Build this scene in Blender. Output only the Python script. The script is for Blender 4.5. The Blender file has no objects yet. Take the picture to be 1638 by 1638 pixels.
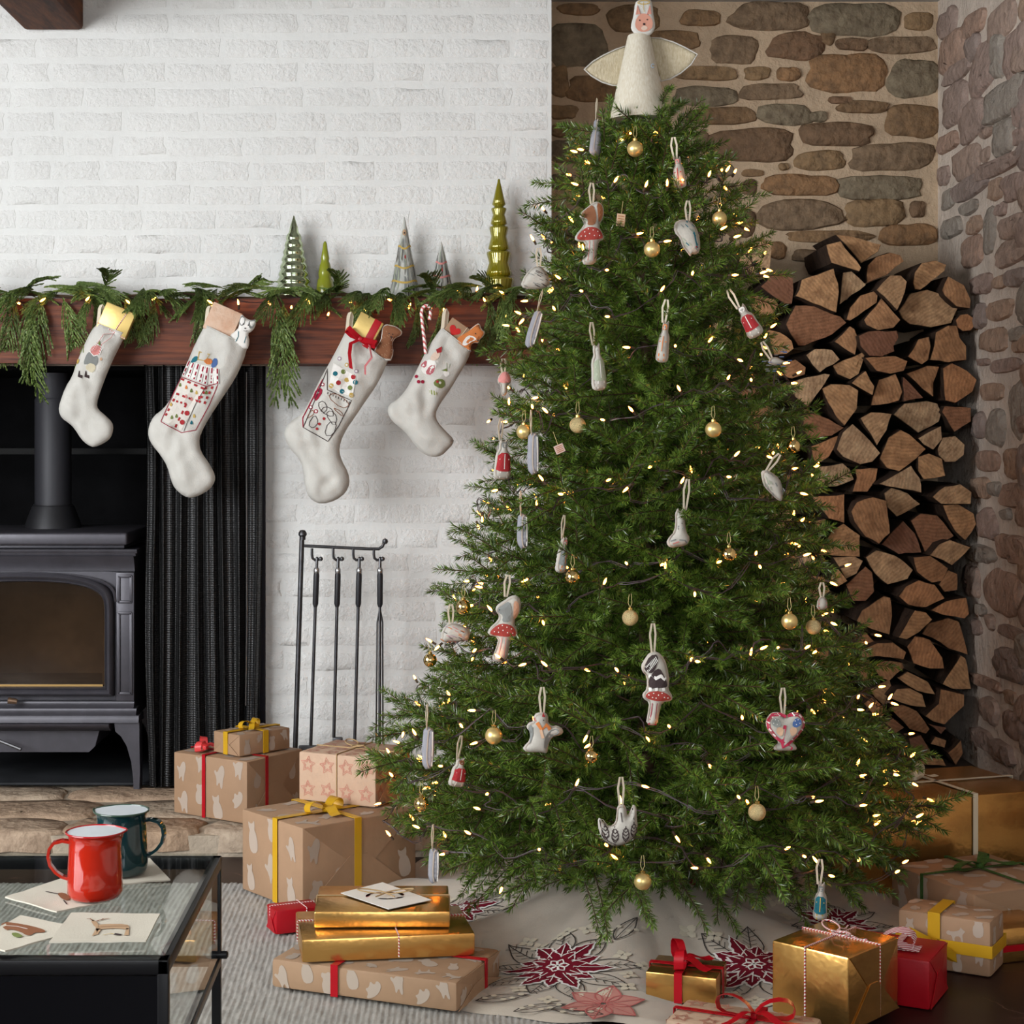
import bpy, bmesh, math, random
import numpy as np
from mathutils import Vector, Matrix, Euler, noise as mnoise
from mathutils.geometry import delaunay_2d_cdt

random.seed(7); rng = np.random.default_rng(7)
scene = bpy.context.scene
col = scene.collection
# ------------------------------------------------------------------ camera
F, X0, Y0, H = 2800.0, 700.0, 690.0, 1.148          # focal length in pixels, principal point, eye height
cam_d = bpy.data.cameras.new('camera'); cam = bpy.data.objects.new('camera', cam_d); col.objects.link(cam)
cam.location = (0, 0, H); cam.rotation_euler = (math.pi/2, 0, 0)
cam_d.sensor_width = 36; cam_d.lens = 36*F/1638
cam_d.shift_x = (819-X0)/1638; cam_d.shift_y = -(819-Y0)/1638
cam_d.clip_start = .05; cam_d.clip_end = 60
scene.camera = cam
# ------------------------------------------------------------------ world, lights, exposure
w = bpy.data.worlds.new('world'); scene.world = w; w.use_nodes = True
w.node_tree.nodes['Background'].inputs[0].default_value = (.80, .88, 1.0, 1)
w.node_tree.nodes['Background'].inputs[1].default_value = .9
def area(name, loc, target, sx, sy, power, color):
    d = bpy.data.lights.new(name, 'AREA'); d.shape = 'RECTANGLE'; d.size = sx; d.size_y = sy
    d.energy = power; d.color = color
    o = bpy.data.objects.new(name, d); col.objects.link(o); o.location = loc
    o.rotation_euler = (Vector(target)-Vector(loc)).to_track_quat('-Z', 'Y').to_euler()
    return o
area('daylight_left_window', (-3.05, 1.6, 1.62), (0.1, 4.5, 1.0), 2.6, 1.7, 198, (.965, .985, 1.0))
area('fill_behind_camera', (.1, -1.35, 1.65), (.3, 4.5, 1.1), 2.6, 1.5, 50, (.97, .985, 1.0))  # added frontal fill behind the camera, no known window there
scene.view_settings.view_transform = 'Standard'
scene.view_settings.look = 'None'
scene.view_settings.exposure = 0.0
scene.cycles.max_bounces = 5; scene.cycles.diffuse_bounces = 3; scene.cycles.glossy_bounces = 3; scene.cycles.transmission_bounces = 4; scene.cycles.transparent_max_bounces = 8
scene.cycles.caustics_reflective = False; scene.cycles.caustics_refractive = False
scene.cycles.use_adaptive_sampling = True; scene.cycles.adaptive_threshold = .06; scene.cycles.adaptive_min_samples = 12; scene.cycles.use_denoising = True
scene.view_settings.gamma = 1.0
scene.view_settings.use_curve_mapping = False

# ------------------------------------------------------------------ helpers
def P(px, py, Y): return Vector(((px-X0)*Y/F, Y, H-(py-Y0)*Y/F))
def onz(px, py, z): return P(px, py, (H-z)*F/(py-Y0))
def lerp(a, b, t): return a+(b-a)*t

class MB:
    def __init__(s): s.v = []; s.f = []; s.m = []
    def add(s, verts, faces, m=0):
        n = len(s.v); s.v.extend([tuple(p) for p in verts])
        for f in faces: s.f.append(tuple(i+n for i in f)); s.m.append(m)
        return s
    def box(s, c, d, m=0, mat=None):
        x, y, z = d[0]/2, d[1]/2, d[2]/2
        vs = [Vector((i*x, j*y, k*z)) for i in (-1, 1) for j in (-1, 1) for k in (-1, 1)]
        if mat: vs = [mat @ p for p in vs]
        vs = [p+Vector(c) for p in vs]
        return s.add(vs, [(0,1,3,2),(4,6,7,5),(0,4,5,1),(2,3,7,6),(0,2,6,4),(1,5,7,3)], m)
    def rbox(s, c, d, bev=.003, seg=2, m=0, cuts=0, jit=0):
        bm = bmesh.new(); bmesh.ops.create_cube(bm, size=1)
        for v in bm.verts: v.co = Vector((v.co.x*d[0], v.co.y*d[1], v.co.z*d[2]))
        if cuts: bmesh.ops.subdivide_edges(bm, edges=bm.edges[:], cuts=cuts, use_grid_fill=True)
        if bev > 0:
            es = [e for e in bm.edges if len(e.link_faces) == 2 and e.calc_face_angle(0) > .5]
            bmesh.ops.bevel(bm, geom=es, offset=bev, segments=seg, affect='EDGES', profile=.5)
        bm.verts.index_update()
        vs = [v.co+Vector(c)+(Vector([random.uniform(-jit, jit) for _ in range(3)]) if jit else Vector()) for v in bm.verts]
        s.add(vs, [[v.index for v in f.verts] for f in bm.faces], m); bm.free(); return s
    def tube(s, pts, r, n=8, m=0, cap=True, closed=False):
        pts = [Vector(p) for p in pts]; k = len(pts); rs = r if isinstance(r, (list, tuple)) else [r]*k
        ref = Vector((0, 0, 1)); vs = []; prev = None
        for i, p in enumerate(pts):
            if closed: t = pts[(i+1) % k]-pts[i-1]
            else: t = pts[min(i+1, k-1)]-pts[max(i-1, 0)]
            t = t.normalized() if t.length > 1e-9 else Vector((0, 0, 1))
            if prev is None:
                a = t.cross(ref if abs(t.dot(ref)) < .95 else Vector((1, 0, 0))).normalized()
            else:
                a = (prev-t*prev.dot(t)); a = a.normalized() if a.length > 1e-6 else t.orthogonal().normalized()
            prev = a; b = t.cross(a)
            for j in range(n):
                q = 2*math.pi*j/n; vs.append(p+(a*math.cos(q)+b*math.sin(q))*rs[i])
        fs = []
        for i in range(k if closed else k-1):
            for j in range(n):
                i2 = (i+1) % k
                fs.append((i*n+j, i*n+(j+1) % n, i2*n+(j+1) % n, i2*n+j))
        if cap and not closed: fs.append(tuple(range(n-1, -1, -1))); fs.append(tuple((k-1)*n+j for j in range(n)))
        return s.add(vs, fs, m)
    def lathe(s, prof, n=24, c=(0, 0, 0), m=0, mod=None):
        vs = []; k = len(prof)
        for (r, z) in prof:
            for j in range(n):
                q = 2*math.pi*j/n; rr = r*(mod(q, z) if mod else 1)
                vs.append((c[0]+rr*math.cos(q), c[1]+rr*math.sin(q), c[2]+z))
        fs = [(i*n+j, i*n+(j+1) % n, (i+1)*n+(j+1) % n, (i+1)*n+j) for i in range(k-1) for j in range(n)]
        if prof[0][0] > 1e-6: fs.append(tuple(range(n-1, -1, -1)))
        if prof[-1][0] > 1e-6: fs.append(tuple((k-1)*n+j for j in range(n)))
        return s.add(vs, fs, m)
    def strip(s, pts, width, side, thick=.0006, m=0):
        """flat ribbon along pts; side = width direction (vector or list)"""
        pts = [Vector(p) for p in pts]; k = len(pts); vs = []
        for i, p in enumerate(pts):
            sd = Vector(side[i] if isinstance(side, list) else side).normalized()
            t = (pts[min(i+1, k-1)]-pts[max(i-1, 0)]).normalized()
            nrm = t.cross(sd)
            nrm = nrm.normalized() if nrm.length > 1e-6 else Vector((0, 0, 1))
            wd = width[i] if isinstance(width, (list, tuple)) else width
            for a, b in ((-1, -1), (1, -1), (1, 1), (-1, 1)):
                vs.append(p+sd*(a*wd/2)+nrm*(b*thick/2))
        fs = []
        for i in range(k-1):
            for j in range(4): fs.append((i*4+j, i*4+(j+1) % 4, (i+1)*4+(j+1) % 4, (i+1)*4+j))
        fs.append((3, 2, 1, 0)); fs.append(tuple((k-1)*4+j for j in range(4)))
        return s.add(vs, fs, m)
    def prism(s, poly, y0, y1, m=0):
        n = len(poly)
        vs = [(x, y0, z) for x, z in poly]+[(x, y1, z) for x, z in poly]
        return s.add(vs, [tuple(range(n)), tuple(range(2*n-1, n-1, -1))]+[(i, i+n, (i+1) % n+n, (i+1) % n) for i in range(n)], m)
    def build(s, name, mats, parent=None, smooth=True, ang=40, loc=None, rot=None):
        me = bpy.data.meshes.new(name); me.from_pydata(s.v, [], s.f)
        for mt in (mats if isinstance(mats, (list, tuple)) else [mats]): me.materials.append(mt)
        if any(s.m): me.polygons.foreach_set('material_index', s.m)
        bm = bmesh.new(); bm.from_mesh(me); bmesh.ops.recalc_face_normals(bm, faces=bm.faces); bm.to_mesh(me); bm.free()
        if smooth:
            me.polygons.foreach_set('use_smooth', [True]*len(me.polygons))
            me.set_sharp_from_angle(angle=math.radians(ang))
        me.update()
        o = bpy.data.objects.new(name, me); col.objects.link(o)
        if parent: o.parent = parent
        if loc: o.location = loc
        if rot: o.rotation_euler = rot
        return o

def thing(name, label, cat, loc=(0, 0, 0), rot=(0, 0, 0), group=None):
    o = bpy.data.objects.new(name, None); col.objects.link(o); o.empty_display_size = .05
    o.location = loc; o.rotation_euler = rot; tag(o, label, cat, group); return o
def tag(o, label, cat, group=None):
    o['label'] = label; o['category'] = cat
    if group: o['group'] = group
    return o
def struct(o): o['kind'] = 'structure'; return o
def stuff(o): o['kind'] = 'stuff'; return o

# ------------------------------------------------------------------ materials
MATS = {}
def M(name, c, rough=.6, metal=0, var=0.0, vscale=8, bump=0, bscale=60, c2=None, rnd=0, spec=.5, space='pos', coat=0, sheen=0, stretch=None, bdist=.004, detail=4, trans=0):
    if name in MATS: return MATS[name]
    if rough >= .55 and spec == .5 and metal == 0: spec = .18
    m = bpy.data.materials.new(name); m.use_nodes = True; nt = m.node_tree; N = nt.nodes; Lk = nt.links
    b = N['Principled BSDF']
    b.inputs['Roughness'].default_value = rough; b.inputs['Metallic'].default_value = metal
    b.inputs['Specular IOR Level'].default_value = spec
    b.inputs['Coat Weight'].default_value = coat; b.inputs['Sheen Weight'].default_value = sheen
    b.inputs['Transmission Weight'].default_value = trans
    b.inputs['Base Color'].default_value = (*c, 1)
    vec = None
    if var or bump or c2:
        if space == 'pos': g = N.new('ShaderNodeNewGeometry'); vec = g.outputs['Position']
        else: g = N.new('ShaderNodeTexCoord'); vec = g.outputs['Object']
        if stretch:
            mp = N.new('ShaderNodeMapping'); mp.inputs['Scale'].default_value = stretch
            Lk.new(vec, mp.inputs['Vector']); vec = mp.outputs[0]
    out = None
    if var or c2:
        n = N.new('ShaderNodeTexNoise'); n.inputs['Scale'].default_value = vscale; n.inputs['Detail'].default_value = detail
        n.inputs['Roughness'].default_value = .6
        Lk.new(vec, n.inputs['Vector'])
        r = N.new('ShaderNodeValToRGB'); r.color_ramp.elements[0].position = .32; r.color_ramp.elements[1].position = .68
        d = c2 if c2 else tuple(x*(1-var) for x in c); e = c if c2 else tuple(min(1, x*(1+var*.6)) for x in c)
        r.color_ramp.elements[0].color = (*d, 1); r.color_ramp.elements[1].color = (*e, 1)
        Lk.new(n.outputs['Fac'], r.inputs['Fac']); out = r.outputs['Color']
    if rnd:
        oi = N.new('ShaderNodeObjectInfo'); mr = N.new('ShaderNodeMapRange')
        mr.inputs['To Min'].default_value = 1-rnd; mr.inputs['To Max'].default_value = 1+rnd
        Lk.new(oi.outputs['Random'], mr.inputs['Value'])
        hs = N.new('ShaderNodeHueSaturation'); Lk.new(mr.outputs[0], hs.inputs['Value'])
        if out: Lk.new(out, hs.inputs['Color'])
        else: hs.inputs['Color'].default_value = (*c, 1)
        out = hs.outputs['Color']
    if out: Lk.new(out, b.inputs['Base Color'])
    if bump:
        n2 = N.new('ShaderNodeTexNoise'); n2.inputs['Scale'].default_value = bscale; n2.inputs['Detail'].default_value = 4
        n2.inputs['Roughness'].default_value = .62
        Lk.new(vec, n2.inputs['Vector'])
        bp = N.new('ShaderNodeBump'); bp.inputs['Strength'].default_value = bump; bp.inputs['Distance'].default_value = bdist
        Lk.new(n2.outputs['Fac'], bp.inputs['Height']); Lk.new(bp.outputs[0], b.inputs['Normal'])
    MATS[name] = m; return m
def emis(name, c, s):
    m = bpy.data.materials.new(name); m.use_nodes = True; b = m.node_tree.nodes['Principled BSDF']
    b.inputs['Base Color'].default_value = (*c, 1); b.inputs['Emission Color'].default_value = (*c, 1); b.inputs['Emission Strength'].default_value = s
    MATS[name] = m; return m
def thin_glass(name, tint=(.93, .97, .95), gloss=.06, opac=0.0, dirt=(.05, .04, .03)):
    m = bpy.data.materials.new(name); m.use_nodes = True; nt = m.node_tree; N = nt.nodes; Lk = nt.links
    N.remove(N['Principled BSDF']); o = N['Material Output']
    t = N.new('ShaderNodeBsdfTransparent'); t.inputs[0].default_value = (*tint, 1)
    g = N.new('ShaderNodeBsdfGlossy'); g.inputs['Roughness'].default_value = .02
    fr = N.new('ShaderNodeFresnel'); fr.inputs['IOR'].default_value = 1.5
    ad = N.new('ShaderNodeMath'); ad.operation = 'ADD'; ad.use_clamp = True; ad.inputs[1].default_value = gloss
    ge = N.new('ShaderNodeNewGeometry'); iv = N.new('ShaderNodeMath'); iv.operation = 'SUBTRACT'; iv.inputs[0].default_value = 1.0; Lk.new(ge.outputs['Backfacing'], iv.inputs[1])
    ml_ = N.new('ShaderNodeMath'); ml_.operation = 'MULTIPLY'; Lk.new(fr.outputs[0], ml_.inputs[0]); Lk.new(iv.outputs[0], ml_.inputs[1]); Lk.new(ml_.outputs[0], ad.inputs[0])
    mx = N.new('ShaderNodeMixShader'); Lk.new(ad.outputs[0], mx.inputs[0]); 
    if opac:
        df = N.new('ShaderNodeBsdfDiffuse'); df.inputs[0].default_value = (*dirt, 1)
        m2 = N.new('ShaderNodeMixShader'); m2.inputs[0].default_value = opac
        Lk.new(t.outputs[0], m2.inputs[1]); Lk.new(df.outputs[0], m2.inputs[2]); Lk.new(m2.outputs[0], mx.inputs[1])
    else: Lk.new(t.outputs[0], mx.inputs[1])
    Lk.new(g.outputs[0], mx.inputs[2]); Lk.new(mx.outputs[0], o.inputs[0])
    MATS[name] = m; return m
def stripes(name, c1, c2, scale, rough=.6, axis='DIAGONAL', space='Object', duty=.5):
    m = bpy.data.materials.new(name); m.use_nodes = True; nt = m.node_tree; N = nt.nodes; Lk = nt.links; b = N['Principled BSDF']
    b.inputs['Roughness'].default_value = rough
    tc = N.new('ShaderNodeTexCoord'); wv = N.new('ShaderNodeTexWave'); wv.bands_direction = axis; wv.inputs['Scale'].default_value = scale
    Lk.new(tc.outputs[space], wv.inputs['Vector'])
    r = N.new('ShaderNodeValToRGB'); r.color_ramp.interpolation = 'CONSTANT'
    r.color_ramp.elements[0].color = (*c1, 1); r.color_ramp.elements[1].color = (*c2, 1); r.color_ramp.elements[1].position = duty
    Lk.new(wv.outputs['Fac'], r.inputs[0]); Lk.new(r.outputs[0], b.inputs['Base Color'])
    MATS[name] = m; return m
def palette(name, colors, rough=.8, vscale=14, mixamt=.45, dark=(.05, .04, .03), bump=.5, bscale=45, bdist=.006, stretch=None, spec=.3):
    """per-object random colour out of a list, mottled by noise"""
    m = bpy.data.materials.new(name); m.use_nodes = True; nt = m.node_tree; N = nt.nodes; Lk = nt.links; b = N['Principled BSDF']
    b.inputs['Roughness'].default_value = rough; b.inputs['Specular IOR Level'].default_value = spec
    oi = N.new('ShaderNodeObjectInfo'); r = N.new('ShaderNodeValToRGB'); r.color_ramp.interpolation = 'CONSTANT'
    e = r.color_ramp.elements; e[0].color = (*colors[0], 1); e[1].position = 1/len(colors); e[1].color = (*colors[1], 1)
    for i in range(2, len(colors)):
        x = e.new(i/len(colors)); x.color = (*colors[i], 1)
    Lk.new(oi.outputs['Random'], r.inputs[0])
    g = N.new('ShaderNodeNewGeometry'); vec = g.outputs['Position']
    if stretch:
        mp = N.new('ShaderNodeMapping'); mp.inputs['Scale'].default_value = stretch; Lk.new(vec, mp.inputs[0]); vec = mp.outputs[0]
    n = N.new('ShaderNodeTexNoise'); n.inputs['Scale'].default_value = vscale; n.inputs['Detail'].default_value = 6; n.inputs['Roughness'].default_value = .65
    Lk.new(vec, n.inputs['Vector'])
    mr = N.new('ShaderNodeMapRange'); mr.inputs['From Min'].default_value = .35; mr.inputs['From Max'].default_value = .7; mr.inputs['To Max'].default_value = mixamt
    Lk.new(n.outputs['Fac'], mr.inputs['Value'])
    mx = N.new('ShaderNodeMix'); mx.data_type = 'RGBA'; Lk.new(mr.outputs[0], mx.inputs['Factor'])
    Lk.new(r.outputs[0], mx.inputs[6]); mx.inputs[7].default_value = (*dark, 1); Lk.new(mx.outputs[2], b.inputs['Base Color'])
    n2 = N.new('ShaderNodeTexNoise'); n2.inputs['Scale'].default_value = bscale; n2.inputs['Detail'].default_value = 5; Lk.new(vec, n2.inputs['Vector'])
    bp = N.new('ShaderNodeBump'); bp.inputs['Strength'].default_value = bump; bp.inputs['Distance'].default_value = bdist
    Lk.new(n2.outputs['Fac'], bp.inputs['Height']); Lk.new(bp.outputs[0], b.inputs['Normal'])
    MATS[name] = m; return m

white_brick = M('white_painted_brick', (.78, .78, .76), .62, var=.05, vscale=3, bump=.8, bscale=60, bdist=.009)
white_mortar = M('white_painted_mortar', (.775, .78, .76), .6, var=.05, vscale=3, bump=.35, bscale=50, bdist=.006)
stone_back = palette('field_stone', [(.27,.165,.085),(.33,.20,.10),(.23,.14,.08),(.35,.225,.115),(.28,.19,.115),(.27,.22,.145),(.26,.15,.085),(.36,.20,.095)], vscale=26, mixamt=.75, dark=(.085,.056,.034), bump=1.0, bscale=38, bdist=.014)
stone_right_lit = palette('lit_right_field_stone', [(.43,.32,.27),(.49,.36,.29),(.38,.30,.265),(.52,.36,.26),(.45,.33,.28),(.42,.375,.32),(.49,.33,.25)], vscale=26, mixamt=.55, dark=(.17,.135,.115), bump=1.0, bscale=38, bdist=.014)  # pinkish stone; palette also lightened to imitate stronger light on this wall
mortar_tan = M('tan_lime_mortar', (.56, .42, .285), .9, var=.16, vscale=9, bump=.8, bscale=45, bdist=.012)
mortar_grey_lit = M('lit_grey_lime_mortar', (.72, .625, .535), .9, var=.15, vscale=9, bump=.8, bscale=45, bdist=.014)  # lime mortar with the side wall's brighter light mixed into its tone
hearth_stone = palette('hearth_stone', [(.50,.36,.25),(.44,.30,.20),(.52,.39,.28),(.47,.33,.22),(.54,.43,.32)], vscale=14, mixamt=.75, dark=(.20,.13,.085), bump=.8, bdist=.012)
hearth_mortar = M('hearth_mortar', (.46, .38, .29), .9, var=.2, vscale=14, bump=.6, bscale=60, bdist=.008)
plaster = M('plain_plaster', (.34, .33, .32), .9, var=.03)
ceil_m = M('ceiling_plaster', (.48, .48, .47), .9, var=.05)
black_soot = M('sooty_black_brick', (.004, .004, .0045), .95, spec=.1, var=.3, vscale=10, bump=.3)
iron = M('black_cast_iron', (.070, .067, .080), .40, metal=.35, var=.15, vscale=20, bump=.12, bscale=220, bdist=.001)
iron_dark = M('dark_iron', (.02, .02, .023), .5, metal=.4, var=.2)
steel_dark = M('blackened_steel', (.075, .075, .08), .38, metal=.8, var=.25, vscale=40)
rod_m = M('brushed_rod', (.28, .25, .23), .4, metal=.8)
mantel_wood = M('mantel_wood', (.20, .055, .022), .5, c2=(.050, .014, .008), vscale=9, stretch=(.5, 3, 9), bump=.4, bscale=14, bdist=.005, spec=.25)
beam_wood = M('beam_wood', (.15, .052, .018), .6, c2=(.035, .010, .006), spec=.06, vscale=7, stretch=(6, .8, 6), bump=.3, bscale=18)
# ================================================================== SETTING
def vein_floor():
    m = M('dark_red_marble', (.022, .009, .007), .38, var=.5, vscale=5, spec=.22)
    nt = m.node_tree; N = nt.nodes; Lk = nt.links; b = N['Principled BSDF']
    g = N.new('ShaderNodeNewGeometry'); v = N.new('ShaderNodeTexVoronoi'); v.feature = 'DISTANCE_TO_EDGE'; v.inputs['Scale'].default_value = 3.3
    nz = N.new('ShaderNodeTexNoise'); nz.inputs['Scale'].default_value = 4; nz.inputs['Detail'].default_value = 5
    ad = N.new('ShaderNodeVectorMath'); ad.operation = 'ADD'
    sc = N.new('ShaderNodeVectorMath'); sc.operation = 'SCALE'; sc.inputs['Scale'].default_value = .35
    Lk.new(g.outputs['Position'], nz.inputs['Vector']); Lk.new(nz.outputs['Color'], sc.inputs[0])
    Lk.new(g.outputs['Position'], ad.inputs[0]); Lk.new(sc.outputs[0], ad.inputs[1]); Lk.new(ad.outputs[0], v.inputs['Vector'])
    n3 = N.new('ShaderNodeTexNoise'); n3.inputs['Scale'].default_value = 9; Lk.new(g.outputs['Position'], n3.inputs['Vector'])
    r = N.new('ShaderNodeMapRange'); r.inputs['From Min'].default_value = .0; r.inputs['From Max'].default_value = .012; r.inputs['To Min'].default_value = 1; r.inputs['To Max'].default_value = 0
    Lk.new(v.outputs['Distance'], r.inputs['Value'])
    r2 = N.new('ShaderNodeMapRange'); r2.inputs['From Min'].default_value = .5; r2.inputs['From Max'].default_value = .65; r2.inputs['To Max'].default_value = .55
    Lk.new(n3.outputs['Fac'], r2.inputs['Value'])
    mu = N.new('ShaderNodeMath'); mu.operation = 'MULTIPLY'; Lk.new(r.outputs[0], mu.inputs[0]); Lk.new(r2.outputs[0], mu.inputs[1])
    mx = N.new('ShaderNodeMix'); mx.data_type = 'RGBA'; Lk.new(mu.outputs[0], mx.inputs['Factor'])
    src = b.inputs['Base Color'].links[0].from_socket; Lk.new(src, mx.inputs[6]); mx.inputs[7].default_value = (.22, .12, .09, 1)
    Lk.new(mx.outputs[2], b.inputs['Base Color'])
    return m
floor_m = vein_floor()
XL, XR, YB, YW, YR = -3.3, 1.686, 5.9, 5.35, -1.7     # left wall, right wall, stone wall, white wall, rear wall
ZC = 2.596; ZH = .069; XO0, XO1, ZO = -1.97, -.535, 1.352; XE = .348
fl = struct(MB().box(((XL+XR)/2, (YR+6.3)/2, -.05), (XR-XL+.4, 6.3-YR, .1)).build('floor', floor_m))
struct(MB().box(((XL+XR)/2, (YR+6.3)/2, ZC+.05), (XR-XL+.6, 6.3-YR+.2, .1)).build('ceiling', ceil_m))
# left wall with the daylight window; rear wall with a wide window added for fill
def wall_with_hole(name, a0, a1, h0, h1, z0, z1, axis, pos, th=.2):
    mb = MB()
    def seg(u0, u1, w0, w1):
        if axis == 'x': mb.box(((u0+u1)/2, pos, (w0+w1)/2), (u1-u0, th, w1-w0))
        else: mb.box((pos, (u0+u1)/2, (w0+w1)/2), (th, u1-u0, w1-w0))
    seg(a0, h0, 0, ZC); seg(h1, a1, 0, ZC); seg(h0, h1, 0, z0); seg(h0, h1, z1, ZC)
    return struct(mb.build(name, plaster, smooth=False))
wall_with_hole('wall_left', YR, 5.35, .1, 2.9, .75, 2.45, 'y', XL-.1)
wall_with_hole('wall_rear', XL, XR, -1.3, 1.5, .8, 2.45, 'x', YR-.1)
frame_m = M('window_frame_paint', (.75, .75, .73), .5)
def window(name, axis, pos, h0, h1, z0, z1, nb):
    mb = MB()
    def bar(u0, u1, w0, w1):
        if axis == 'x': mb.box(((u0+u1)/2, pos, (w0+w1)/2), (u1-u0, .05, w1-w0))
        else: mb.box((pos, (u0+u1)/2, (w0+w1)/2), (.05, u1-u0, w1-w0))
    bar(h0, h1, z0, z0+.05); bar(h0, h1, z1-.05, z1)
    for k in range(nb+1):
        u = lerp(h0+.025, h1-.025, k/nb); bar(u-.025, u+.025, z0, z1)
    struct(mb.build(name, frame_m, smooth=False))
window('window_1', 'y', XL-.1, .1, 2.9, .75, 2.45, 3)
window('added_rear_window', 'x', YR-.1, -1.3, 1.5, .8, 2.45, 3)  # added window frame, goes with the fill lamp behind the camera
# --- fireplace wall (white chimney breast) with opening
mb = MB()
def seg(x0, x1, z0, z1, y0=YW, y1=YB+.35): mb.box(((x0+x1)/2, (y0+y1)/2, (z0+z1)/2), (x1-x0, y1-y0, z1-z0))
seg(XO1, XE, 0, ZC); seg(XL, XO0, 0, ZC); seg(XO0, XO1, ZO, ZC)
wf = struct(mb.build('wall_fireplace', white_mortar, smooth=False))
# white bricks, each one an object
def brick(w, h, seed):
    r = random.Random(seed); nx, nz = max(4, int(w/.035)), 3; vs = []; fs = []
    for k in range(nz+1):
        for i in range(nx+1):
            u, v = i/nx, k/nz
            edge = (i in (0, nx)) or (k in (0, nz))
            x = (u-.5)*w+(r.uniform(-.005, .005)); z = (v-.5)*h+r.uniform(-.003, .003)
            y = -(.0012 if edge else .0058+r.uniform(-.003, .003))
            vs.append((x, y, z))
    idx = lambda i, k: k*(nx+1)+i
    for k in range(nz):
        for i in range(nx): fs.append((idx(i, k), idx(i+1, k), idx(i+1, k+1), idx(i, k+1)))
    ring = [idx(i, 0) for i in range(nx+1)]+[idx(nx, k) for k in range(1, nz+1)]+[idx(i, nz) for i in range(nx-1, -1, -1)]+[idx(0, k) for k in range(nz-1, 0, -1)]
    n0 = len(vs)
    for j in ring: x, y, z = vs[j]; vs.append((x*1.015, .004, z*1.03))
    L = len(ring)
    for j in range(L): fs.append((ring[j], n0+j, n0+(j+1) % L, ring[(j+1) % L]))
    return MB().add(vs, fs)
course = 39.2*YW/F; zc = H-(38-Y0)*YW/F; rb = random.Random(3); k = 0
z = H+(Y0-38)*YW/F+2*course
while z > .02:
    x = XE-.012 if k % 2 else XE-.012
    first = True
    while x > -1.75:
        wd = rb.choice([.215, .225, .205, .11, .19, .16, .14, .21])
        if first and k % 2: wd = .10
        first = False
        if x-wd < -1.75 and False: break
        x0, x1 = x-wd, x
        zz0, zz1 = z-course/2+.010, z+course/2-.010
        inside_open = (x0 < XO1-.002 and zz0 < ZO and x1 > XO0)
        if inside_open:
            if zz1 < ZO:
                if x1 > XO1+.05: x0 = XO1+.004
                else: x = x0-.014; continue
            else: x = x0-.014; continue
        if zz1 > H-.02+ (Y0-590)*YW/F*0 and zz0 < ZC:
            pass
        w_ = x1-x0
        brick(w_, zz1-zz0, rb.random()).build('brick', white_brick, wf, ang=60, loc=((x0+x1)/2, YW, z+rb.uniform(-.002, .002)))
        x = x0-rb.uniform(.010, .018)
    z -= course; k += 1
# --- firebox inside the opening
mb = MB()
mb.box(((XO0+XO1)/2, YB+.33, ZO/2), (XO1-XO0+.2, .06, ZO+.2))
mb.box((XO0-.0, (YW+YB)/2+.17, ZO/2), (.03, YB-YW+.3, ZO)); mb.box((XO1-.012, (YW+YB)/2+.18, ZO/2), (.03, YB-YW+.3, ZO))
mb.box(((XO0+XO1)/2, (YW+YB)/2+.18, ZO+.0), (XO1-XO0, YB-YW+.3, .03))
struct(mb.build('wall_firebox', black_soot, smooth=False))
bar_z = H-(722-Y0)*5.85/F
struct(MB().rbox(((XO0+XO1)/2, 5.88, bar_z), (XO1-XO0, .05, .022), .004).build('trim_1', M('grey_iron_bar', (.016, .016, .016), .8)))
# iron edge of the opening
struct(MB().rbox((XO1-.008, YW+.01, ZO/2+.03), (.035, .04, ZO-.06), .006, cuts=0).build('trim_2', M('navy_iron_edge', (.018, .018, .026), .55, bump=.4, bscale=40)))
# --- ceiling beam
b0 = P(40, 50, YW); b1 = P(135, 50, YW)
struct(MB().rbox(((b0.x+b1.x)/2, (YW+YR)/2, (b0.z+ZC)/2), (b1.x-b0.x, YW-YR-.02, ZC-b0.z), .012, 2, cuts=0).build('trim_3', beam_wood))
# --- stone walls
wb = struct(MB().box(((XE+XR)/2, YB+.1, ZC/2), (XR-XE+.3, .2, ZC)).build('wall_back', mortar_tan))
wr = struct(MB().box((XR+.1, (YR+YB)/2, ZC/2), (.2, YB-YR+.4, ZC)).build('wall_right', mortar_grey_lit))
def stone(w, h, seed, proud=.016, n=20, sq=3.0):
    r = random.Random(seed); off = r.uniform(0, 99); rings = []
    pts = []
    for j in range(n):
        q = 2*math.pi*j/n; c, s_ = math.cos(q), math.sin(q)
        rad = (abs(c)**sq+abs(s_)**sq)**(-1/sq)
        jj = 1.06+.24*mnoise.noise((c*1.3+off, s_*1.3, off*.7))+r.uniform(-.035, .035)
        pts.append((c*rad*jj*w/2, s_*rad*jj*h/2))
    vs = []; fs = []
    for sc, y in ((1.03, .004), (1.0, -proud*.25), (.84, -proud*.8), (.45, -proud)):
        for (x, z_) in pts:
            dy = 0 if sc > 1 else mnoise.noise((x*22+off, z_*22, 3+off))*proud*.6
            e = min(w, h)/2*(1-sc)
            d = math.hypot(x, z_) or 1
            k_ = sc if sc < .8 else 1-e/d
            vs.append((x*k_, y+dy, z_*k_))
    for a in range(3):
        for j in range(n): fs.append((a*n+j, a*n+(j+1) % n, (a+1)*n+(j+1) % n, (a+1)*n+j))
    fs.append(tuple(3*n+j for j in range(n)))
    return MB().add(vs, fs)
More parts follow.
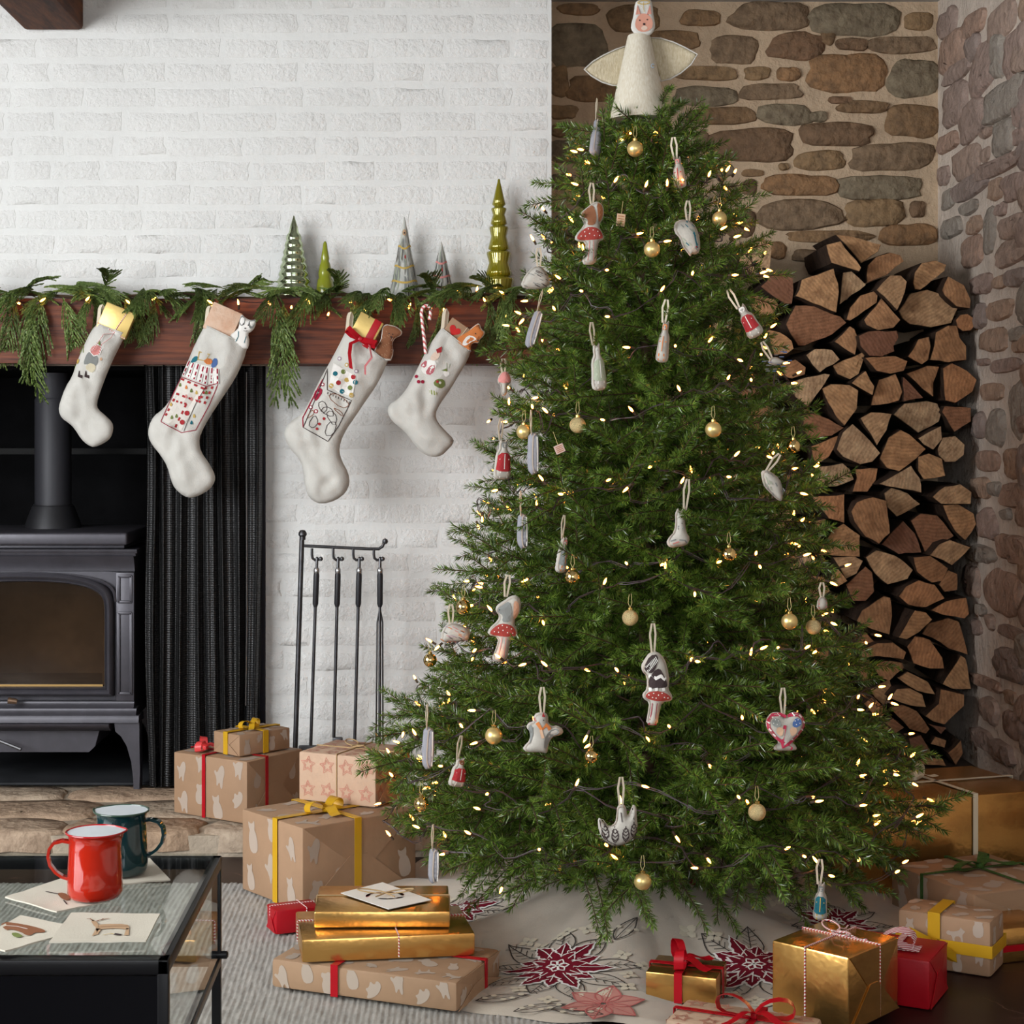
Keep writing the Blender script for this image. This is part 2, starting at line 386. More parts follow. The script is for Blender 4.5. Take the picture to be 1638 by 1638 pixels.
# traced stones of the back wall: boxes (x0,x1,y0,y1) in zoomed crops
SB = []
def crop(ox, oy, sc, rows): return [(ox+a/sc, ox+b/sc, oy+c/sc, oy+d/sc) for a, b, c, d in rows]
SB += crop(1100, 0, 3.0446, [(-20,155,48,125),(210,585,15,150),(610,1015,15,170),(1055,1195,65,145),(110,340,180,310),(395,655,160,290),(650,715,150,220),(715,875,185,245),(895,1195,180,262),(590,960,270,445),(980,1220,300,475),(-60,230,328,390),(275,395,325,390),(435,545,330,395),(270,545,410,485),(-60,235,425,515),(685,800,470,505),(725,975,490,550),(335,605,510,605),(0,330,525,605),(595,675,545,595),(960,1235,515,665),(555,905,595,715),(105,515,635,780),(510,765,735,830),(800,1185,700,830),(40,100,640,740),(95,220,795,860),(260,370,825,860),(445,490,795,830),(375,720,855,950),(735,1145,855,975),(270,335,875,950),(330,750,975,1115),(780,1045,970,1100),(1080,1155,980,1060),(495,890,1122,1180),(940,1205,1090,1195),(185,330,1015,1150),(510,640,1215,1275),(145,235,895,970),(400,480,1175,1260)])
SB += crop(870, 0, 4.095, [(75,365,25,100),(420,760,35,205),(45,390,160,425),(710,1005,205,320),(40,155,445,640),(160,500,500,665),(40,210,690,780),(45,210,810,900),(45,300,915,1060),(45,190,1140,1240)])
rs = random.Random(21)
for (a, b, c, d) in SB:
    p = P((a+b)/2, (c+d)/2, YB); s_ = YB/F
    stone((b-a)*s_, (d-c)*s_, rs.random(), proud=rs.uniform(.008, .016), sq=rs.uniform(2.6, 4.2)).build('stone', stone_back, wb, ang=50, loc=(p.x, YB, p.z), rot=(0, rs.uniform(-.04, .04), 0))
# generic courses behind the tree and the logs (seen only through gaps)
ztop = P(0, 300, YB).z; z = ztop
while z > .12:
    hgt = rs.uniform(.075, .13); x = XE+.01; z -= hgt
    while x < XR-.02:
        wd = min(rs.uniform(.12, .30), XR-.005-x)
        cxp = X0+(x+wd/2)*F/YB; cyp = Y0-(z+hgt/2-H)*F/YB
        hit = any(a-8 < cxp+wd/2*F/YB and b+8 > cxp-wd/2*F/YB and c-6 < cyp+hgt/2*F/YB and d+6 > cyp-hgt/2*F/YB for a, b, c, d in SB)
        if not hit and wd > .06 and x < P(1260, 0, YB).x:
            stone(wd-.03, hgt-.03, rs.random(), proud=.012, n=14).build('stone', stone_back, wb, ang=50, loc=(x+wd/2, YB, z+hgt/2))
        x += wd
SR = crop(1100, 0, 3.0446, [(1235,1310,45,180),(1355,1455,60,170),(1465,1600,20,185),(1240,1360,165,355),(1365,1425,170,290),(1385,1490,215,455),(1490,1550,180,380),(1545,1660,130,380),(1255,1370,310,400),(1255,1365,415,600),(1330,1450,490,680),(1465,1650,395,570),(1430,1490,625,670),(1500,1590,580,760),(1230,1320,650,735),(1300,1430,710,870),(1430,1475,720,790),(1590,1660,620,700),(1600,1680,490,605),(1420,1620,770,850),(1225,1280,810,900),(1300,1460,860,960),(1245,1305,920,1010),(1480,1540,870,970),(1545,1660,840,970),(1335,1415,980,1045),(1370,1435,1060,1135),(1250,1340,1060,1150),(1450,1500,1020,1230),(1510,1555,990,1050),(1530,1660,1050,1150),(1340,1440,1150,1290),(1515,1660,1170,1290)])
SR += crop(1180, 360, 3.561, [(1345,1450,280,390),(1480,1540,290,360),(1540,1650,250,350),(1435,1565,430,540),(1590,1650,410,530),(1360,1420,450,580),(1390,1530,590,720),(1555,1650,580,660),(1380,1440,760,800),(1450,1620,760,835),(1400,1520,900,1000),(1560,1660,900,1220),(1350,1420,1070,1210),(1440,1530,1060,1250),(1375,1490,1290,1400),(1530,1660,1280,1440),(1350,1440,1440,1560),(1450,1500,1460,1540),(1510,1660,1480,1600)])
SR += crop(1180, 780, 3.4127, [(1315,1420,120,280),(1445,1500,115,175),(1430,1580,265,400),(1280,1410,320,410),(1245,1330,430,590),(1360,1545,450,680),(1315,1360,640,700),(1290,1335,720,800),(1370,1410,690,780),(1430,1580,760,830),(1420,1580,880,1060),(1300,1450,1040,1100),(1345,1430,1150,1280),(1460,1530,1110,1180),(1460,1580,1230,1370),(1290,1400,1320,1420),(1390,1510,1390,1500)])
for (a, b, c, d) in SR:
    ym, zm = [], []
    Ya, Yb = XR*F/(a-X0), XR*F/(b-X0); Ym = XR*F/((a+b)/2-X0); s_ = Ym/F
    zc_ = H-((c+d)/2-Y0)*s_
    stone((Ya-Yb)*1.03, (d-c)*s_*1.02, rs.random(), proud=rs.uniform(.010, .02), sq=rs.uniform(2.4, 3.6)).build('stone', stone_right_lit, wr, ang=50, loc=(XR, Ym, zc_), rot=(rs.uniform(-.1, .1), 0, -math.pi/2))
for Yc in np.arange(2.4, 5.0, .185):
    zz = rs.uniform(.02, .12)
    while zz < 2.5:
        hgt = rs.uniform(.08, .19); wd = rs.uniform(.12, .175)
        stone(wd, hgt-.03, rs.random(), proud=.015, n=14).build('stone', stone_right_lit, wr, ang=50, loc=(XR, Yc+rs.uniform(-.035, .035), zz+hgt/2), rot=(rs.uniform(-.25, .25), 0, -math.pi/2)); zz += hgt
# --- raised plinth that carries the logs
ZP = .104
struct(MB().rbox(((XE+XR)/2, (5.3+YB)/2, ZP/2), (XR-XE-.004, YB-5.3, ZP), .01).build('trim_4', M('plinth_stone', (.10, .075, .06), .9, var=.3, bump=.5)))
# --- hearth
YH = 4.71
he = struct(MB().box(((XL+XE)/2, (YH+.012+YB+.3)/2, (ZH-.012)/2), (XE-XL, YB+.3-YH-.012, ZH-.012)).build('trim_5', hearth_mortar))
rh = random.Random(5); hy = YH
rows = [.19, .24, .20]
for ri, dep in enumerate(rows):
    x = -2.6+rh.uniform(0, .2)
    while x < XE-.02:
        wd = min(rh.uniform(.26, .52), XE-x)
        n = 22; off = rh.uniform(0, 50); vs = []; fs = []
        pts = []
        for j in range(n):
            q = 2*math.pi*j/n; c, s_ = math.cos(q), math.sin(q); rad = (abs(c)**5+abs(s_)**5)**(-.2)
            jj = 1.0+.16*mnoise.noise((c*1.5+off, s_*1.5, off))
            pts.append((c*rad*jj*(wd-.012)/2, max(s_*rad*jj*(dep-.010)/2, -dep/2 if ri == 0 else -9)))
        for sc, zz in ((1.02, -.055 if ri == 0 else -.02), (1.0, -.010), (.95, -.001), (.5, .0015)):
            for (px_, py_) in pts: vs.append((px_*sc, py_*sc, zz+mnoise.noise((px_*12+off, py_*12, zz*30))*(.006 if zz > -.03 else .012)))
        for a in range(3):
            for j in range(n): fs.append((a*n+j, a*n+(j+1) % n, (a+1)*n+(j+1) % n, (a+1)*n+j))
        fs.append(tuple(3*n+j for j in range(n)))
        MB().add(vs, fs).build('stone', hearth_stone, he, ang=60, loc=(x+wd/2, hy+dep/2, ZH))
        x += wd
    hy += dep
# dark slate pad under the stove
struct(MB().rbox(((XO0+XO1)/2, (5.345+YB+.3)/2-.005, ZH+.003), (XO1-XO0-.04, YB+.3-5.345, .008), .002).build('trim_6', M('slate_pad', (.03, .032, .036), .6, var=.3)))
# --- mantel shelf
ZM0, ZM1, YM = P(0, 582, 5.2).z, P(0, 477, 5.2).z, 5.2
mt = MB()
x0m, x1m = -2.6, .34
nx = 40
vs = []; fs = []
for i in range(nx+1):
    x = lerp(x0m, x1m, i/nx)
    for (y, z) in ((YM, ZM0), (YM-.004, (ZM0+ZM1)/2), (YM, ZM1), (YW-.004, ZM1), (YW-.004, ZM0)):
        vs.append((x, y+mnoise.noise((x*3, z*9, y))*.005, z+mnoise.noise((x*2.5, y*9, z*4))*.004))
for i in range(nx):
    for j in range(5): fs.append((i*5+j, (i+1)*5+j, (i+1)*5+(j+1) % 5, i*5+(j+1) % 5))
fs += [tuple(range(5)), tuple(nx*5+j for j in range(4, -1, -1))]
mantel = tag(mt.add(vs, fs).build('mantel_shelf', mantel_wood, ang=50), 'dark red-brown wooden beam mantel across the white brick wall', 'mantel')
# curtain rod
r = thing('curtain_rod', 'thin double metal curtain rod under the wooden mantel', 'rod', (P(210, 576, 5.24).x, 5.24, P(0, 576, 5.24).z))
MB().tube([(-1.3, 0, .003), (.42, 0, .003)], .0045, 8).build('rail', rod_m, r)
MB().tube([(-1.3, .01, -.012), (.42, .01, -.012)], .006, 8).build('rail', M('dull_brass_rail', (.30, .24, .19), .45, metal=.7), r)
for px_ in (24, 30, 232, 262, 300, 330, 362, 402, 437):
    c = P(px_, 577, 5.24)-Vector(r.location)
    MB().tube([c+Vector((0, math.cos(a)*.016, math.sin(a)*.016)) for a in np.linspace(0, 6.0, 13)], .0022, 6).build('ring', iron_dark, r)
# ================================================================== STOVE
def bevel_profile_bar(mb, x0, x1, prof, m=0):
    """moulding: prof = list of (y,z) closed, extruded along x"""
    n = len(prof); vs = [(x0, y, z) for y, z in prof]+[(x1, y, z) for y, z in prof]
    mb.add(vs, [tuple(range(n)), tuple(range(2*n-1, n-1, -1))]+[(i, (i+1) % n, (i+1) % n+n, i+n) for i in range(n)], m)
YS = 5.30; sS = YS/F
scx = (38-X0)*sS; st = thing('wood_stove', 'black cast iron wood stove with arched glass door in the fireplace', 'stove', (scx, YS, ZH+.007))
def sx(px): return (px-38)*sS
def sz(py): return H-(py-Y0)*sS-(ZH+.007)
hw = sx(216)
# body box
MB().rbox((0, .20, (sz(1150)+sz(880))/2), (2*hw-.03, .36, sz(880)-sz(1150)), .006).build('body', iron, st)
# top plate
mb = MB(); mb.rbox((0, .19, (sz(846)+sz(876))/2), (2*sx(207), .46, sz(846)-sz(866)), .007, 3)
mb.rbox((0, .20, sz(874)), (2*sx(200), .42, .012), .003); mb.build('top_plate', iron, st)
# cornice
def profile(z1, z0, d0, d1, kind):
    n = 7; pts = []
    for i in range(n):
        t = i/(n-1)
        y = -(lerp(d0, d1, t) if kind == 'cove' else lerp(d0, d1, math.sin(t*math.pi/2)))
        if kind == 'cove': y = -lerp(d0, d1, 1-math.cos(t*math.pi/2))
        pts.append((y, lerp(z0, z1, t)))
    return [(.04, z0)]+pts+[(.04, z1)]
mb = MB()
bevel_profile_bar(mb, -sx(222), sx(222), profile(sz(878), sz(884), .030, .034, 'x'))
bevel_profile_bar(mb, -sx(219), sx(219), profile(sz(884), sz(889), .022, .026, 'x'))
bevel_profile_bar(mb, -sx(216), sx(216), profile(sz(889), sz(913), .008, .028, 'cove'))
mb.build('cornice', iron, st, ang=30)
# lower ledge
mb = MB()
bevel_profile_bar(mb, -sx(216), sx(216), profile(sz(1121), sz(1131), .030, .016, 'x'))
bevel_profile_bar(mb, -sx(221), sx(221), profile(sz(1131), sz(1141), .042, .030, 'x'))
bevel_profile_bar(mb, -sx(226), sx(226), profile(sz(1141), sz(1152), .050, .044, 'x'))
bevel_profile_bar(mb, -sx(180), sx(180), profile(sz(1153), sz(1166), .030, .062, 'x'))
mb.build('lower_ledge', iron, st, ang=30)
# pilasters with raised panels
for s in (-1, 1):
    xa, xb = sorted((s*sx(187), s*sx(216)))
    p = MB().rbox(((xa+xb)/2, -.002, (sz(915)+sz(1120))/2), (xb-xa, .03, sz(915)-sz(1120)), .002).build('pilaster', iron, st)
    for (za, zb) in ((921, 962), (980, 1108)):
        w_ = (xb-xa)*.68; h_ = sz(za)-sz(zb)
        fr = MB()
        c = ((xa+xb)/2, -.018, (sz(za)+sz(zb))/2)
        for dx, dz, ww, hh in ((0, h_/2, w_, .005), (0, -h_/2, w_, .005), (-w_/2, 0, .005, h_), (w_/2, 0, .005, h_)):
            fr.rbox((c[0]+dx, c[1], c[2]+dz), (ww+.004, .008, hh+.004), .0015)
        fr.build('panel_frame', iron, p)
# arched door frame
def arch(wd, zb, zs, zt, n=20):
    pts = [(-wd, zb), (wd, zb), (wd, zs)]
    for i in range(1, n):
        t = i/n; a = t*math.pi
        pts.append((wd*math.copysign(abs(math.cos(a))**.75, math.cos(a)), zs+(zt-zs)*abs(math.sin(a))**.62))
    pts.append((-wd, zs)); return pts
def ring_loft(mb, loops):
    n = len(loops[0][0]); base = len(mb.v); vs = []
    for poly, y in loops: vs += [(x, y, z) for x, z in poly]
    fs = [(a*n+i, a*n+(i+1) % n, (a+1)*n+(i+1) % n, (a+1)*n+i) for a in range(len(loops)-1) for i in range(n)]
    mb.add(vs, fs)
A = lambda e: arch(sx(168)+e, sz(1096)-e, sz(975), sz(931)+e)
mb = MB(); ring_loft(mb, [(A(0), .0), (A(.002), -.020), (A(.006), -.030), (A(.010), -.026), (A(.013), -.034), (A(.020), -.040), (A(.027), -.034), (A(.030), -.020), (A(.031), .01)])
door = mb.build('door_frame', iron, st, ang=50)
MB().prism(A(.002), -.013, -.010).build('glass', thin_glass('stove_glass', (.72, .66, .58), .02, .22, (.07, .05, .035)), door)
bevel_profile_bar(mb2 := MB(), -sx(166), sx(166), [(-.016, sz(1097)), (-.016, sz(1093.5)), (-.004, sz(1093.5)), (-.004, sz(1097))])
mb2.build('brass_strip', M('dull_brass', (.35, .22, .08), .4, metal=.8), door)
# spandrel trim arch above door
mb = MB(); pts = [(x, -.016, z) for x, z in arch(sx(186), sz(1118), sz(962), sz(917))[2:-1]]
mb.tube(pts, .005, 6).build('arch_moulding', iron, st)
# firebox interior seen through the glass
fb = MB(); X1, Z0_, Z1_ = sx(166), sz(1098), sz(931)
fb.box((0, .30, (Z0_+Z1_)/2), (2*X1, .01, Z1_-Z0_)); fb.box((0, .15, Z0_-.004), (2*X1, .3, .008))
fb.box((-X1, .15, (Z0_+Z1_)/2), (.008, .3, Z1_-Z0_)); fb.box((X1, .15, (Z0_+Z1_)/2), (.008, .3, Z1_-Z0_)); fb.box((0, .15, Z1_), (2*X1, .3, .008))
MATS['fire_brick'] = M('fire_brick', (.30, .23, .17), .9, var=.4, vscale=9)
fb.build('firebox', MATS['fire_brick'], st)
# the body in front of the firebox is open: cut body by rebuilding as shell
bodyo = [o for o in st.children if o.name.startswith('body')][0]
me = bodyo.data; me.clear_geometry()
sh = MB(); bz0, bz1 = sz(1150), sz(880)
sh.box((-(hw+X1)/2, .20, (bz0+bz1)/2), (hw-X1-.01, .36, bz1-bz0)); sh.box(((hw+X1)/2, .20, (bz0+bz1)/2), (hw-X1-.01, .36, bz1-bz0))
sh.box((0, .20, (bz0+Z0_)/2-.004), (2*X1+.012, .36, Z0_-bz0-.008)); sh.box((0, .20, (bz1+Z1_)/2+.004), (2*X1+.012, .36, bz1-Z1_-.008))
sh.box((0, .355, (bz0+bz1)/2), (2*hw-.03, .02, bz1-bz0))
# spandrel plate around the arch
outer = [(-sx(188), sz(1119)), (sx(188), sz(1119)), (sx(188), sz(914)), (-sx(188), sz(914))]
inner = A(.02); no = len(inner)
def outer_pt(x, z):
    X, Zt, Zb = sx(188), sz(914), sz(1119); cz = (Zt+Zb)/2
    k = max(abs(x)/X, abs(z-cz)/((Zt-Zb)/2)); return (x/k, cz+(z-cz)/k)
vs = [(x, .0, z) for x, z in inner]+[(outer_pt(x, z)[0], .0, outer_pt(x, z)[1]) for x, z in inner]
sh.add(vs, [(i, (i+1) % no, (i+1) % no+no, i+no) for i in range(no)])
me.from_pydata(sh.v, [], sh.f); me.update()
# handle knob, ash drawer, legs
MB().tube([(sx(20), -.055, sz(1116)), (sx(34), -.052, sz(1118))], [.010, .008], 10).build('door_knob', M('coil_handle', (.22, .14, .09), .4, metal=.7), st)
mb = MB(); mb.prism([(sx(-80), sz(1166)), (sx(158), sz(1166)), (sx(150), sz(1196)), (sx(140), sz(1205)), (sx(-64), sz(1205)), (sx(-74), sz(1196))], .02, .30)
ash = mb.build('ash_pan', iron, st)
MB().tube([(sx(0), -.03, sz(1181)), (sx(40), -.05, sz(1194))], .005, 8).build('pull_handle', M('bright_steel', (.12, .12, .125), .45, metal=.8), ash)
for sxx in (-1, 1):
    for yy in (-.035, .30):
        poly = [(186, 1153), (226, 1153), (226, 1180), (227, 1230), (226, 1262), (217, 1262), (216, 1240), (213, 1215), (206, 1190), (197, 1175), (188, 1167)]
        MB().prism([(sxx*sx(x), sz(z)) for x, z in poly], yy, yy+.05).build('leg', iron, st, ang=35)
# flue
fx = (85-X0)*5.55/F-scx; fy = 5.55-YS; s5 = 5.55/F; zf = lambda py: H-(py-Y0)*s5-(ZH+.007)
MB().lathe([(45*s5, zf(845)), (44*s5, zf(838)), (33*s5, zf(809)), (31*s5, zf(808)), (31*s5, zf(806))], 28, (fx, fy, 0)).build('flue_collar', iron_dark, st)
MB().lathe([(29*s5, zf(812)), (29*s5, zf(640)), (28*s5, zf(638)), (27*s5, zf(636)), (26.5*s5, ZO-(ZH+.007)-.02)], 28, (fx, fy, 0)).build('flue_pipe', M('flue_paint', (.028, .028, .034), .55, metal=.2), st)

# ================================================================== MESH CURTAIN
def mesh_mat():
    m = M('black_chain_mesh', (.012, .012, .013), .45, metal=.5); nt = m.node_tree; N = nt.nodes; Lk = nt.links; b = N['Principled BSDF']
    tc = N.new('ShaderNodeTexCoord'); mp = N.new('ShaderNodeMapping'); mp.inputs['Scale'].default_value = (1, .2, .75); Lk.new(tc.outputs['Object'], mp.inputs[0])
    v = N.new('ShaderNodeTexVoronoi'); v.inputs['Scale'].default_value = 190; v.inputs['Randomness'].default_value = .15; Lk.new(mp.outputs[0], v.inputs['Vector'])
    r = N.new('ShaderNodeValToRGB'); r.color_ramp.elements[0].color = (.095, .095, .098, 1); r.color_ramp.elements[1].color = (.004, .004, .004, 1); r.color_ramp.elements[1].position = .55
    Lk.new(v.outputs['Distance'], r.inputs[0]); Lk.new(r.outputs[0], b.inputs['Base Color'])
    bp = N.new('ShaderNodeBump'); bp.inputs['Strength'].default_value = .8; bp.inputs['Distance'].default_value = .002; bp.invert = True
    Lk.new(v.outputs['Distance'], bp.inputs['Height']); Lk.new(bp.outputs[0], b.inputs['Normal']); return m
cm = mesh_mat()
c0, c1 = P(229, 583, 5.25), P(419, 583, 5.25); zb = ZH+.012
nx, nz = 150, 26; vs = []; fs = []
cx0 = (c0.x+c1.x)/2
for k in range(nz+1):
    t = k/nz; z = lerp(c0.z, zb, t)
    for i in range(nx+1):
        u = i/nx; x = lerp(c0.x, c1.x, u)+.012*math.sin(u*9+t*2)*t
        if u < .1: x += .006*math.sin(t*7)
        ph = u*2*math.pi*8.5+1.2*math.sin(u*11)+.5*math.sin(t*2.2+u*5)
        y = 5.262+.010*math.sin(ph)+.006*math.sin(ph*1.7+1)+.002*math.sin(u*70)
        vs.append((x-cx0, y-5.262, z-zb))
fs = [(k*(nx+1)+i, k*(nx+1)+i+1, (k+1)*(nx+1)+i+1, (k+1)*(nx+1)+i) for k in range(nz) for i in range(nx)]
cur = thing('mesh_curtain', 'black metal mesh fire curtain gathered in folds beside the stove', 'curtain', (cx0, 5.262, zb))
MB().add(vs, fs).build('mesh_panel', cm, cur, ang=180)
ch = P(394, 590, 5.215)
MB().tube([(ch.x-cx0, 5.218-5.262, ch.z-zb-.01), (ch.x-cx0+.002, -.045, .5), (ch.x-cx0-.002, -.045, .25)], .0016, 5).build('pull_chain', M('bead_chain', (.35, .35, .36), .3, metal=.9), cur)

# ================================================================== FIREPLACE TOOLS
YT = 5.20
def T(px, py, y=None): return P(px, py, y or YT)
base = P(470, 1250, 5.17)
rack = thing('tool_rack', 'dark iron fireplace tool stand leaning against the white brick wall', 'tool rack', (base.x, 5.17, ZH))
ro = Vector(rack.location)
MB().rbox((.08, .01, .009), (.26, .16, .018), .004).build('base_plate', iron_dark, rack)
top = T(483, 862); MB().tube([Vector((-.0, 0, .01)), top-ro], .0075, 12).build('post', steel_dark, rack)
MB().lathe([(.001, .016), (.008, .014), (.0125, .006), (.0125, 0), (.009, -.004), (.009, -.014)], 16, tuple(T(484, 856)-ro)).build('finial', steel_dark, rack)
e = T(606, 879); MB().tube([T(485, 873)-ro, T(590, 878)-ro, T(606, 878)-ro, T(612, 874)-ro, T(614, 868)-ro], .0048, 10).build('cross_bar', steel_dark, rack)
MB().lathe([(.001, .009), (.007, .006), (.009, 0), (.007, -.006), (.001, -.009)], 14, tuple(T(616, 866)-ro)).build('end_ball', steel_dark, rack)
hooks = [499, 533, 565, 598]
for hx in hooks:
    pts = [T(hx, 877), T(hx, 887), T(hx+1, 893), T(hx+5, 896), T(hx+12, 895, YT-.01)]
    h = MB().tube([p-ro for p in pts], .0042, 8).build('hook', steel_dark, rack)
    MB().lathe([(.001, .007), (.006, .004), (.007, 0), (.006, -.004), (.001, -.007)], 12, tuple(T(hx+14, 894, YT-.012)-ro)).build('hook_ball', steel_dark, h)
grip = M('leather_grip', (.012, .012, .016), .5)
spec = [('fire_shovel', 507, 497, 1195, 'black long-handled fire shovel hanging first from the stand post', 'shovel'),
        ('fire_poker', 541, 534, 1180, 'black fire poker with bent tip hanging second from the stand post', 'poker'),
        ('hearth_rod', 575, 567, 1200, 'straight black fire iron hanging third from the stand post', 'fire iron'),
        ('fire_tongs', 608, 607, 1200, 'black fire tongs with thin twin arms hanging nearest the tree', 'tongs')]
for nm, tx, bx, by, lab, cat in spec:
    a = T(tx, 895, YT-.012); b = T(bx, by, YT-.02); d = b-a
    t = thing(nm, lab, cat, a, group='fireplace tools on the stand')
    pt = lambda py: d*((py-895)/(by-895))
    MB().tube([pt(893)+Vector((math.cos(q)*.0, math.cos(q)*.004, 0)) for q in (0, 1)]+[pt(908)], .0045, 8).build('hanging_loop', steel_dark, t)
    MB().tube([pt(908), pt(911), pt(916), pt(918)], [.006, .0088, .0088, .007], 12).build('ferrule', M('polished_steel', (.45, .45, .46), .25, metal=.9), t)
    MB().tube([pt(917), pt(921), pt(966), pt(971)], [.0080, .0088, .0086, .0055], 12).build('grip', grip, t)
    if nm == 'fire_tongs':
        for s in (-1, 1):
            MB().tube([pt(972)+Vector((0, 0, 0)), pt(996)+Vector((s*.008, 0, 0)), pt(1180)+Vector((s*.010, 0, 0)), pt(1215)+Vector((s*.012, 0, 0))], .0028, 6).build('arm', steel_dark, t)
        MB().tube([pt(970), pt(1215)], .0042, 8).build('shaft', steel_dark, t)
    else:
        MB().tube([pt(970), pt(by)], .0050, 10).build('shaft', steel_dark, t)
    if nm == 'fire_shovel':
        MB().rbox(pt(1215), (.07, .012, .085), .004).build('blade', steel_dark, t)
    elif nm == 'fire_poker':
        MB().rbox(pt(1180)+Vector((.012, -.006, -.012)), (.03, .016, .03), .004).build('tip', steel_dark, t)
# ================================================================== FIREWOOD
def log_face():
    m = palette('log_cut_face', [(.53,.285,.14),(.58,.335,.165),(.34,.16,.085),(.60,.375,.20),(.54,.26,.12),(.46,.24,.115),(.25,.115,.07),(.56,.305,.145),(.42,.21,.10),(.58,.39,.225)], rough=.88, vscale=34, mixamt=.7, dark=(.15,.07,.035), bump=.9, bscale=70, bdist=.006, spec=.2, stretch=(1, 1, 1))
    nt = m.node_tree; N = nt.nodes; Lk = nt.links; b = N['Principled BSDF']
    tc = N.new('ShaderNodeTexCoord'); oi = N.new('ShaderNodeObjectInfo')
    mp = N.new('ShaderNodeMapping'); cb = N.new('ShaderNodeCombineXYZ'); mu = N.new('ShaderNodeMath'); mu.operation = 'MULTIPLY'; mu.inputs[1].default_value = 6.283
    Lk.new(oi.outputs['Random'], mu.inputs[0]); Lk.new(mu.outputs[0], cb.inputs['Y']); Lk.new(cb.outputs[0], mp.inputs['Rotation']); Lk.new(tc.outputs['Object'], mp.inputs['Vector'])
    wv = N.new('ShaderNodeTexWave'); wv.inputs['Scale'].default_value = 30; wv.inputs['Distortion'].default_value = 9; wv.inputs['Detail'].default_value = 3; wv.inputs['Detail Scale'].default_value = .4
    Lk.new(mp.outputs[0], wv.inputs['Vector'])
    mr = N.new('ShaderNodeMapRange'); mr.inputs['To Min'].default_value = .88; mr.inputs['To Max'].default_value = 1.08; Lk.new(wv.outputs['Fac'], mr.inputs[0])
    src = b.inputs['Base Color'].links[0].from_socket
    hs = N.new('ShaderNodeHueSaturation'); Lk.new(src, hs.inputs['Color']); Lk.new(mr.outputs[0], hs.inputs['Value']); Lk.new(hs.outputs[0], b.inputs['Base Color'])
    return m
lf = log_face(); lbk = M('log_bark', (.055, .033, .022), .95, var=.5, vscale=30, bump=.9, bscale=60, bdist=.008)
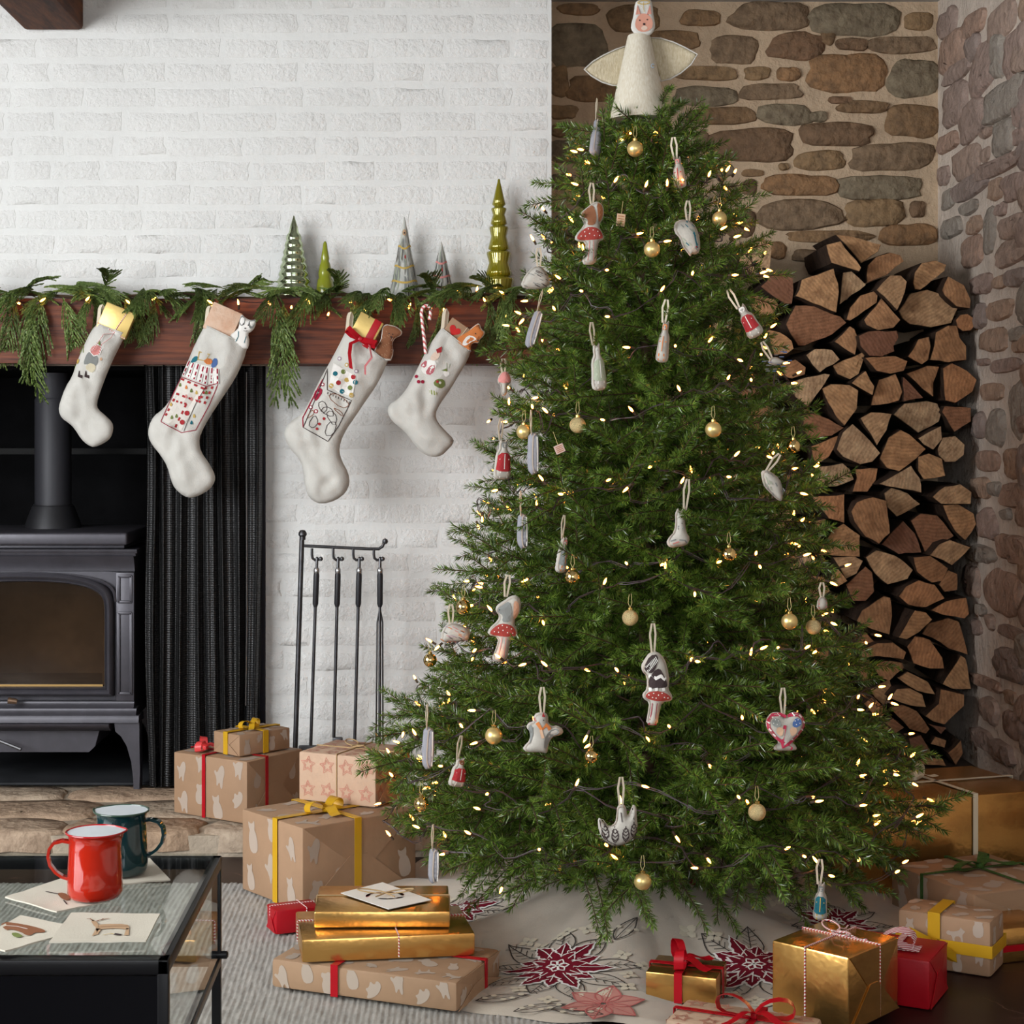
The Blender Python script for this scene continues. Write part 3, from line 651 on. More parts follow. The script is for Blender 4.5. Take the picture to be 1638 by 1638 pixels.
LA = [[(20,110),(90,75),(200,90),(185,250),(75,310),(5,230)],[(505,110),(585,90),(705,245),(695,265),(535,215)],[(560,55),(690,75),(820,110),(805,150),(705,220),(600,95)],[(735,330),(740,230),(790,180),(870,155),(930,170),(950,205),(850,285)],[(1000,330),(1010,270),(1050,215),(1130,200),(1190,225),(1180,260),(1040,370),(1010,365)],[(130,350),(190,285),(250,275),(315,300),(320,380),(310,450),(270,450)],[(350,370),(365,310),(550,245),(575,330),(580,380),(565,500),(330,405)],[(600,270),(650,262),(735,340),(580,455),(590,380)],[(790,370),(870,285),(930,285),(965,320),(955,380),(910,485)],[(620,540),(640,470),(700,400),(780,375),(800,400),(795,440),(720,490),(640,545)],[(720,540),(820,415),(930,540),(890,585),(800,600),(735,570)],[(915,490),(980,390),(1080,365),(1180,400),(1260,470),(1220,560),(1100,585),(980,565),(940,535)],[(1165,370),(1200,290),(1290,340),(1330,430),(1325,475),(1250,465),(1180,400)],[(1245,540),(1270,510),(1310,505),(1345,530),(1352,570),(1330,600),(1285,605),(1252,580)],[(40,415),(90,400),(215,425),(235,455),(200,510),(130,525)],[(275,565),(330,455),(440,460),(590,520),(625,555),(540,625),(380,690),(345,690),(300,620)],[(160,590),(240,610),(310,660),(320,705),(280,735),(210,740)],[(550,665),(640,575),(665,590),(685,640),(670,740),(570,675)],[(690,630),(740,605),(910,600),(920,640),(890,690),(895,720),(820,750),(750,745),(700,690)],[(970,750),(1030,650),(1090,635),(1100,690),(1085,770),(1050,795)],[(1095,770),(1120,690),(1130,610),(1200,570),(1250,570),(1265,640),(1305,690),(1305,770),(1200,785)],[(390,740),(440,705),(540,710),(585,765),(470,840),(430,800)],[(540,800),(600,770),(710,725),(725,740),(690,850),(640,880),(570,850)],[(725,755),(900,745),(970,775),(950,830),(870,848),(790,830)],[(240,800),(330,765),(390,810),(385,850),(310,875),(250,860)],[(275,905),(350,880),(500,845),(530,850),(480,930),(400,1035),(330,980)],[(650,900),(730,830),(780,920),(770,970),(700,930)],[(480,930),(530,905),(640,910),(690,940),(680,1050),(610,1145),(560,1090)],[(760,1028),(805,880),(900,845),(940,950),(920,1000),(850,1020)],[(945,865),(1060,985),(945,1005)],[(960,845),(1080,800),(1150,805),(1115,900),(1115,978),(1050,930)],[(1170,815),(1220,785),(1310,830),(1365,880),(1340,950),(1240,1015),(1185,1000)],[(380,1045),(430,1060),(610,1155),(540,1200),(420,1225),(375,1170)],[(565,1280),(600,1180),(655,1130),(720,1190),(815,1300),(770,1350),(700,1365),(600,1320)],[(700,1100),(760,1065),(880,1075),(850,1170),(795,1255),(760,1190)],[(885,1080),(950,1015),(1080,1000),(1140,1015),(1165,1070),(1150,1120),(1030,1185),(940,1120)],[(1165,1065),(1180,1030),(1330,1040),(1330,1120),(1235,1180)],[(810,1330),(860,1210),(930,1165),(980,1190),(1075,1275),(1020,1330),(920,1405),(850,1385)],[(1030,1215),(1160,1145),(1165,1220),(1115,1280),(1060,1250)],[(1140,1275),(1170,1210),(1240,1200),(1295,1250),(1290,1310),(1240,1350),(1180,1350),(1145,1310)],[(1030,1320),(1090,1300),(1165,1330),(1185,1430),(1060,1450),(1030,1400)],[(420,1260),(585,1195),(590,1210),(520,1320),(450,1365),(430,1330)],[(415,1385),(600,1355),(640,1390),(665,1450),(560,1490),(450,1490)],[(670,1390),(800,1385),(790,1450),(740,1520),(655,1520),(680,1440)],[(805,1475),(990,1370),(1040,1440),(1050,1525),(900,1495)],[(1110,1550),(1180,1490),(1270,1475),(1335,1520),(1330,1590),(1160,1590)]]
LB = [[(405,50),(585,35),(585,195),(500,170),(430,90)],[(800,30),(840,0),(930,30),(1000,90),(870,160),(820,110)],[(620,130),(650,80),(740,50),(815,70),(835,250),(775,310),(700,270),(640,190)],[(1120,95),(1200,85),(1290,140),(1305,200),(1245,290),(1190,240),(1150,170)],[(945,180),(1000,140),(1090,150),(1185,265),(1080,330),(1025,360),(980,260)],[(785,310),(905,180),(970,250),(1005,355),(880,365)],[(440,370),(520,230),(580,195),(670,260),(670,380),(560,375)],[(395,290),(430,180),(480,170),(470,240),(430,310)],[(1050,370),(1100,310),(1160,285),(1275,325),(1170,425),(1120,395)],[(700,380),(760,340),(860,370),(960,450),(930,500),(820,530),(750,470)],[(960,380),(1050,370),(1150,440),(1130,510),(1060,520),(980,460)],[(1100,530),(1150,450),(1200,470),(1200,560),(1130,570)],[(520,380),(640,375),(685,400),(650,470),(590,500),(560,440)],[(510,480),(550,445),(600,510),(540,545),(515,530)],[(590,530),(700,430),(735,460),(745,570),(700,620),(630,620)],[(880,595),(920,540),(990,505),(1080,530),(1135,605),(1030,655),(930,640)],[(650,730),(680,670),(800,590),(835,600),(845,700),(830,805),(720,770)],[(1055,670),(1140,620),(1250,600),(1265,690),(1240,715),(1120,695)],[(880,820),(970,670),(1030,680),(1065,720),(990,790),(920,830)],[(1005,800),(1040,740),(1150,710),(1210,730),(1240,830),(1260,915),(1150,880),(1060,820)],[(925,870),(970,810),(1050,830),(1120,930),(1130,990),(1050,990),(960,960)],[(665,890),(760,850),(850,845),(925,900),(910,940),(760,920),(680,930)],[(640,850),(700,790),(745,840),(680,860)],[(740,980),(800,945),(900,955),(910,985),(830,1055),(780,1040)],[(875,1040),(930,1005),(1040,1060),(1080,1130),(980,1110)],[(1120,1075),(1220,915),(1245,930),(1275,1100),(1170,1100)],[(835,1150),(870,1100),(940,1095),(1010,1130),(1030,1200),(940,1190)],[(1025,1250),(1100,1180),(1110,1100),(1240,1130),(1240,1190),(1130,1295),(1070,1280)],[(830,1200),(900,1185),(980,1220),(1050,1320),(1030,1345),(940,1320)],[(725,1100),(830,1045),(840,1080),(800,1190),(750,1150)],[(660,930),(720,940),(720,1020),(690,1070),(660,1010)],[(690,1180),(740,1140),(820,1220),(770,1270)],[(780,1300),(850,1260),(910,1310),(850,1350)],[(935,1370),(1000,1350),(1060,1450),(1000,1470),(950,1430)],[(1055,1400),(1080,1360),(1140,1380),(1130,1420)],[(960,1510),(1020,1470),(1120,1480),(1140,1520)],[(1150,1450),(1220,1380),(1230,1450),(1190,1515)],[(1040,1290),(1140,1310),(1110,1345)]]
POLY = [[(1180+x/3.561, 360+y/3.561) for x, y in p] for p in LA]+[[(1180+x/3.4127, 780+y/3.4127) for x, y in p] for p in LB]
ntr = len(POLY)
# further logs at the left end, mostly behind the tree
rl = random.Random(12)
def inside(pt, poly):
    x, y = pt; c = False
    for i in range(len(poly)):
        (x1, y1), (x2, y2) = poly[i-1], poly[i]
        if (y1 > y) != (y2 > y) and x < (x2-x1)*(y-y1)/(y2-y1)+x1: c = not c
    return c
for yy in range(455, 1215, 54):
    for xx in range(1050 if yy > 560 else 1130, 1330, 56):
        cx_, cy_ = xx+rl.uniform(-2, 2)+(28 if (yy//54) % 2 else 0), yy+rl.uniform(-2, 2)
        n = rl.choice([5, 6, 7]); r0 = 26
        p = [(cx_+r0*rl.uniform(.8, 1.1)*math.cos(a), cy_+r0*rl.uniform(.8, 1.1)*math.sin(a)) for a in np.linspace(0, 2*math.pi, n, endpoint=False)+rl.uniform(0, 1)]
        if max(y for x, y in p) > 1218: continue
        if any(inside(q, Q) for q in p+[(cx_, cy_)] for Q in POLY[:ntr]) or any(inside(q, p) for Q in POLY[:ntr] for q in Q): continue
        POLY.append(p)
def shape_word(p):
    n = len(p); xs = [a for a, b in p]; ys = [b for a, b in p]; w_, h_ = max(xs)-min(xs), max(ys)-min(ys)
    if n <= 4: return 'small triangular'
    if n >= 8: return 'large rounded' if w_*h_ > 3200 else 'rounded'
    if w_ > 1.6*h_: return 'flat half-round'
    if h_ > 1.35*w_: return 'tall wedge-shaped'
    return 'wedge-shaped' if n <= 6 else 'chunky half-round'
ordn = ['first', 'second', 'third', 'fourth', 'fifth', 'sixth', 'seventh', 'eighth', 'ninth', 'tenth', 'eleventh', 'twelfth', 'thirteenth', 'fourteenth', 'fifteenth', 'sixteenth', 'seventeenth', 'eighteenth']
cents = [(sum(a for a, b in p)/len(p), sum(b for a, b in p)/len(p)) for p in POLY]
rowof = [int((cy_-375)//56) for cx_, cy_ in cents]
rank = {}
for r_ in set(rowof):
    ids = sorted([i for i in range(len(POLY)) if rowof[i] == r_], key=lambda i: -cents[i][0])
    for k_, i in enumerate(ids): rank[i] = k_
for i, p in enumerate(POLY):
    r_ = random.Random(i*7+1); Yf = 5.44+r_.uniform(-.035, .05)+(0.03 if i >= ntr else 0)
    Yb_ = min(YB-.03, Yf+r_.uniform(.33, .40))
    # densify + roughen outline, shrink slightly so that neighbours do not touch
    cx_, cy_ = cents[i]; q = []
    for a in range(len(p)):
        (xa, ya), (xb, yb) = p[a], p[(a+1) % len(p)]
        dd = math.hypot(xb-xa, yb-ya); k_ = max(1, int(dd/12))
        for j in range(k_):
            t = j/k_; q.append((lerp(xa, xb, t)+(r_.uniform(-1.1, 1.1) if j else 0), lerp(ya, yb, t)+(r_.uniform(-1.1, 1.1) if j else 0)))
    pc = P(cx_, cy_, Yf); o = Vector((pc.x, Yf, pc.z))
    wp = [P(x, y, Yf)-o for x, y in q]
    if min(v.z for v in wp)+o.z < ZP+.002:
        o.z += ZP+.002-(min(v.z for v in wp)+o.z)
    wp = [v*.985 for v in wp]
    n = len(wp)
    lab = f'{shape_word(p)} log, {ordn[min(rank[i],17)]} from the stone side wall in the {ordn[rowof[i]]} row down'
    lg = thing('firewood_log', lab, 'log', o, (0, 0, r_.uniform(-.03, .03)), 'split firewood stacked against the stone wall')
    vs = []; fs = []
    for (sc, y) in ((1.0, .004), (1.02, .03), (1.0, (Yb_-Yf)*.5), (.96, Yb_-Yf)):
        for v in wp: vs.append((v.x*sc+(r_.uniform(-.002, .002) if y > .01 else 0), y, v.z*sc+(r_.uniform(-.002, .002) if y > .01 else 0)))
    for a in range(3):
        for j in range(n): fs.append((a*n+j, a*n+(j+1) % n, (a+1)*n+(j+1) % n, (a+1)*n+j))
    fs.append(tuple(3*n+j for j in range(n)))
    MB().add(vs, fs).build('bark', lbk, lg, ang=50)
    vs = [(v.x, .006, v.z) for v in wp]+[(v.x*.975, r_.uniform(-.001, .001), v.z*.975) for v in wp]+[(v.x*.55, r_.uniform(-.004, .003), v.z*.55) for v in wp]
    fs = [(a*n+j, a*n+(j+1) % n, (a+1)*n+(j+1) % n, (a+1)*n+j) for a in range(2) for j in range(n)]+[tuple(2*n+j for j in range(n))]
    MB().add(vs, fs).build('cut_face', lf, lg, ang=30)
# ================================================================== SOFT SHAPES AND EMBROIDERY
def densify(poly, step, closed=True):
    out = []; n = len(poly)
    for i in range(n if closed else n-1):
        a, b = poly[i], poly[(i+1) % n]; d = math.hypot(b[0]-a[0], b[1]-a[1]); k = max(1, int(math.ceil(d/step)))
        for j in range(k): out.append((lerp(a[0], b[0], j/k), lerp(a[1], b[1], j/k)))
    if not closed: out.append(poly[-1])
    return out
def smooth_poly(poly, it=1):
    for _ in range(it):
        q = []
        for i in range(len(poly)):
            a, b = poly[i], poly[(i+1) % len(poly)]
            q += [(a[0]*.75+b[0]*.25, a[1]*.75+b[1]*.25), (a[0]*.25+b[0]*.75, a[1]*.25+b[1]*.75)]
        poly = q
    return poly
def seg_dist(pts, poly, skip=()):
    pts = np.asarray(pts, float); A_ = np.asarray(poly, float); B_ = np.roll(A_, -1, 0); best = np.full(len(pts), 1e9)
    for i in range(len(A_)):
        if i in skip: continue
        d = B_[i]-A_[i]; L2 = d@d
        t = np.clip(((pts-A_[i])@d)/(L2 or 1), 0, 1); q = A_[i]+t[:, None]*d
        best = np.minimum(best, np.hypot(*(pts-q).T))
    return best
def in_poly(pts, poly):
    pts = np.asarray(pts, float); c = np.zeros(len(pts), bool); n = len(poly); x, y = pts[:, 0], pts[:, 1]
    for i in range(n):
        (x1, y1), (x2, y2) = poly[i-1], poly[i]
        if y1 == y2: continue
        m = ((y1 > y) != (y2 > y)) & (x < (x2-x1)*(y-y1)/(y2-y1)+x1); c ^= m
    return c
def fill(poly, step):
    """triangulated polygon with inner points -> (pts, tris, n_boundary)"""
    b = densify(poly, step); xs = [p[0] for p in b]; ys = [p[1] for p in b]; pts = []
    gx = np.arange(min(xs), max(xs), step); gy = np.arange(min(ys), max(ys), step*.866)
    for j, y in enumerate(gy):
        for x in gx: pts.append((x+(step/2 if j % 2 else 0), y))
    if pts:
        pts = np.array(pts); k = in_poly(pts, b); pts = pts[k]
        if len(pts): pts = pts[seg_dist(pts, b) > step*.5]
    else: pts = np.zeros((0, 2))
    vv = [Vector(p) for p in b]+[Vector(p) for p in pts]
    r = delaunay_2d_cdt(vv, [], [list(range(len(b)))], 1, 1e-7)
    return [tuple(p) for p in r[0]], [tuple(f) for f in r[2]]
class Pillow:
    """inflated soft shape in the local xz plane, front towards -y"""
    def __init__(s, outline, thick, R, step, open_edges=(), wr=0.0, seed=0):
        s.o = outline; s.t = thick; s.R = R; s.step = step; s.open = set(open_edges); s.wr = wr; s.seed = seed
    def depth(s, pts):
        d = seg_dist(pts, s.o, s.open); u = np.clip(d/s.R, 0, 1)
        z = s.t/2*np.sqrt(np.clip(1-(1-u)**2, 0, 1))
        if s.wr:
            pts = list(pts)
            z = z+np.array([s.wr*u_*(mnoise.noise((p[0]*22+p[1]*9+s.seed, p[1]*10-p[0]*5, 1.5))+.6*mnoise.noise((p[0]*34, p[1]*30, s.seed))) for p, u_ in zip(pts, u)])
        return z
    def mesh(s):
        pts, tris = fill(s.o, s.step); n = len(pts); z = s.depth(pts); mb = MB()
        vs = [(x, -d, y) for (x, y), d in zip(pts, z)]+[(x, d*.8+.0004, y) for (x, y), d in zip(pts, z)]
        fs = [f for f in tris]+[tuple(i+n for i in reversed(f)) for f in tris]
        # side walls along the boundary edges
        ec = {}
        for f in tris:
            for i in range(3):
                e = (f[i], f[(i+1) % 3]); key = tuple(sorted(e)); ec.setdefault(key, []).append(e)
        for key, l in ec.items():
            if len(l) == 1: a, b = l[0]; fs.append((b, a, a+n, b+n))
        return mb.add(vs, fs)
class Decal:
    wk = 1.0
    def __init__(s): s.mb = MB(); s.mats = []
    def mi(s, m):
        if m not in s.mats: s.mats.append(m)
        return s.mats.index(m)
    def poly(s, pts, mat, f, layer=0, step=None):
        try:
            if step: P_, T_ = fill(pts, step)
            else:
                r = delaunay_2d_cdt([Vector(p) for p in pts], [], [list(range(len(pts)))], 1, 1e-8); P_, T_ = [tuple(p) for p in r[0]], r[2]
            s.mb.add(f(P_, layer), [tuple(t) for t in T_], s.mi(mat))
        except Exception: pass
    def line(s, pts, wd, mat, f, layer=0, closed=False, step=None):
        wd = wd*s.wk
        if closed: pts = list(pts)+[pts[0]]
        if step: pts = densify(pts, step, False)
        n = len(pts); L_ = []; R_ = []
        for i, p in enumerate(pts):
            a, b = pts[max(0, i-1)], pts[min(n-1, i+1)]; dx, dy = b[0]-a[0], b[1]-a[1]; l = math.hypot(dx, dy) or 1
            L_.append((p[0]-dy/l*wd/2, p[1]+dx/l*wd/2)); R_.append((p[0]+dy/l*wd/2, p[1]-dx/l*wd/2))
        s.mb.add(f(L_+R_, layer), [(i, i+1, n+i+1, n+i) for i in range(n-1)], s.mi(mat))
    def disc(s, c, r, mat, f, layer=0, n=10, ry=None):
        s.poly([(c[0]+r*math.cos(q), c[1]+(ry or r)*math.sin(q)) for q in np.linspace(0, 2*math.pi, n, endpoint=False)], mat, f, layer)
    def build(s, name, parent=None, **k):
        if not s.mb.v: return None
        return s.mb.build(name, s.mats, parent, smooth=False, **k)
def C(name, c, rough=.85): return M(name, c, rough)
linen = M('cream_linen', (.60, .585, .54), .92, var=.07, vscale=14, bump=.6, bscale=300, bdist=.0015)
linen_orn = M('ornament_linen', (.47, .445, .395), .92, var=.10, vscale=40, bump=.5, bscale=300, bdist=.0012)
linen_grey = M('grey_linen_back', (.30, .30, .33), .9, var=.08, vscale=30, bump=.4, bscale=400, bdist=.001)
ribbon_cream = M('cream_ribbon', (.70, .62, .48), .6)
red_t = C('red_thread', (.36, .03, .035)); crimson = C('crimson_thread', (.30, .015, .04)); pink_t = C('pink_thread', (.60, .24, .22)); brown_t = C('brown_thread', (.24, .10, .05))
dark_t = C('dark_thread', (.05, .035, .035)); green_t = C('green_thread', (.16, .20, .06)); teal_t = C('teal_thread', (.02, .14, .18)); gold_t = C('gold_thread', (.52, .36, .10))
grey_t = C('grey_thread', (.22, .23, .22)); orange_t = C('orange_thread', (.60, .20, .06)); white_t = C('white_thread', (.80, .78, .74)); blue_t = C('blue_thread', (.08, .15, .35)); sage_t = C('sage_thread', (.36, .40, .30)); lilac_t = C('lilac_thread', (.35, .26, .33))
tan_t = C('tan_thread', (.45, .30, .18))

# ================================================================== STOCKINGS
YK = 5.10
def stocking(name, label, ox, oy, sc, outline, decals, thick, seed):
    Pp = lambda p: P(ox+p[0]/sc, oy+p[1]/sc, YK)
    tl = Pp(outline[0]); root = thing(name, label, 'stocking', (tl.x, YK, tl.z), group='stockings hanging from the mantel')
    o2 = Vector(root.location)
    loc = lambda p: ((Pp(p)-o2).x, (Pp(p)-o2).z)
    ol = [loc(p) for p in outline]
    # keep the two mouth corners, round the rest
    ring = ol[1:]+[ol[0]]
    sm = [ring[0]]
    for i in range(len(ring)-1):
        a, b = ring[i], ring[i+1]; sm += [(a[0]*.75+b[0]*.25, a[1]*.75+b[1]*.25), (a[0]*.25+b[0]*.75, a[1]*.25+b[1]*.75)]
    sm.append(ring[-1])
    pil = Pillow(sm, thick, thick*.85, .008, open_edges=(len(sm)-1,), wr=.013, seed=seed)
    body = pil.mesh().build('sock', linen, root, ang=180)
    f = lambda pts, layer: [(x, -d-.0012-.0006*layer, y) for (x, y), d in zip(pts, pil.depth(pts))]
    D = Decal(); decals(D, lambda l: [loc(p) for p in l], f); D.build('embroidery', root)
    # hem along the mouth
    hem = densify([sm[-1], sm[0]], .01, False); d = pil.depth(hem)
    MB().tube([(x, -dd-.001, z) for (x, z), dd in zip(hem, d)], .0016, 5).build('hem', linen, root)
    # hanging loop at the left corner
    top = (ol[0][0]+.012, ol[0][1]+.055)
    MB().strip([(ol[0][0]+.002, -.004, ol[0][1]-.01), (top[0]-.004, -.006, top[1]-.01), (top[0], 0, top[1]), (top[0]+.006, .006, top[1]-.012), (ol[0][0]+.012, .006, ol[0][1]-.008)], .010, (1, 0, .25), .001).build('hanging_loop', ribbon_cream, root)
    return root, loc, pil
def ring_dots(D, f, pts, r, mats, layer=1):
    for i, p in enumerate(pts): D.disc(p, r, mats[i % len(mats)], f, layer, 8)
def dec1(D, L, f):
    D.poly(smooth_poly(L([(262,545),(290,470),(320,445),(385,480),(383,540),(350,570),(300,545)])), grey_t, f, 0, .01)
    D.poly(smooth_poly(L([(318,445),(345,400),(395,400),(412,440),(395,475),(350,480)])), pink_t, f, 1, .01)
    D.poly(L([(372,380),(400,365),(402,405)]), green_t, f, 2)
    D.line(L([(318,445),(350,482),(398,470),(412,432)]), .0025, white_t, f, 2)
    D.poly(smooth_poly(L([(275,570),(310,535),(360,545),(365,590),(330,615)])), C('oat_thread', (.56,.50,.36)), f, 1, .01)
    for x in (228, 278): D.poly(L([(x,620),(x+5,595),(x+12,595),(x+15,625),(x+35,630),(x+33,655),(x-2,640)]), dark_t, f, 1)
    D.poly(smooth_poly(L([(205,540),(215,500),(232,510),(225,540)])), gold_t, f, 1); D.line(L([(235,460),(250,420),(262,400),(265,455)]), .003, green_t, f, 1)
    D.poly(smooth_poly(L([(395,500),(410,490),(418,510),(400,520)])), C('peach_thread', (.65,.42,.28)), f, 1)
S1 = [(365,230),(585,310),(540,400),(480,520),(430,640),(385,760),(360,850),(370,890),(430,940),(480,990),(490,1040),(470,1110),(420,1150),(340,1185),(290,1165),(240,1120),(190,1040),(150,1000),(90,960),(65,900),(75,840),(120,715),(170,640),(210,520),(260,400),(320,280)]
s1 = stocking('christmas_stocking', 'short linen stocking with small hedgehog in grey coat, hung farthest from the tree', 80, 470, 4.818, S1, dec1, .046, 1)
def dec2(D, L, f):
    D.poly(L([(1020,625),(1065,520),(1300,580),(1310,690),(1215,700)]), white_t, f, 0, .012)
    for a, b in (((1080,520),(1030,625)),((1115,535),(1075,640)),((1155,545),(1120,660)),((1195,560),(1165,680)),((1225,570),(1205,695)),((1260,575),(1250,690)),((1300,580),(1300,690))):
        D.line(L([a, b]), .0042, crimson, f, 1, step=.012); m_ = ((a[0]+b[0])/2, (a[1]+b[1])/2); D.line(L([(lerp(a[0],b[0],.35),lerp(a[1],b[1],.35)), m_]), .0045, white_t, f, 2); D.line(L([(lerp(a[0],b[0],.75),lerp(a[1],b[1],.75)), (lerp(a[0],b[0],.88),lerp(a[1],b[1],.88))]), .0045, white_t, f, 2)
        D.line(L([(a[0]+14,a[1]+4),(b[0]+16,b[1]+8)]), .0012, dark_t, f, 1)
    D.poly(smooth_poly(L([(1085,540),(1110,490),(1150,480),(1150,520)])), teal_t, f, 1); D.poly(smooth_poly(L([(1190,520),(1240,495),(1270,530),(1230,555)])), orange_t, f, 3); D.poly(smooth_poly(L([(1265,500),(1300,500),(1300,560),(1250,580)])), blue_t, f, 1); D.line(L([(1160,450),(1240,470),(1210,520),(1150,510),(1160,450)]), .003, gold_t, f, 2)
    out = [(865,985),(940,800),(1015,640),(1215,715),(1305,690),(1240,850),(1130,1050),(1020,1070)]
    D.line(L(out), .0022, crimson, f, 1, True, .012); D.line(L([(1215,715),(1130,850),(1040,1060)]), .0016, dark_t, f, 2, step=.012)
    D.poly(L([(880,975),(950,800),(1020,650),(1205,720),(1120,880),(1020,1055)]), C('pale_stitch', (.70,.66,.60)), f, 0, .012)
    for a, b in (((1015,655),(1200,735)),((980,770),(1150,830)),((950,820),(1060,850)),((900,940),(965,810)),((1060,850),(975,1030)),((1215,720),(1160,840)),((1260,715),(1200,850))):
        n = 7
        for k in range(n):
            if k % 2 == 0: D.line(L([(lerp(a[0],b[0],k/n), lerp(a[1],b[1],k/n)), (lerp(a[0],b[0],(k+1)/n), lerp(a[1],b[1],(k+1)/n))]), .0062, red_t, f, 2)
    for (x, y) in ((1065,920),(1030,990)): D.disc(L([(x, y)])[0], .0075, red_t, f, 3)
    for (x, y), m_ in zip(((1010,700),(1060,720),(1100,745),(1140,760),(940,850),(985,940),(950,950),(1120,940),(1100,990),(1215,760),(1060,790),(1100,810),(1160,800)), (green_t, orange_t, green_t, gold_t, gold_t, green_t, green_t, gold_t, teal_t, green_t, pink_t, pink_t, red_t)):
        D.poly(smooth_poly(L([(x-14,y+16),(x,y-22),(x+14,y+16)])), m_, f, 3)
S2 = [(1195,240),(1525,400),(1490,520),(1430,650),(1330,800),(1230,950),(1160,1080),(1150,1150),(1165,1220),(1230,1310),(1275,1400),(1270,1450),(1230,1510),(1150,1555),(1090,1575),(1030,1560),(960,1500),(930,1430),(905,1330),(850,1240),(790,1170),(755,1100),(760,1020),(800,940),(870,890),(940,800),(990,690),(1050,550),(1120,380)]
s2 = stocking('christmas_stocking', 'long linen stocking embroidered with a red striped candy shop', 80, 470, 4.818, S2, dec2, .056, 2)
def dec3(D, L, f):
    D.poly(L([(405,690),(440,520),(610,620),(585,770),(480,740)]), white_t, f, 0, .012)
    dots = [((455,600),teal_t),((515,585),green_t),((480,668),red_t),((540,648),gold_t),((425,690),gold_t),((505,732),teal_t),((565,705),green_t),((605,665),teal_t),((575,760),gold_t),((590,625),red_t)]
    for p, m_ in dots: D.disc(L([p])[0], .0072, m_, f, 1)
    for a, b in (((440,520),(610,620)),((420,600),(600,700)),((400,680),(585,770)),((440,520),(400,690)),((530,570),(490,740)),((610,620),(585,770))): D.line(L([a, b]), .001, C('pale_stitch', (.70,.66,.60)), f, 1, step=.012)
    D.line(L([(395,720),(575,800),(480,990),(400,1105),(215,1000),(300,800),(395,560)]), .0022, dark_t, f, 1, True, .012)
    D.line(L([(215,1000),(210,930),(290,770),(360,640)]), .003, crimson, f, 1, False, .012)
    for (x, y, r_, m_) in ((485,487,.0062,lilac_t),(540,535,.006,gold_t),(612,582,.006,lilac_t),(360,680,.0055,crimson),(270,850,.006,crimson),(310,880,.006,crimson)):
        D.disc(L([(x, y)])[0], r_, m_, f, 1); D.disc(L([(x, y)])[0], r_*.55, white_t, f, 2)
    D.poly(smooth_poly(L([(295,800),(290,740),(340,700),(365,730),(320,800)])), crimson, f, 1)
    for pts in ([(395,770),(450,740),(540,800),(560,840),(500,860)], [(340,880),(380,840),(440,870),(440,930)], [(380,900),(420,870),(470,920),(450,1000)], [(250,980),(300,900),(330,960),(290,1010)], [(400,960),(470,960),(440,1060),(370,1060)], [(320,820),(370,800),(400,860),(360,900)], [(430,850),(500,880),(520,930)], [(235,940),(280,860),(300,900)]):
        D.line(smooth_poly(L(pts)), .0018, brown_t if len(pts) % 2 else dark_t, f, 1, True)
    for (x, y) in ((335,975),(318,1010),(370,935)): D.disc(L([(x, y)])[0], .0042, red_t, f, 2)
    for k in range(9): D.line(L([(400+k*20,735+k*9),(397+k*20,752+k*9)]), .002, dark_t, f, 2)
S3 = [(530,280),(840,510),(800,610),(750,700),(680,800),(600,920),(530,1020),(490,1110),(480,1180),(500,1250),(550,1340),(560,1420),(530,1490),(450,1550),(350,1575),(280,1550),(240,1500),(220,1420),(210,1300),(170,1220),(110,1160),(70,1080),(70,1020),(110,960),(200,900),(260,800),(330,650),(400,530),(470,400)]
s3 = stocking('christmas_stocking', 'long linen stocking with coloured dots above an outlined gingerbread house', 440, 470, 4.68, S3, dec3, .056, 3)
def dec4(D, L, f):
    D.poly(L([(1205,420),(1250,395),(1245,440),(1215,450)]), red_t, f, 2); D.poly(smooth_poly(L([(1160,475),(1200,430),(1240,450),(1215,500),(1170,505)])), C('pale_peach', (.68,.52,.42)), f, 1)
    D.poly(smooth_poly(L([(1090,560),(1130,490),(1215,510),(1195,590),(1170,610),(1110,600)])), white_t, f, 0, .01)
    D.poly(smooth_poly(L([(1080,540),(1140,490),(1130,560)])), C('rose_thread', (.45,.12,.14)), f, 1); D.poly(smooth_poly(L([(1120,600),(1160,535),(1205,540),(1175,612)])), C('rose_thread', (.45,.12,.14)), f, 1)
    for (x, y) in ((1058,620),(1075,660),(1105,660)): D.disc(L([(x, y)])[0], .0052, crimson, f, 1)
    D.poly(smooth_poly(L([(1205,640),(1265,640),(1275,690),(1240,715),(1180,680)])), green_t, f, 1, .01)
    D.poly(smooth_poly(L([(1245,600),(1285,570),(1310,600),(1285,630)])), white_t, f, 0); D.poly(L([(1245,575),(1285,560),(1290,585)]), green_t, f, 2)
    D.line(L([(1285,560),(1285,520)]), .002, sage_t, f, 1); D.line(L([(1300,560),(1310,525)]), .002, sage_t, f, 1)
    D.disc(L([(1215,660)])[0], .004, red_t, f, 2); D.disc(L([(1235,668)])[0], .004, white_t, f, 2)
    D.poly(smooth_poly(L([(1150,715),(1215,735),(1210,765),(1160,750)])), C('olive_check', (.30,.33,.14)), f, 1)
    for k in range(3): D.line(L([(1160+k*20,718+k*6),(1165+k*20,758+k*3)]), .002, white_t, f, 2)
S4 = [(1245,255),(1465,430),(1440,500),(1380,600),(1310,720),(1230,830),(1200,900),(1215,960),(1290,1040),(1340,1090),(1330,1130),(1290,1170),(1250,1210),(1190,1225),(1120,1205),(1060,1150),(1010,1080),(960,1020),(880,960),(840,890),(850,830),(930,780),(1000,690),(1080,530),(1150,390)]
s4 = stocking('christmas_stocking', 'short linen stocking with two mice in red and green, nearest the tree', 440, 470, 4.68, S4, dec4, .046, 4)

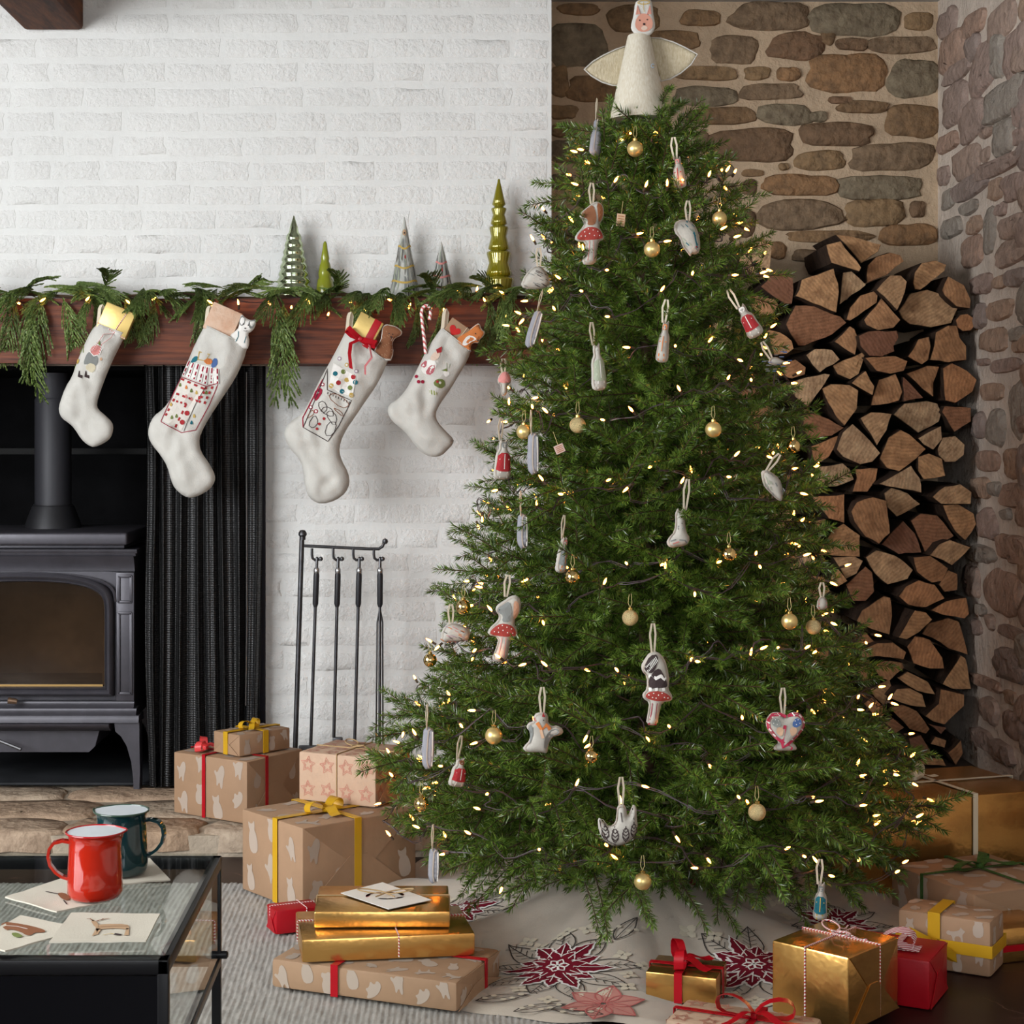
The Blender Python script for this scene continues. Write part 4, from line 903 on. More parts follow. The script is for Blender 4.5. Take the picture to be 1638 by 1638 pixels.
# ---- things peeking out of the stockings
def flat_toy(name, label, cat, ox, oy, sc, outline, Y, thick, base, rim, decals, group=None):
    Pp = lambda p: P(ox+p[0]/sc, oy+p[1]/sc, Y)
    c = Pp((sum(p[0] for p in outline)/len(outline), max(p[1] for p in outline)))
    root = thing(name, label, cat, c, group=group); loc = lambda l: [((Pp(p)-c).x, (Pp(p)-c).z) for p in l]
    pil = Pillow(smooth_poly(loc(outline)), thick, thick*.6, .006)
    pil.mesh().build('body', rim, root, ang=180)
    f = lambda pts, layer: [(x, -d-.0010-.0006*layer, y) for (x, y), d in zip(pts, pil.depth(pts))]
    D = Decal(); cx_ = sum(p[0] for p in pil.o)/len(pil.o); cy_ = sum(p[1] for p in pil.o)/len(pil.o)
    if base: D.poly([(lerp(cx_, x, .90), lerp(cy_, y, .92)) for x, y in pil.o], base, f, 0, .006)
    decals(D, loc, f); D.build('embroidery', root); return root
def gift_in(name, label, quad, Y, depth, mat, decals=None, group='small gifts tucked into the stockings'):
    ps = [P(*q, Y) for q in quad]; c = sum(ps, Vector())/4; root = thing(name, label, 'gift', c, group=group)
    # quad order: top-left, top-right, bottom-right, bottom-left
    u = ((ps[1]-ps[0])+(ps[2]-ps[3]))/2; v = ((ps[0]-ps[3])+(ps[1]-ps[2]))/2
    rot = math.atan2(u.z, u.x); root.rotation_euler = (0, -rot, 0)
    wd, hg = u.length, v.length
    MB().rbox((0, 0, 0), (wd, depth, hg), .003, 2).build('wrapped_box', mat, root)
    if decals: decals(root, wd, hg, depth)
    return root
gold_paper = M('gold_foil_paper', (.80, .45, .135), .27, metal=.95, var=.10, vscale=5, bump=.3, bscale=8, bdist=.012)
gold_pale = M('pale_gold_paper', (.66, .48, .16), .38, metal=.5, var=.08, bump=.2, bscale=14, bdist=.008)
kraft = M('kraft_paper', (.38, .235, .14), .7, var=.06, vscale=14, bump=.22, bscale=12, bdist=.008, spec=.35)
star_paper = M('pale_star_paper', (.56, .385, .27), .6, var=.06, vscale=14, bump=.35, bscale=16, bdist=.008)
peach_paper = M('crumpled_peach_paper', (.60, .36, .24), .6, c2=(.66, .48, .36), vscale=28, bump=.6, bscale=30, bdist=.01)
red_paper = M('red_gloss_paper', (.40, .004, .012), .42, spec=.3, var=.08, bump=.2, bscale=12, bdist=.008)
red_ribbon = M('red_satin_ribbon', (.42, .004, .012), .38, spec=.3); yellow_ribbon = M('yellow_satin_ribbon', (.60, .34, .015), .4, spec=.3)
green_ribbon = M('green_plaid_ribbon', (.06, .13, .03), .6, var=.4, vscale=120); cream_ribbon2 = M('cream_printed_ribbon', (.78, .71, .55), .6)
twine_m = M('jute_twine', (.42, .29, .15), .8); bakers = stripes('red_white_twine', (.50, .02, .03), (.85, .82, .78), 95, duty=.45)
print_white = M('white_print', (.46, .37, .30), .6); star_print = M('pink_star_print', (.54, .25, .18), .6)

def d_gold1(r, wd, hg, dp):
    MB().tube([(.25*wd, -dp/2-.001, hg/2), (.13*wd, -dp/2-.0015, -hg*.2), (.10*wd, -dp/2-.002, -hg*.47)], .0014, 6).build('twine', bakers, r)
    MB().tube([(-.5*wd, -dp/2-.001, -hg*.32), (.1*wd, -dp/2-.002, -hg*.40), (.5*wd, -dp/2-.001, -hg*.46)], .0014, 6).build('twine', bakers, r)
    for k in (-1, 1): MB().tube([(.10*wd, -dp/2-.004, -hg*.45), (.1*wd+k*.012-.01, -dp/2-.018, -hg*.6), (.10*wd+k*.006-.02, -dp/2-.026, -hg*.95), (.1*wd-.022+k*.012, -dp/2-.026, -hg*1.35)], .0013, 6).build('twine_tail', bakers, r)
gift_in('stocking_gift', 'gold wrapped gift with red and white twine in the leftmost stocking', [(170, 482), (216, 502), (203, 545), (157, 525)], 5.10, .028, gold_pale, d_gold1)
gift_in('stocking_gift', 'crumpled peach paper gift in the candy shop stocking', [(341, 482), (387, 502), (372, 545), (327, 525)], 5.10, .03, peach_paper)
def d_gold3(r, wd, hg, dp):
    MB().rbox((.02, -dp/2-.001, 0), (.022, .0016, hg*1.0), .0004).build('ribbon', red_ribbon, r)
    y = -dp/2-.014
    for k in (-1, 1):
        pts = [(.0, y, -hg*.33), (k*.02, y-.014, -hg*.28), (k*.045, y-.010, -hg*.20), (k*.050, y, -hg*.30), (k*.03, y+.004, -hg*.36), (0, y, -hg*.33)]
        MB().strip(pts, .016, [(0, .35, 1)]*6, .0008).build('bow_loop', red_ribbon, r)
    MB().rbox((0, y-.002, -hg*.33), (.014, .012, .014), .004).build('knot', red_ribbon, r)
    MB().strip([(0, y, -hg*.33), (-.018, y-.016, -hg*.62), (-.006, y-.024, -hg*.95), (.018, y-.024, -hg*1.35)], .011, [(1, .2, .1)]*4, .0008).build('ribbon_tail', red_ribbon, r)
    MB().strip([(.03, y, -hg*.36), (.055, y-.02, -hg*.7), (.05, y-.022, -hg*1.05), (.062, y-.02, -hg*1.3)], .006, [(1, .3, 0)]*4, .0008).build('ribbon_tail', M('pink_satin_ribbon', (.75, .24, .26), .35), r)
gift_in('stocking_gift', 'pale gold gift with red satin bow in the dotted stocking', [(578, 498), (614, 518), (592, 560), (556, 541)], 5.095, .03, gold_pale, d_gold3)
def d_heart(r, wd, hg, dp):
    D = Decal(); hs = [(16*math.sin(t)**3, 13*math.cos(t)-5*math.cos(2*t)-2*math.cos(3*t)-math.cos(4*t)) for t in np.linspace(0, 2*math.pi, 28, endpoint=False)]
    D.poly([(x*.0011-.006, y*.0011) for x, y in hs], C('red_felt', (.55, .03, .03)), lambda p, l: [(x, -dp/2-.0015, y) for x, y in p]); D.build('heart_sticker', r)
    MB().tube([(.3*wd, -dp/2-.001, hg/2), (.26*wd, -dp/2-.001, -hg/2)], .0013, 6).build('twine', M('pale_twine', (.6, .5, .38), .8), r)
gift_in('stocking_gift', 'kraft paper gift with red heart in the stocking nearest the tree', [(722, 506), (752, 528), (737, 556), (707, 536)], 5.10, .028, kraft, d_heart)
def cat_dec(D, L, f):
    D.poly(smooth_poly(L([(1455,215),(1480,160),(1510,195),(1500,240),(1470,250)])), grey_t, f, 1); D.poly(smooth_poly(L([(1530,210),(1590,195),(1575,260),(1540,275)])), grey_t, f, 1)
    for p in ((1494,235),(1532,243)): D.disc(L([p])[0], .0022, dark_t, f, 2, 6)
    D.disc(L([(1508,268)])[0], .0025, dark_t, f, 2, 6)
    D.line(L([(1455,290),(1455,330),(1435,370)]), .002, teal_t, f, 1); D.line(L([(1515,330),(1500,380)]), .002, teal_t, f, 1); D.line(L([(1495,285),(1510,290),(1525,285)]), .0012, dark_t, f, 2)
flat_toy('cat_toy', 'small white and grey flat cat doll peeking out of a stocking', 'toy', 80, 470, 4.818, [(1460,200),(1475,155),(1515,190),(1550,205),(1595,195),(1580,260),(1550,295),(1525,305),(1540,370),(1520,440),(1380,370),(1385,320),(1430,285),(1455,260)], 5.085, .022, None, white_t, cat_dec, 'animal dolls in the stockings')
def bear_dec(D, L, f):
    for p in ((855,300),(880,305)): D.disc(L([p])[0], .002, dark_t, f, 2, 6)
    D.disc(L([(870,325)])[0], .003, dark_t, f, 2, 6)
    for k in range(26): x, y = 790+rng.uniform(-20, 80), 270+rng.uniform(0, 210); D.line(L([(x, y), (x+6, y+9)]), .001, tan_t, f, 1)
flat_toy('bear_toy', 'brown flat bear doll peeking out of the dotted stocking', 'toy', 440, 470, 4.68, [(800,290),(800,250),(830,225),(870,235),(900,240),(940,265),(955,290),(940,315),(900,330),(875,370),(890,440),(860,520),(730,450),(760,390),(790,350)], 5.09, .024, brown_t, white_t, bear_dec, 'animal dolls in the stockings')
def fox_dec(D, L, f):
    D.poly(smooth_poly(L([(1395,375),(1440,310),(1490,320),(1510,345),(1470,360),(1420,395)])), white_t, f, 1)
    D.disc(L([(1500,300)])[0], .0022, dark_t, f, 2, 6); D.disc(L([(1518,350)])[0], .0025, dark_t, f, 2, 6); D.line(L([(1505,250),(1525,235),(1530,262)]), .0018, dark_t, f, 2)
flat_toy('fox_toy', 'orange and white flat fox doll peeking out of a stocking', 'toy', 440, 470, 4.68, [(1340,340),(1390,310),(1450,275),(1490,240),(1530,215),(1545,265),(1575,285),(1560,320),(1530,345),(1525,370),(1490,365),(1465,385),(1465,440),(1400,400),(1345,360)], 5.09, .022, orange_t, white_t, fox_dec, 'animal dolls in the stockings')
# candy cane
cc = P(680, 560, 5.085); cr = tag(MB().tube([P(x, y, 5.085)-cc for x, y in ((681,566),(679,545),(676,520),(674,500),(676,493),(680,489),(685,489),(688,493),(689,500),(687,512))], .0052, 10).build('candy_cane', stripes('candy_cane_stripe', (.62, .10, .10), (.85, .78, .74), 40, .3, duty=.4), loc=cc), 'pink and white striped candy cane hooked beside the last stocking', 'candy cane')
# ================================================================== RUG
ZR = .012
rug_m = M('grey_wool_rug', (.50, .475, .44), .97, c2=(.37, .35, .325), vscale=70, stretch=(1, .4, 1), detail=2, spec=.15)
x0r, x1r, y0r, y1r = -1.45, .30, 2.75, 4.43; st_ = .0034
nx, ny = int((x1r-x0r)/st_), int((y1r-y0r)/.0095)
X, Y = np.meshgrid(np.linspace(x0r, x1r, nx+1), np.linspace(y0r, y1r, ny+1))
Xs = X+.004*np.sin(Y*5)+.0012*np.sin(Y*23+X*3)
rib = np.abs(np.sin(Xs*math.pi/.0120))
rowp = np.floor(Xs/.0120); loop = np.abs(np.sin(Y*math.pi/.021+rowp*2.4+.8*np.sin(rowp*5.3)))
Z = .0035+.0050*np.sqrt(rib)*(.30+.70*loop)+.0016*rng.random(X.shape)
Z[0, :] = Z[-1, :] = 0; Z[:, 0] = Z[:, -1] = 0
co = np.stack([X+rng.uniform(-.001, .001, X.shape), Y, Z], -1).reshape(-1, 3)
i = np.arange((nx+1)*(ny+1)).reshape(ny+1, nx+1)
q = np.stack([i[:-1, :-1], i[:-1, 1:], i[1:, 1:], i[1:, :-1]], -1).reshape(-1, 4)
def np_mesh(name, co, faces, mat, parent=None, smooth=False):
    me = bpy.data.meshes.new(name); nv, nf, k = len(co), len(faces), faces.shape[1]
    me.vertices.add(nv); me.vertices.foreach_set('co', np.ascontiguousarray(co, np.float32).ravel())
    me.loops.add(nf*k); me.loops.foreach_set('vertex_index', np.ascontiguousarray(faces, np.int32).ravel())
    me.polygons.add(nf); me.polygons.foreach_set('loop_start', np.arange(nf, dtype=np.int32)*k)
    me.update(calc_edges=True); me.materials.append(mat)
    if smooth: me.polygons.foreach_set('use_smooth', np.ones(nf, bool))
    o = bpy.data.objects.new(name, me); col.objects.link(o)
    if parent: o.parent = parent
    return o
tag(np_mesh('area_rug', co, q, rug_m, smooth=True), 'chunky grey woven wool rug under the glass table', 'rug')

# ================================================================== TREE SKIRT
TX, TY = .497, 4.15
SX, SY, SRad = .43, 4.07, .735
def skirt_z(x, y):
    dx, dy = x-SX, y-SY; r = math.hypot(dx, dy); th = math.atan2(dy, dx); u = r/SRad
    base = .016
    h = .20*max(0, 1-u/.72)**1.6
    fold = .016*math.sin(th*7+.8*math.sin(th*3)+1.1)+.010*math.sin(th*13+2+u*2)
    env = math.exp(-((u-.62)/.30)**2)
    h += max(0, fold*env+.012*env)
    h += .006*mnoise.noise((x*7, y*7, .4))*min(1, (1.06-u)*6 if u < 1.06 else 0)
    return base+max(0, h)
def skirt_r(th): return SRad*(1+.022*math.sin(th*9+1)+.03*math.sin(th*4+.5)+.012*math.sin(th*23))
nr, nth = 46, 240; vs = []; fs = []
for a in range(nr+1):
    for b in range(nth):
        th = 2*math.pi*b/nth; r = lerp(.05, skirt_r(th), a/nr); x, y = SX+r*math.cos(th), SY+r*math.sin(th)
        vs.append((x, y, skirt_z(x, y)-(.010 if a == nr else 0)))
fs = [(a*nth+b, a*nth+(b+1) % nth, (a+1)*nth+(b+1) % nth, (a+1)*nth+b) for a in range(nr) for b in range(nth)]
skirt_m = M('natural_linen_skirt', (.50, .435, .36), .92, var=.05, vscale=20, bump=.4, bscale=300, bdist=.001, sheen=.15)
sk = thing('tree_skirt', 'natural linen tree skirt embroidered with red poinsettias and holly', 'tree skirt', (SX, SY, 0))
o = MB().add([(x-SX, y-SY, z) for x, y, z in vs], fs).build('cloth', skirt_m, sk, ang=180)
D = Decal(); fsk = lambda pts, layer: [(x-SX, y-SY, skirt_z(x, y)+.0022+.0009*layer) for x, y in pts]
maroon = C('maroon_stitch', (.16, .006, .018)); blackl = C('black_outline', (.06, .05, .045)); ivory = C('ivory_stitch', (.62, .56, .44)); rose = C('rose_stitch', (.50, .14, .13)); olive = C('olive_stitch', (.17, .16, .06))
def petal(c, ang, r0, r1, wd, n=7, teeth=0.0):
    pts = []
    for s in (1, -1):
        rng_ = range(n+1) if s == 1 else range(n-1, 0, -1)
        for i_ in rng_:
            t = i_/n; ww = wd*math.sin(math.pi*min(1, t*1.02)**.8)*s*(1+teeth*((i_ % 2)*2-1))
            rr = lerp(r0, r1, t); pts.append((c[0]+rr*math.cos(ang)-ww*math.sin(ang), c[1]+rr*math.sin(ang)+ww*math.cos(ang)))
    return pts
def poinsettia(px_, py_, R_, seed):
    p = onz(px_, py_, .03); c = (p.x, p.y); r_ = random.Random(seed)
    for k_ in range(9):                                # outlined leaves
        a = k_*.70+r_.uniform(-.1, .1); L_ = R_*r_.uniform(1.35, 1.75); P_ = petal(c, a, R_*.45, L_, R_*.26)
        D.line(P_, .0028, blackl, fsk, 0, True, .012)
        D.line([P_[0], P_[len(P_)//2]], .0022, blackl, fsk, 0, False, .012)
        for t in (.35, .5, .65, .8):
            for s in (-1, 1):
                rr = lerp(R_*.45, L_, t); b = (c[0]+rr*math.cos(a), c[1]+rr*math.sin(a)); e_ = (b[0]+R_*.2*math.cos(a+s*.75), b[1]+R_*.2*math.sin(a+s*.75)); D.line([b, e_], .0018, blackl, fsk, 0)
    for k_ in range(12):
        a = k_*.5236+.3+r_.uniform(-.05, .05); ex = .86+.22*(k_ % 2); D.poly(petal(c, a, R_*.2, R_*1.07*ex, R_*.19, 9, .12), white_t, fsk, 1+k_ % 2, .02); D.poly(petal(c, a, R_*.26, R_*1.0*ex, R_*.14, 9, .14), maroon, fsk, 2+k_ % 2, .02); D.line([(c[0]+R_*.3*math.cos(a), c[1]+R_*.3*math.sin(a)), (c[0]+R_*.85*ex*math.cos(a), c[1]+R_*.85*ex*math.sin(a))], .0022, white_t, fsk, 5, False, .015)
    for k_ in range(8):
        a = k_*.785+.1; D.poly(petal(c, a, R_*.08, R_*.60, R_*.155), white_t, fsk, 3, .02); D.poly(petal(c, a, R_*.12, R_*.55, R_*.115), maroon, fsk, 4, .02)
    for k_ in range(6):
        a = k_*1.047; D.line(petal(c, a, R_*.03, R_*.22, R_*.07), .003, white_t, fsk, 5, True); D.poly(petal(c, a, R_*.03, R_*.20, R_*.055), maroon, fsk, 4)
    for k_ in range(16):                               # ivory blossoms around
        a = r_.uniform(0, 6.28); rr = R_*r_.uniform(1.15, 1.75); q_ = (c[0]+rr*math.cos(a), c[1]+rr*math.sin(a))
        for j in range(4): D.poly(petal(q_, j*1.57+a, .002, .022, .008, 5), ivory, fsk, 1)
def holly(px_, py_, sc):
    p = onz(px_, py_, .05); c = (p.x, p.y)
    for a in (.15, 1.0, 2.1, 3.0): 
        P_ = petal(c, a, sc*.15, sc, sc*.26, 9, .3); D.line(P_, .004, olive, fsk, 2, True, .01); D.poly(P_, C('pale_olive', (.36, .34, .2)), fsk, 1, .02); D.line([P_[0], P_[len(P_)//2]], .003, olive, fsk, 2, False, .012)
    for dx, dy in ((0, 0), (.011, .006), (-.004, -.012)): D.disc((c[0]+dx, c[1]+dy), .009, crimson, fsk, 3)
poinsettia(892, 1554, .108, 1); poinsettia(1206, 1552, .112, 2); poinsettia(1340, 1478, .085, 3); poinsettia(735, 1470, .085, 4)
holly(948, 1465, .085); holly(1110, 1466, .085); holly(810, 1395, .07)
p = onz(965, 1612, .02)
for k_ in range(6):
    a = k_*1.047+.2; P_ = petal((p.x, p.y), a, .006, .085, .026); D.poly(P_, C('pink_petal', (.55, .25, .21)), fsk, 1, .02); D.line(P_, .003, rose, fsk, 2, True, .012); D.line([P_[0], P_[7]], .002, rose, fsk, 2, False, .012)
for (px_, py_, a) in ((860, 1615, .3), (925, 1622, 2.8), (800, 1600, .2), (1000, 1530, 1.)):
    p = onz(px_, py_, .02); P_ = petal((p.x, p.y), a, -.05, .06, .018); D.line(P_, .003, blackl, fsk, 1, True, .012); D.line([P_[0], P_[7]], .0022, blackl, fsk, 1, False, .012)
    for j in range(5): D.disc((p.x-.03+j*.018, p.y+.012*math.sin(j*2)), .006, ivory, fsk, 2)
D.build('embroidery', sk)

# ================================================================== WRAPPED GIFTS
def motif_cat(): return [(-.18,-.5),(.18,-.5),(.26,-.2),(.2,.1),(.12,.2),(.18,.3),(.17,.5),(.07,.4),(-.07,.4),(-.17,.5),(-.18,.3),(-.12,.2),(-.2,.1),(-.26,-.2)]
def motif_fox(): return [(-.5,.1),(-.35,.22),(-.2,.12),(.2,.15),(.3,.33),(.36,.2),(.5,.08),(.36,-.02),(.3,-.1),(.28,-.42),(.2,-.42),(.18,-.12),(-.1,-.12),(-.14,-.42),(-.22,-.42),(-.22,-.05),(-.4,-.02)]
def motif_leaf(): return [(-.3,-.35),(-.05,-.3),(.2,-.1),(.3,.2),(.1,.35),(.02,.15),(-.15,.3),(-.2,.05),(-.35,.0),(-.22,-.15)]
def motif_bear(): return [(-.2,-.5),(.22,-.5),(.3,-.1),(.2,.2),(.3,.3),(.2,.48),(.0,.4),(-.14,.48),(-.22,.32),(-.12,.18),(-.26,-.05)]
def motif_tail(): return [(-.12,-.5),(0,-.2),(.1,-.48),(.2,-.45),(.16,-.1),(.2,.2),(.08,.5),(-.1,.45),(-.2,.1),(-.32,.2),(-.4,.12),(-.2,-.1)]
MOT = [motif_cat, motif_fox, motif_leaf, motif_bear, motif_tail]
class Gift:
    def __init__(s, name, label, Fb, Ft, L=None, R=None, a=None, b=None, z0=0.0, world=None, gap=.0006):
        """Fb/Ft: pixels of the nearest bottom/top corner; L,R: pixels of the left/right top corners"""
        pf = onz(*Fb, z0); zt = H-(Ft[1]-Y0)*pf.y/F; s.h = zt-z0
        fxy = Vector((pf.x, pf.y))
        dl = dr = None
        if L: l = onz(*L, zt); dl = Vector((l.x, l.y))-fxy
        if R: r = onz(*R, zt); dr = Vector((r.x, r.y))-fxy
        if dl is not None and dr is not None:
            # average the two estimates of the yaw
            a1 = math.atan2(dr.y, dr.x); a2 = math.atan2(dl.y, dl.x)-math.pi/2
            wr, wl = dr.length, dl.length; yaw = (a1*wr+a2*wl)/(wr+wl)
        elif dr is not None: yaw = math.atan2(dr.y, dr.x)
        else: yaw = math.atan2(dl.y, dl.x)-math.pi/2
        s.a = a or dr.length; s.b = b or dl.length; s.z0 = z0
        u = Vector((math.cos(yaw), math.sin(yaw))); v = Vector((-math.sin(yaw), math.cos(yaw)))
        c = fxy+u*s.a/2+v*s.b/2
        s.root = thing(name, label, 'gift', (c.x, c.y, z0+gap), (0, 0, yaw)); s.u = u; s.v = v; s.zt = zt
    # local frame: x along a (right edge), y along b (left edge, away), z up; faces: 'right' = y-, 'left' = x-
    def body(s, mat, bev=.004):
        s.bo = MB().rbox((0, 0, s.h/2), (s.a, s.b, s.h), bev, 2).build('wrapped_box', mat, s.root); s.mat = mat; return s
    def facefn(s, face, off=.0008):
        a, b, h = s.a/2, s.b/2, s.h
        return {'right': lambda p, l: [(x, -b-off-l*.0004, z+h/2) for x, z in p],
                'left': lambda p, l: [(-a-off-l*.0004, -x, z+h/2) for x, z in p],
                'far': lambda p, l: [(a+off+l*.0004, x, z+h/2) for x, z in p],
                'top': lambda p, l: [(x, y, h+off+l*.0004) for x, y in p]}[face]
    def dims(s, face): return {'right': (s.a, s.h), 'left': (s.b, s.h), 'far': (s.b, s.h), 'top': (s.a, s.b)}[face]
    def motifs(s, size, seed, mat=None, faces=('right', 'left', 'top')):
        r_ = random.Random(seed); D = Decal(); mat = mat or print_white
        for fc in faces:
            w_, h_ = s.dims(fc); f = s.facefn(fc); n_ = max(1, int(w_/(size*.85))); m_ = max(1, int(round(h_/(size*1.0))))
            for i_ in range(n_):
                for j_ in range(m_):
                    sz_ = size*r_.uniform(.72, .95); cx_ = (i_+.5)/n_*w_-w_/2+r_.uniform(-.1, .1)*size; cy_ = (j_+.5+(.25 if i_ % 2 else -.1))/m_*h_-h_/2
                    a = r_.choice([0, 0, .2, -.2]) if fc != 'top' else r_.uniform(0, 6.28)
                    pts = [(cx_+sz_*(x*math.cos(a)-y*math.sin(a)), cy_+sz_*(x*math.sin(a)+y*math.cos(a))) for x, y in smooth_poly(r_.choice(MOT)())]
                    lim = .0035
                    pts = [(min(max(x, -w_/2+lim), w_/2-lim), min(max(y, -h_/2+lim), h_/2-lim)) for x, y in pts]
                    D.poly(pts, mat, f)
        pr = D.build('print', s.root)
        if pr: stuff(pr)
        return s
    def stars(s, size, seed, faces=('right', 'left', 'top')):
        r_ = random.Random(seed); D = Decal()
        for fc in faces:
            w_, h_ = s.dims(fc); f = s.facefn(fc); n_ = max(1, int(w_/size)); m_ = max(1, int(h_/size))
            for i_ in range(n_):
                for j_ in range(m_):
                    c = ((i_+.5)/n_*w_-w_/2, (j_+.5)/m_*h_-h_/2); a0 = r_.uniform(0, 6.28)
                    for k_, rr in ((0, .46), (1, .30)):
                        pts = [(c[0]+size*rr*(1 if q_ % 2 == 0 else .50)*math.cos(a0+q_*math.pi/5), c[1]+size*rr*(1 if q_ % 2 == 0 else .50)*math.sin(a0+q_*math.pi/5)) for q_ in range(10)]
                        pts = [(min(max(x, -w_/2+.003), w_/2-.003), min(max(y, -h_/2+.003), h_/2-.003)) for x, y in pts]
                        D.line(pts, .0026, star_print, f, 0, True)
        pr = D.build('print', s.root)
        if pr: stuff(pr)
        return s
    def flap(s, face, mat=None, depth=.55):
        w_, h_ = s.dims(face); f = s.facefn(face, .0004); mb = MB()
        def slab(poly, lo, hi):
            n = len(poly); A_, B_ = f(poly, lo), f(poly, hi)
            mb.add(list(A_)+list(B_), [tuple(range(n)), tuple(range(2*n-1, n-1, -1))]+[(i_, (i_+1) % n, (i_+1) % n+n, i_+n) for i_ in range(n)])
        e = .002
        slab([(-w_/2+e, h_/2-e), (w_/2-e, h_/2-e), (w_*.10, h_/2-h_*depth), (-w_*.06, h_/2-h_*depth)], 0, 2.5)
        slab([(-w_/2+e, -h_/2+e), (w_/2-e, -h_/2+e), (w_*.06, -h_/2+h_*(1-depth)+h_*.12), (-w_*.10, -h_/2+h_*(1-depth)+h_*.12)], 2.6, 5.5)
        mb.build('paper_flap', mat or s.mat, s.root, smooth=False); return s
    def band(s, axis, pos, wd, mat, name='ribbon', off=.0034):
        """ribbon loop: axis 'b' runs along y over the top (at x=pos), axis 'a' runs along x (at y=pos), axis 'h' horizontally around (z=pos)"""
        a, b, h = s.a/2+off, s.b/2+off, s.h+off; t = .0012; mb = MB()
        if axis == 'b':
            mb.box((pos, 0, h), (wd, 2*b, t)); mb.box((pos, -b, h/2), (wd, t, h)); mb.box((pos, b, h/2), (wd, t, h))
        elif axis == 'a':
            mb.box((0, pos, h), (2*a, wd, t)); mb.box((-a, pos, h/2), (t, wd, h)); mb.box((a, pos, h/2), (t, wd, h))
        else:
            mb.box((0, -b, pos), (2*a, t, wd)); mb.box((0, b, pos), (2*a, t, wd)); mb.box((-a, 0, pos), (t, 2*b, wd)); mb.box((a, 0, pos), (t, 2*b, wd))
        mb.build(name, mat, s.root, smooth=False); return s
    def cord(s, axis, pos, r_, mat, off=.001):
        a, b, h = s.a/2+off, s.b/2+off, s.h+off
        pts = ([(pos, -b, .004), (pos, -b, h), (pos, b, h), (pos, b, .004)] if axis == 'b' else [(-a, pos, .004), (-a, pos, h), (a, pos, h), (a, pos, .004)])
        q_ = []
        for i_ in range(3):
            for j in range(10): q_.append(Vector(pts[i_]).lerp(Vector(pts[i_+1]), j/10))
        q_.append(Vector(pts[3])); MB().tube(q_, r_, 6).build('twine', mat, s.root); return s
    def bow(s, x, y, size, wd, mat, ang=0, tails=2, z=None, taild=None, loops=2, lift=.75):
        z = s.h+.002 if z is None else z; R_ = Matrix.Rotation(ang, 3, 'Z')
        bw = Vector((x, y, z)); loopsdir = [(1, .25), (-1, .25)] if loops == 2 else [(1, .3), (-1, .3), (.4, -.7), (-.5, -.6)]
        for k_, (dx, dy) in enumerate(loopsdir):
            pts = []
            d = Vector((dx, dy, 0)).normalized(); n = 14
            for i_ in range(n+1):
                t = i_/n*2*math.pi; rr = size*.5*(1-math.cos(t))
                hz = size*lift*.5*math.sin(t)*(1 if True else 0)*.9+size*.28*(1-math.cos(t))/2*lift
                pts.append(bw+R_ @ (d*rr)+Vector((0, 0, max(hz+.004, .003))))
            side = R_ @ Vector((-d.y, d.x, 0))
            w_l = [wd*(.55+.45*math.sin(math.pi*i_/n)) for i_ in range(n+1)]
            MB().strip(pts, w_l, [side+Vector((0, 0, .15))]*(n+1), .0008).build('bow_loop', mat, s.root)
        MB().rbox(bw+Vector((0, 0, .007)), (wd*.7, wd*.7, .013), .004, 2).build('knot', mat, s.root)
        for k_ in range(tails):
            da = (taild[k_] if taild else ((-1.9, -1.1)[k_])); d = Vector((math.cos(da), math.sin(da), 0)); d = R_ @ d
            L_ = size*1.15
            pts = [bw+d*(L_*t)+Vector((0, 0, .010+.012*math.sin(t*5)*(1-t)-.004*t)) for t in np.linspace(0, 1, 8)]
            for p_ in pts:                                   # let the tail drop over the box edge
                ox_ = max(abs(p_.x)-s.a/2-.002, 0); oy_ = max(abs(p_.y)-s.b/2-.002, 0); ov = max(ox_, oy_)
                if ov > 0:
                    p_.z -= ov*1.1
                    p_.x = max(-s.a/2-.004-ov*.3, min(s.a/2+.004+ov*.3, p_.x)); p_.y = max(-s.b/2-.004-ov*.3, min(s.b/2+.004+ov*.3, p_.y))
            MB().strip(pts, wd*.9, [Vector((-d.y, d.x, .15))]*8, .0008).build('ribbon_tail', mat, s.root)
        return s
    def cordbow(s, x, y, size, r_, mat, ang=0, z=None):
        z = s.h+.002 if z is None else z; R_ = Matrix.Rotation(ang, 3, 'Z')
        for sg in (1, -1):
            pts = [Vector((x, y, z+.002))+R_ @ Vector((sg*size*.5*(1-math.cos(t)), size*.28*math.sin(t), 0))+Vector((0, 0, .004+.007*(1-math.cos(t))/2)) for t in np.linspace(0, 2*math.pi, 18)]
            MB().tube(pts, r_, 6).build('bow_loop', mat, s.root)
            pts = [Vector((x, y, z+.003))+R_ @ Vector((sg*size*.9*t, -size*.8*t, .004*math.sin(t*6))) for t in np.linspace(0, 1, 8)]
            MB().tube(pts, r_, 6).build('twine_tail', mat, s.root)
        MB().rbox((x, y, z+.003), (r_*5, r_*5, r_*4), r_, 1).build('knot', mat, s.root); return s

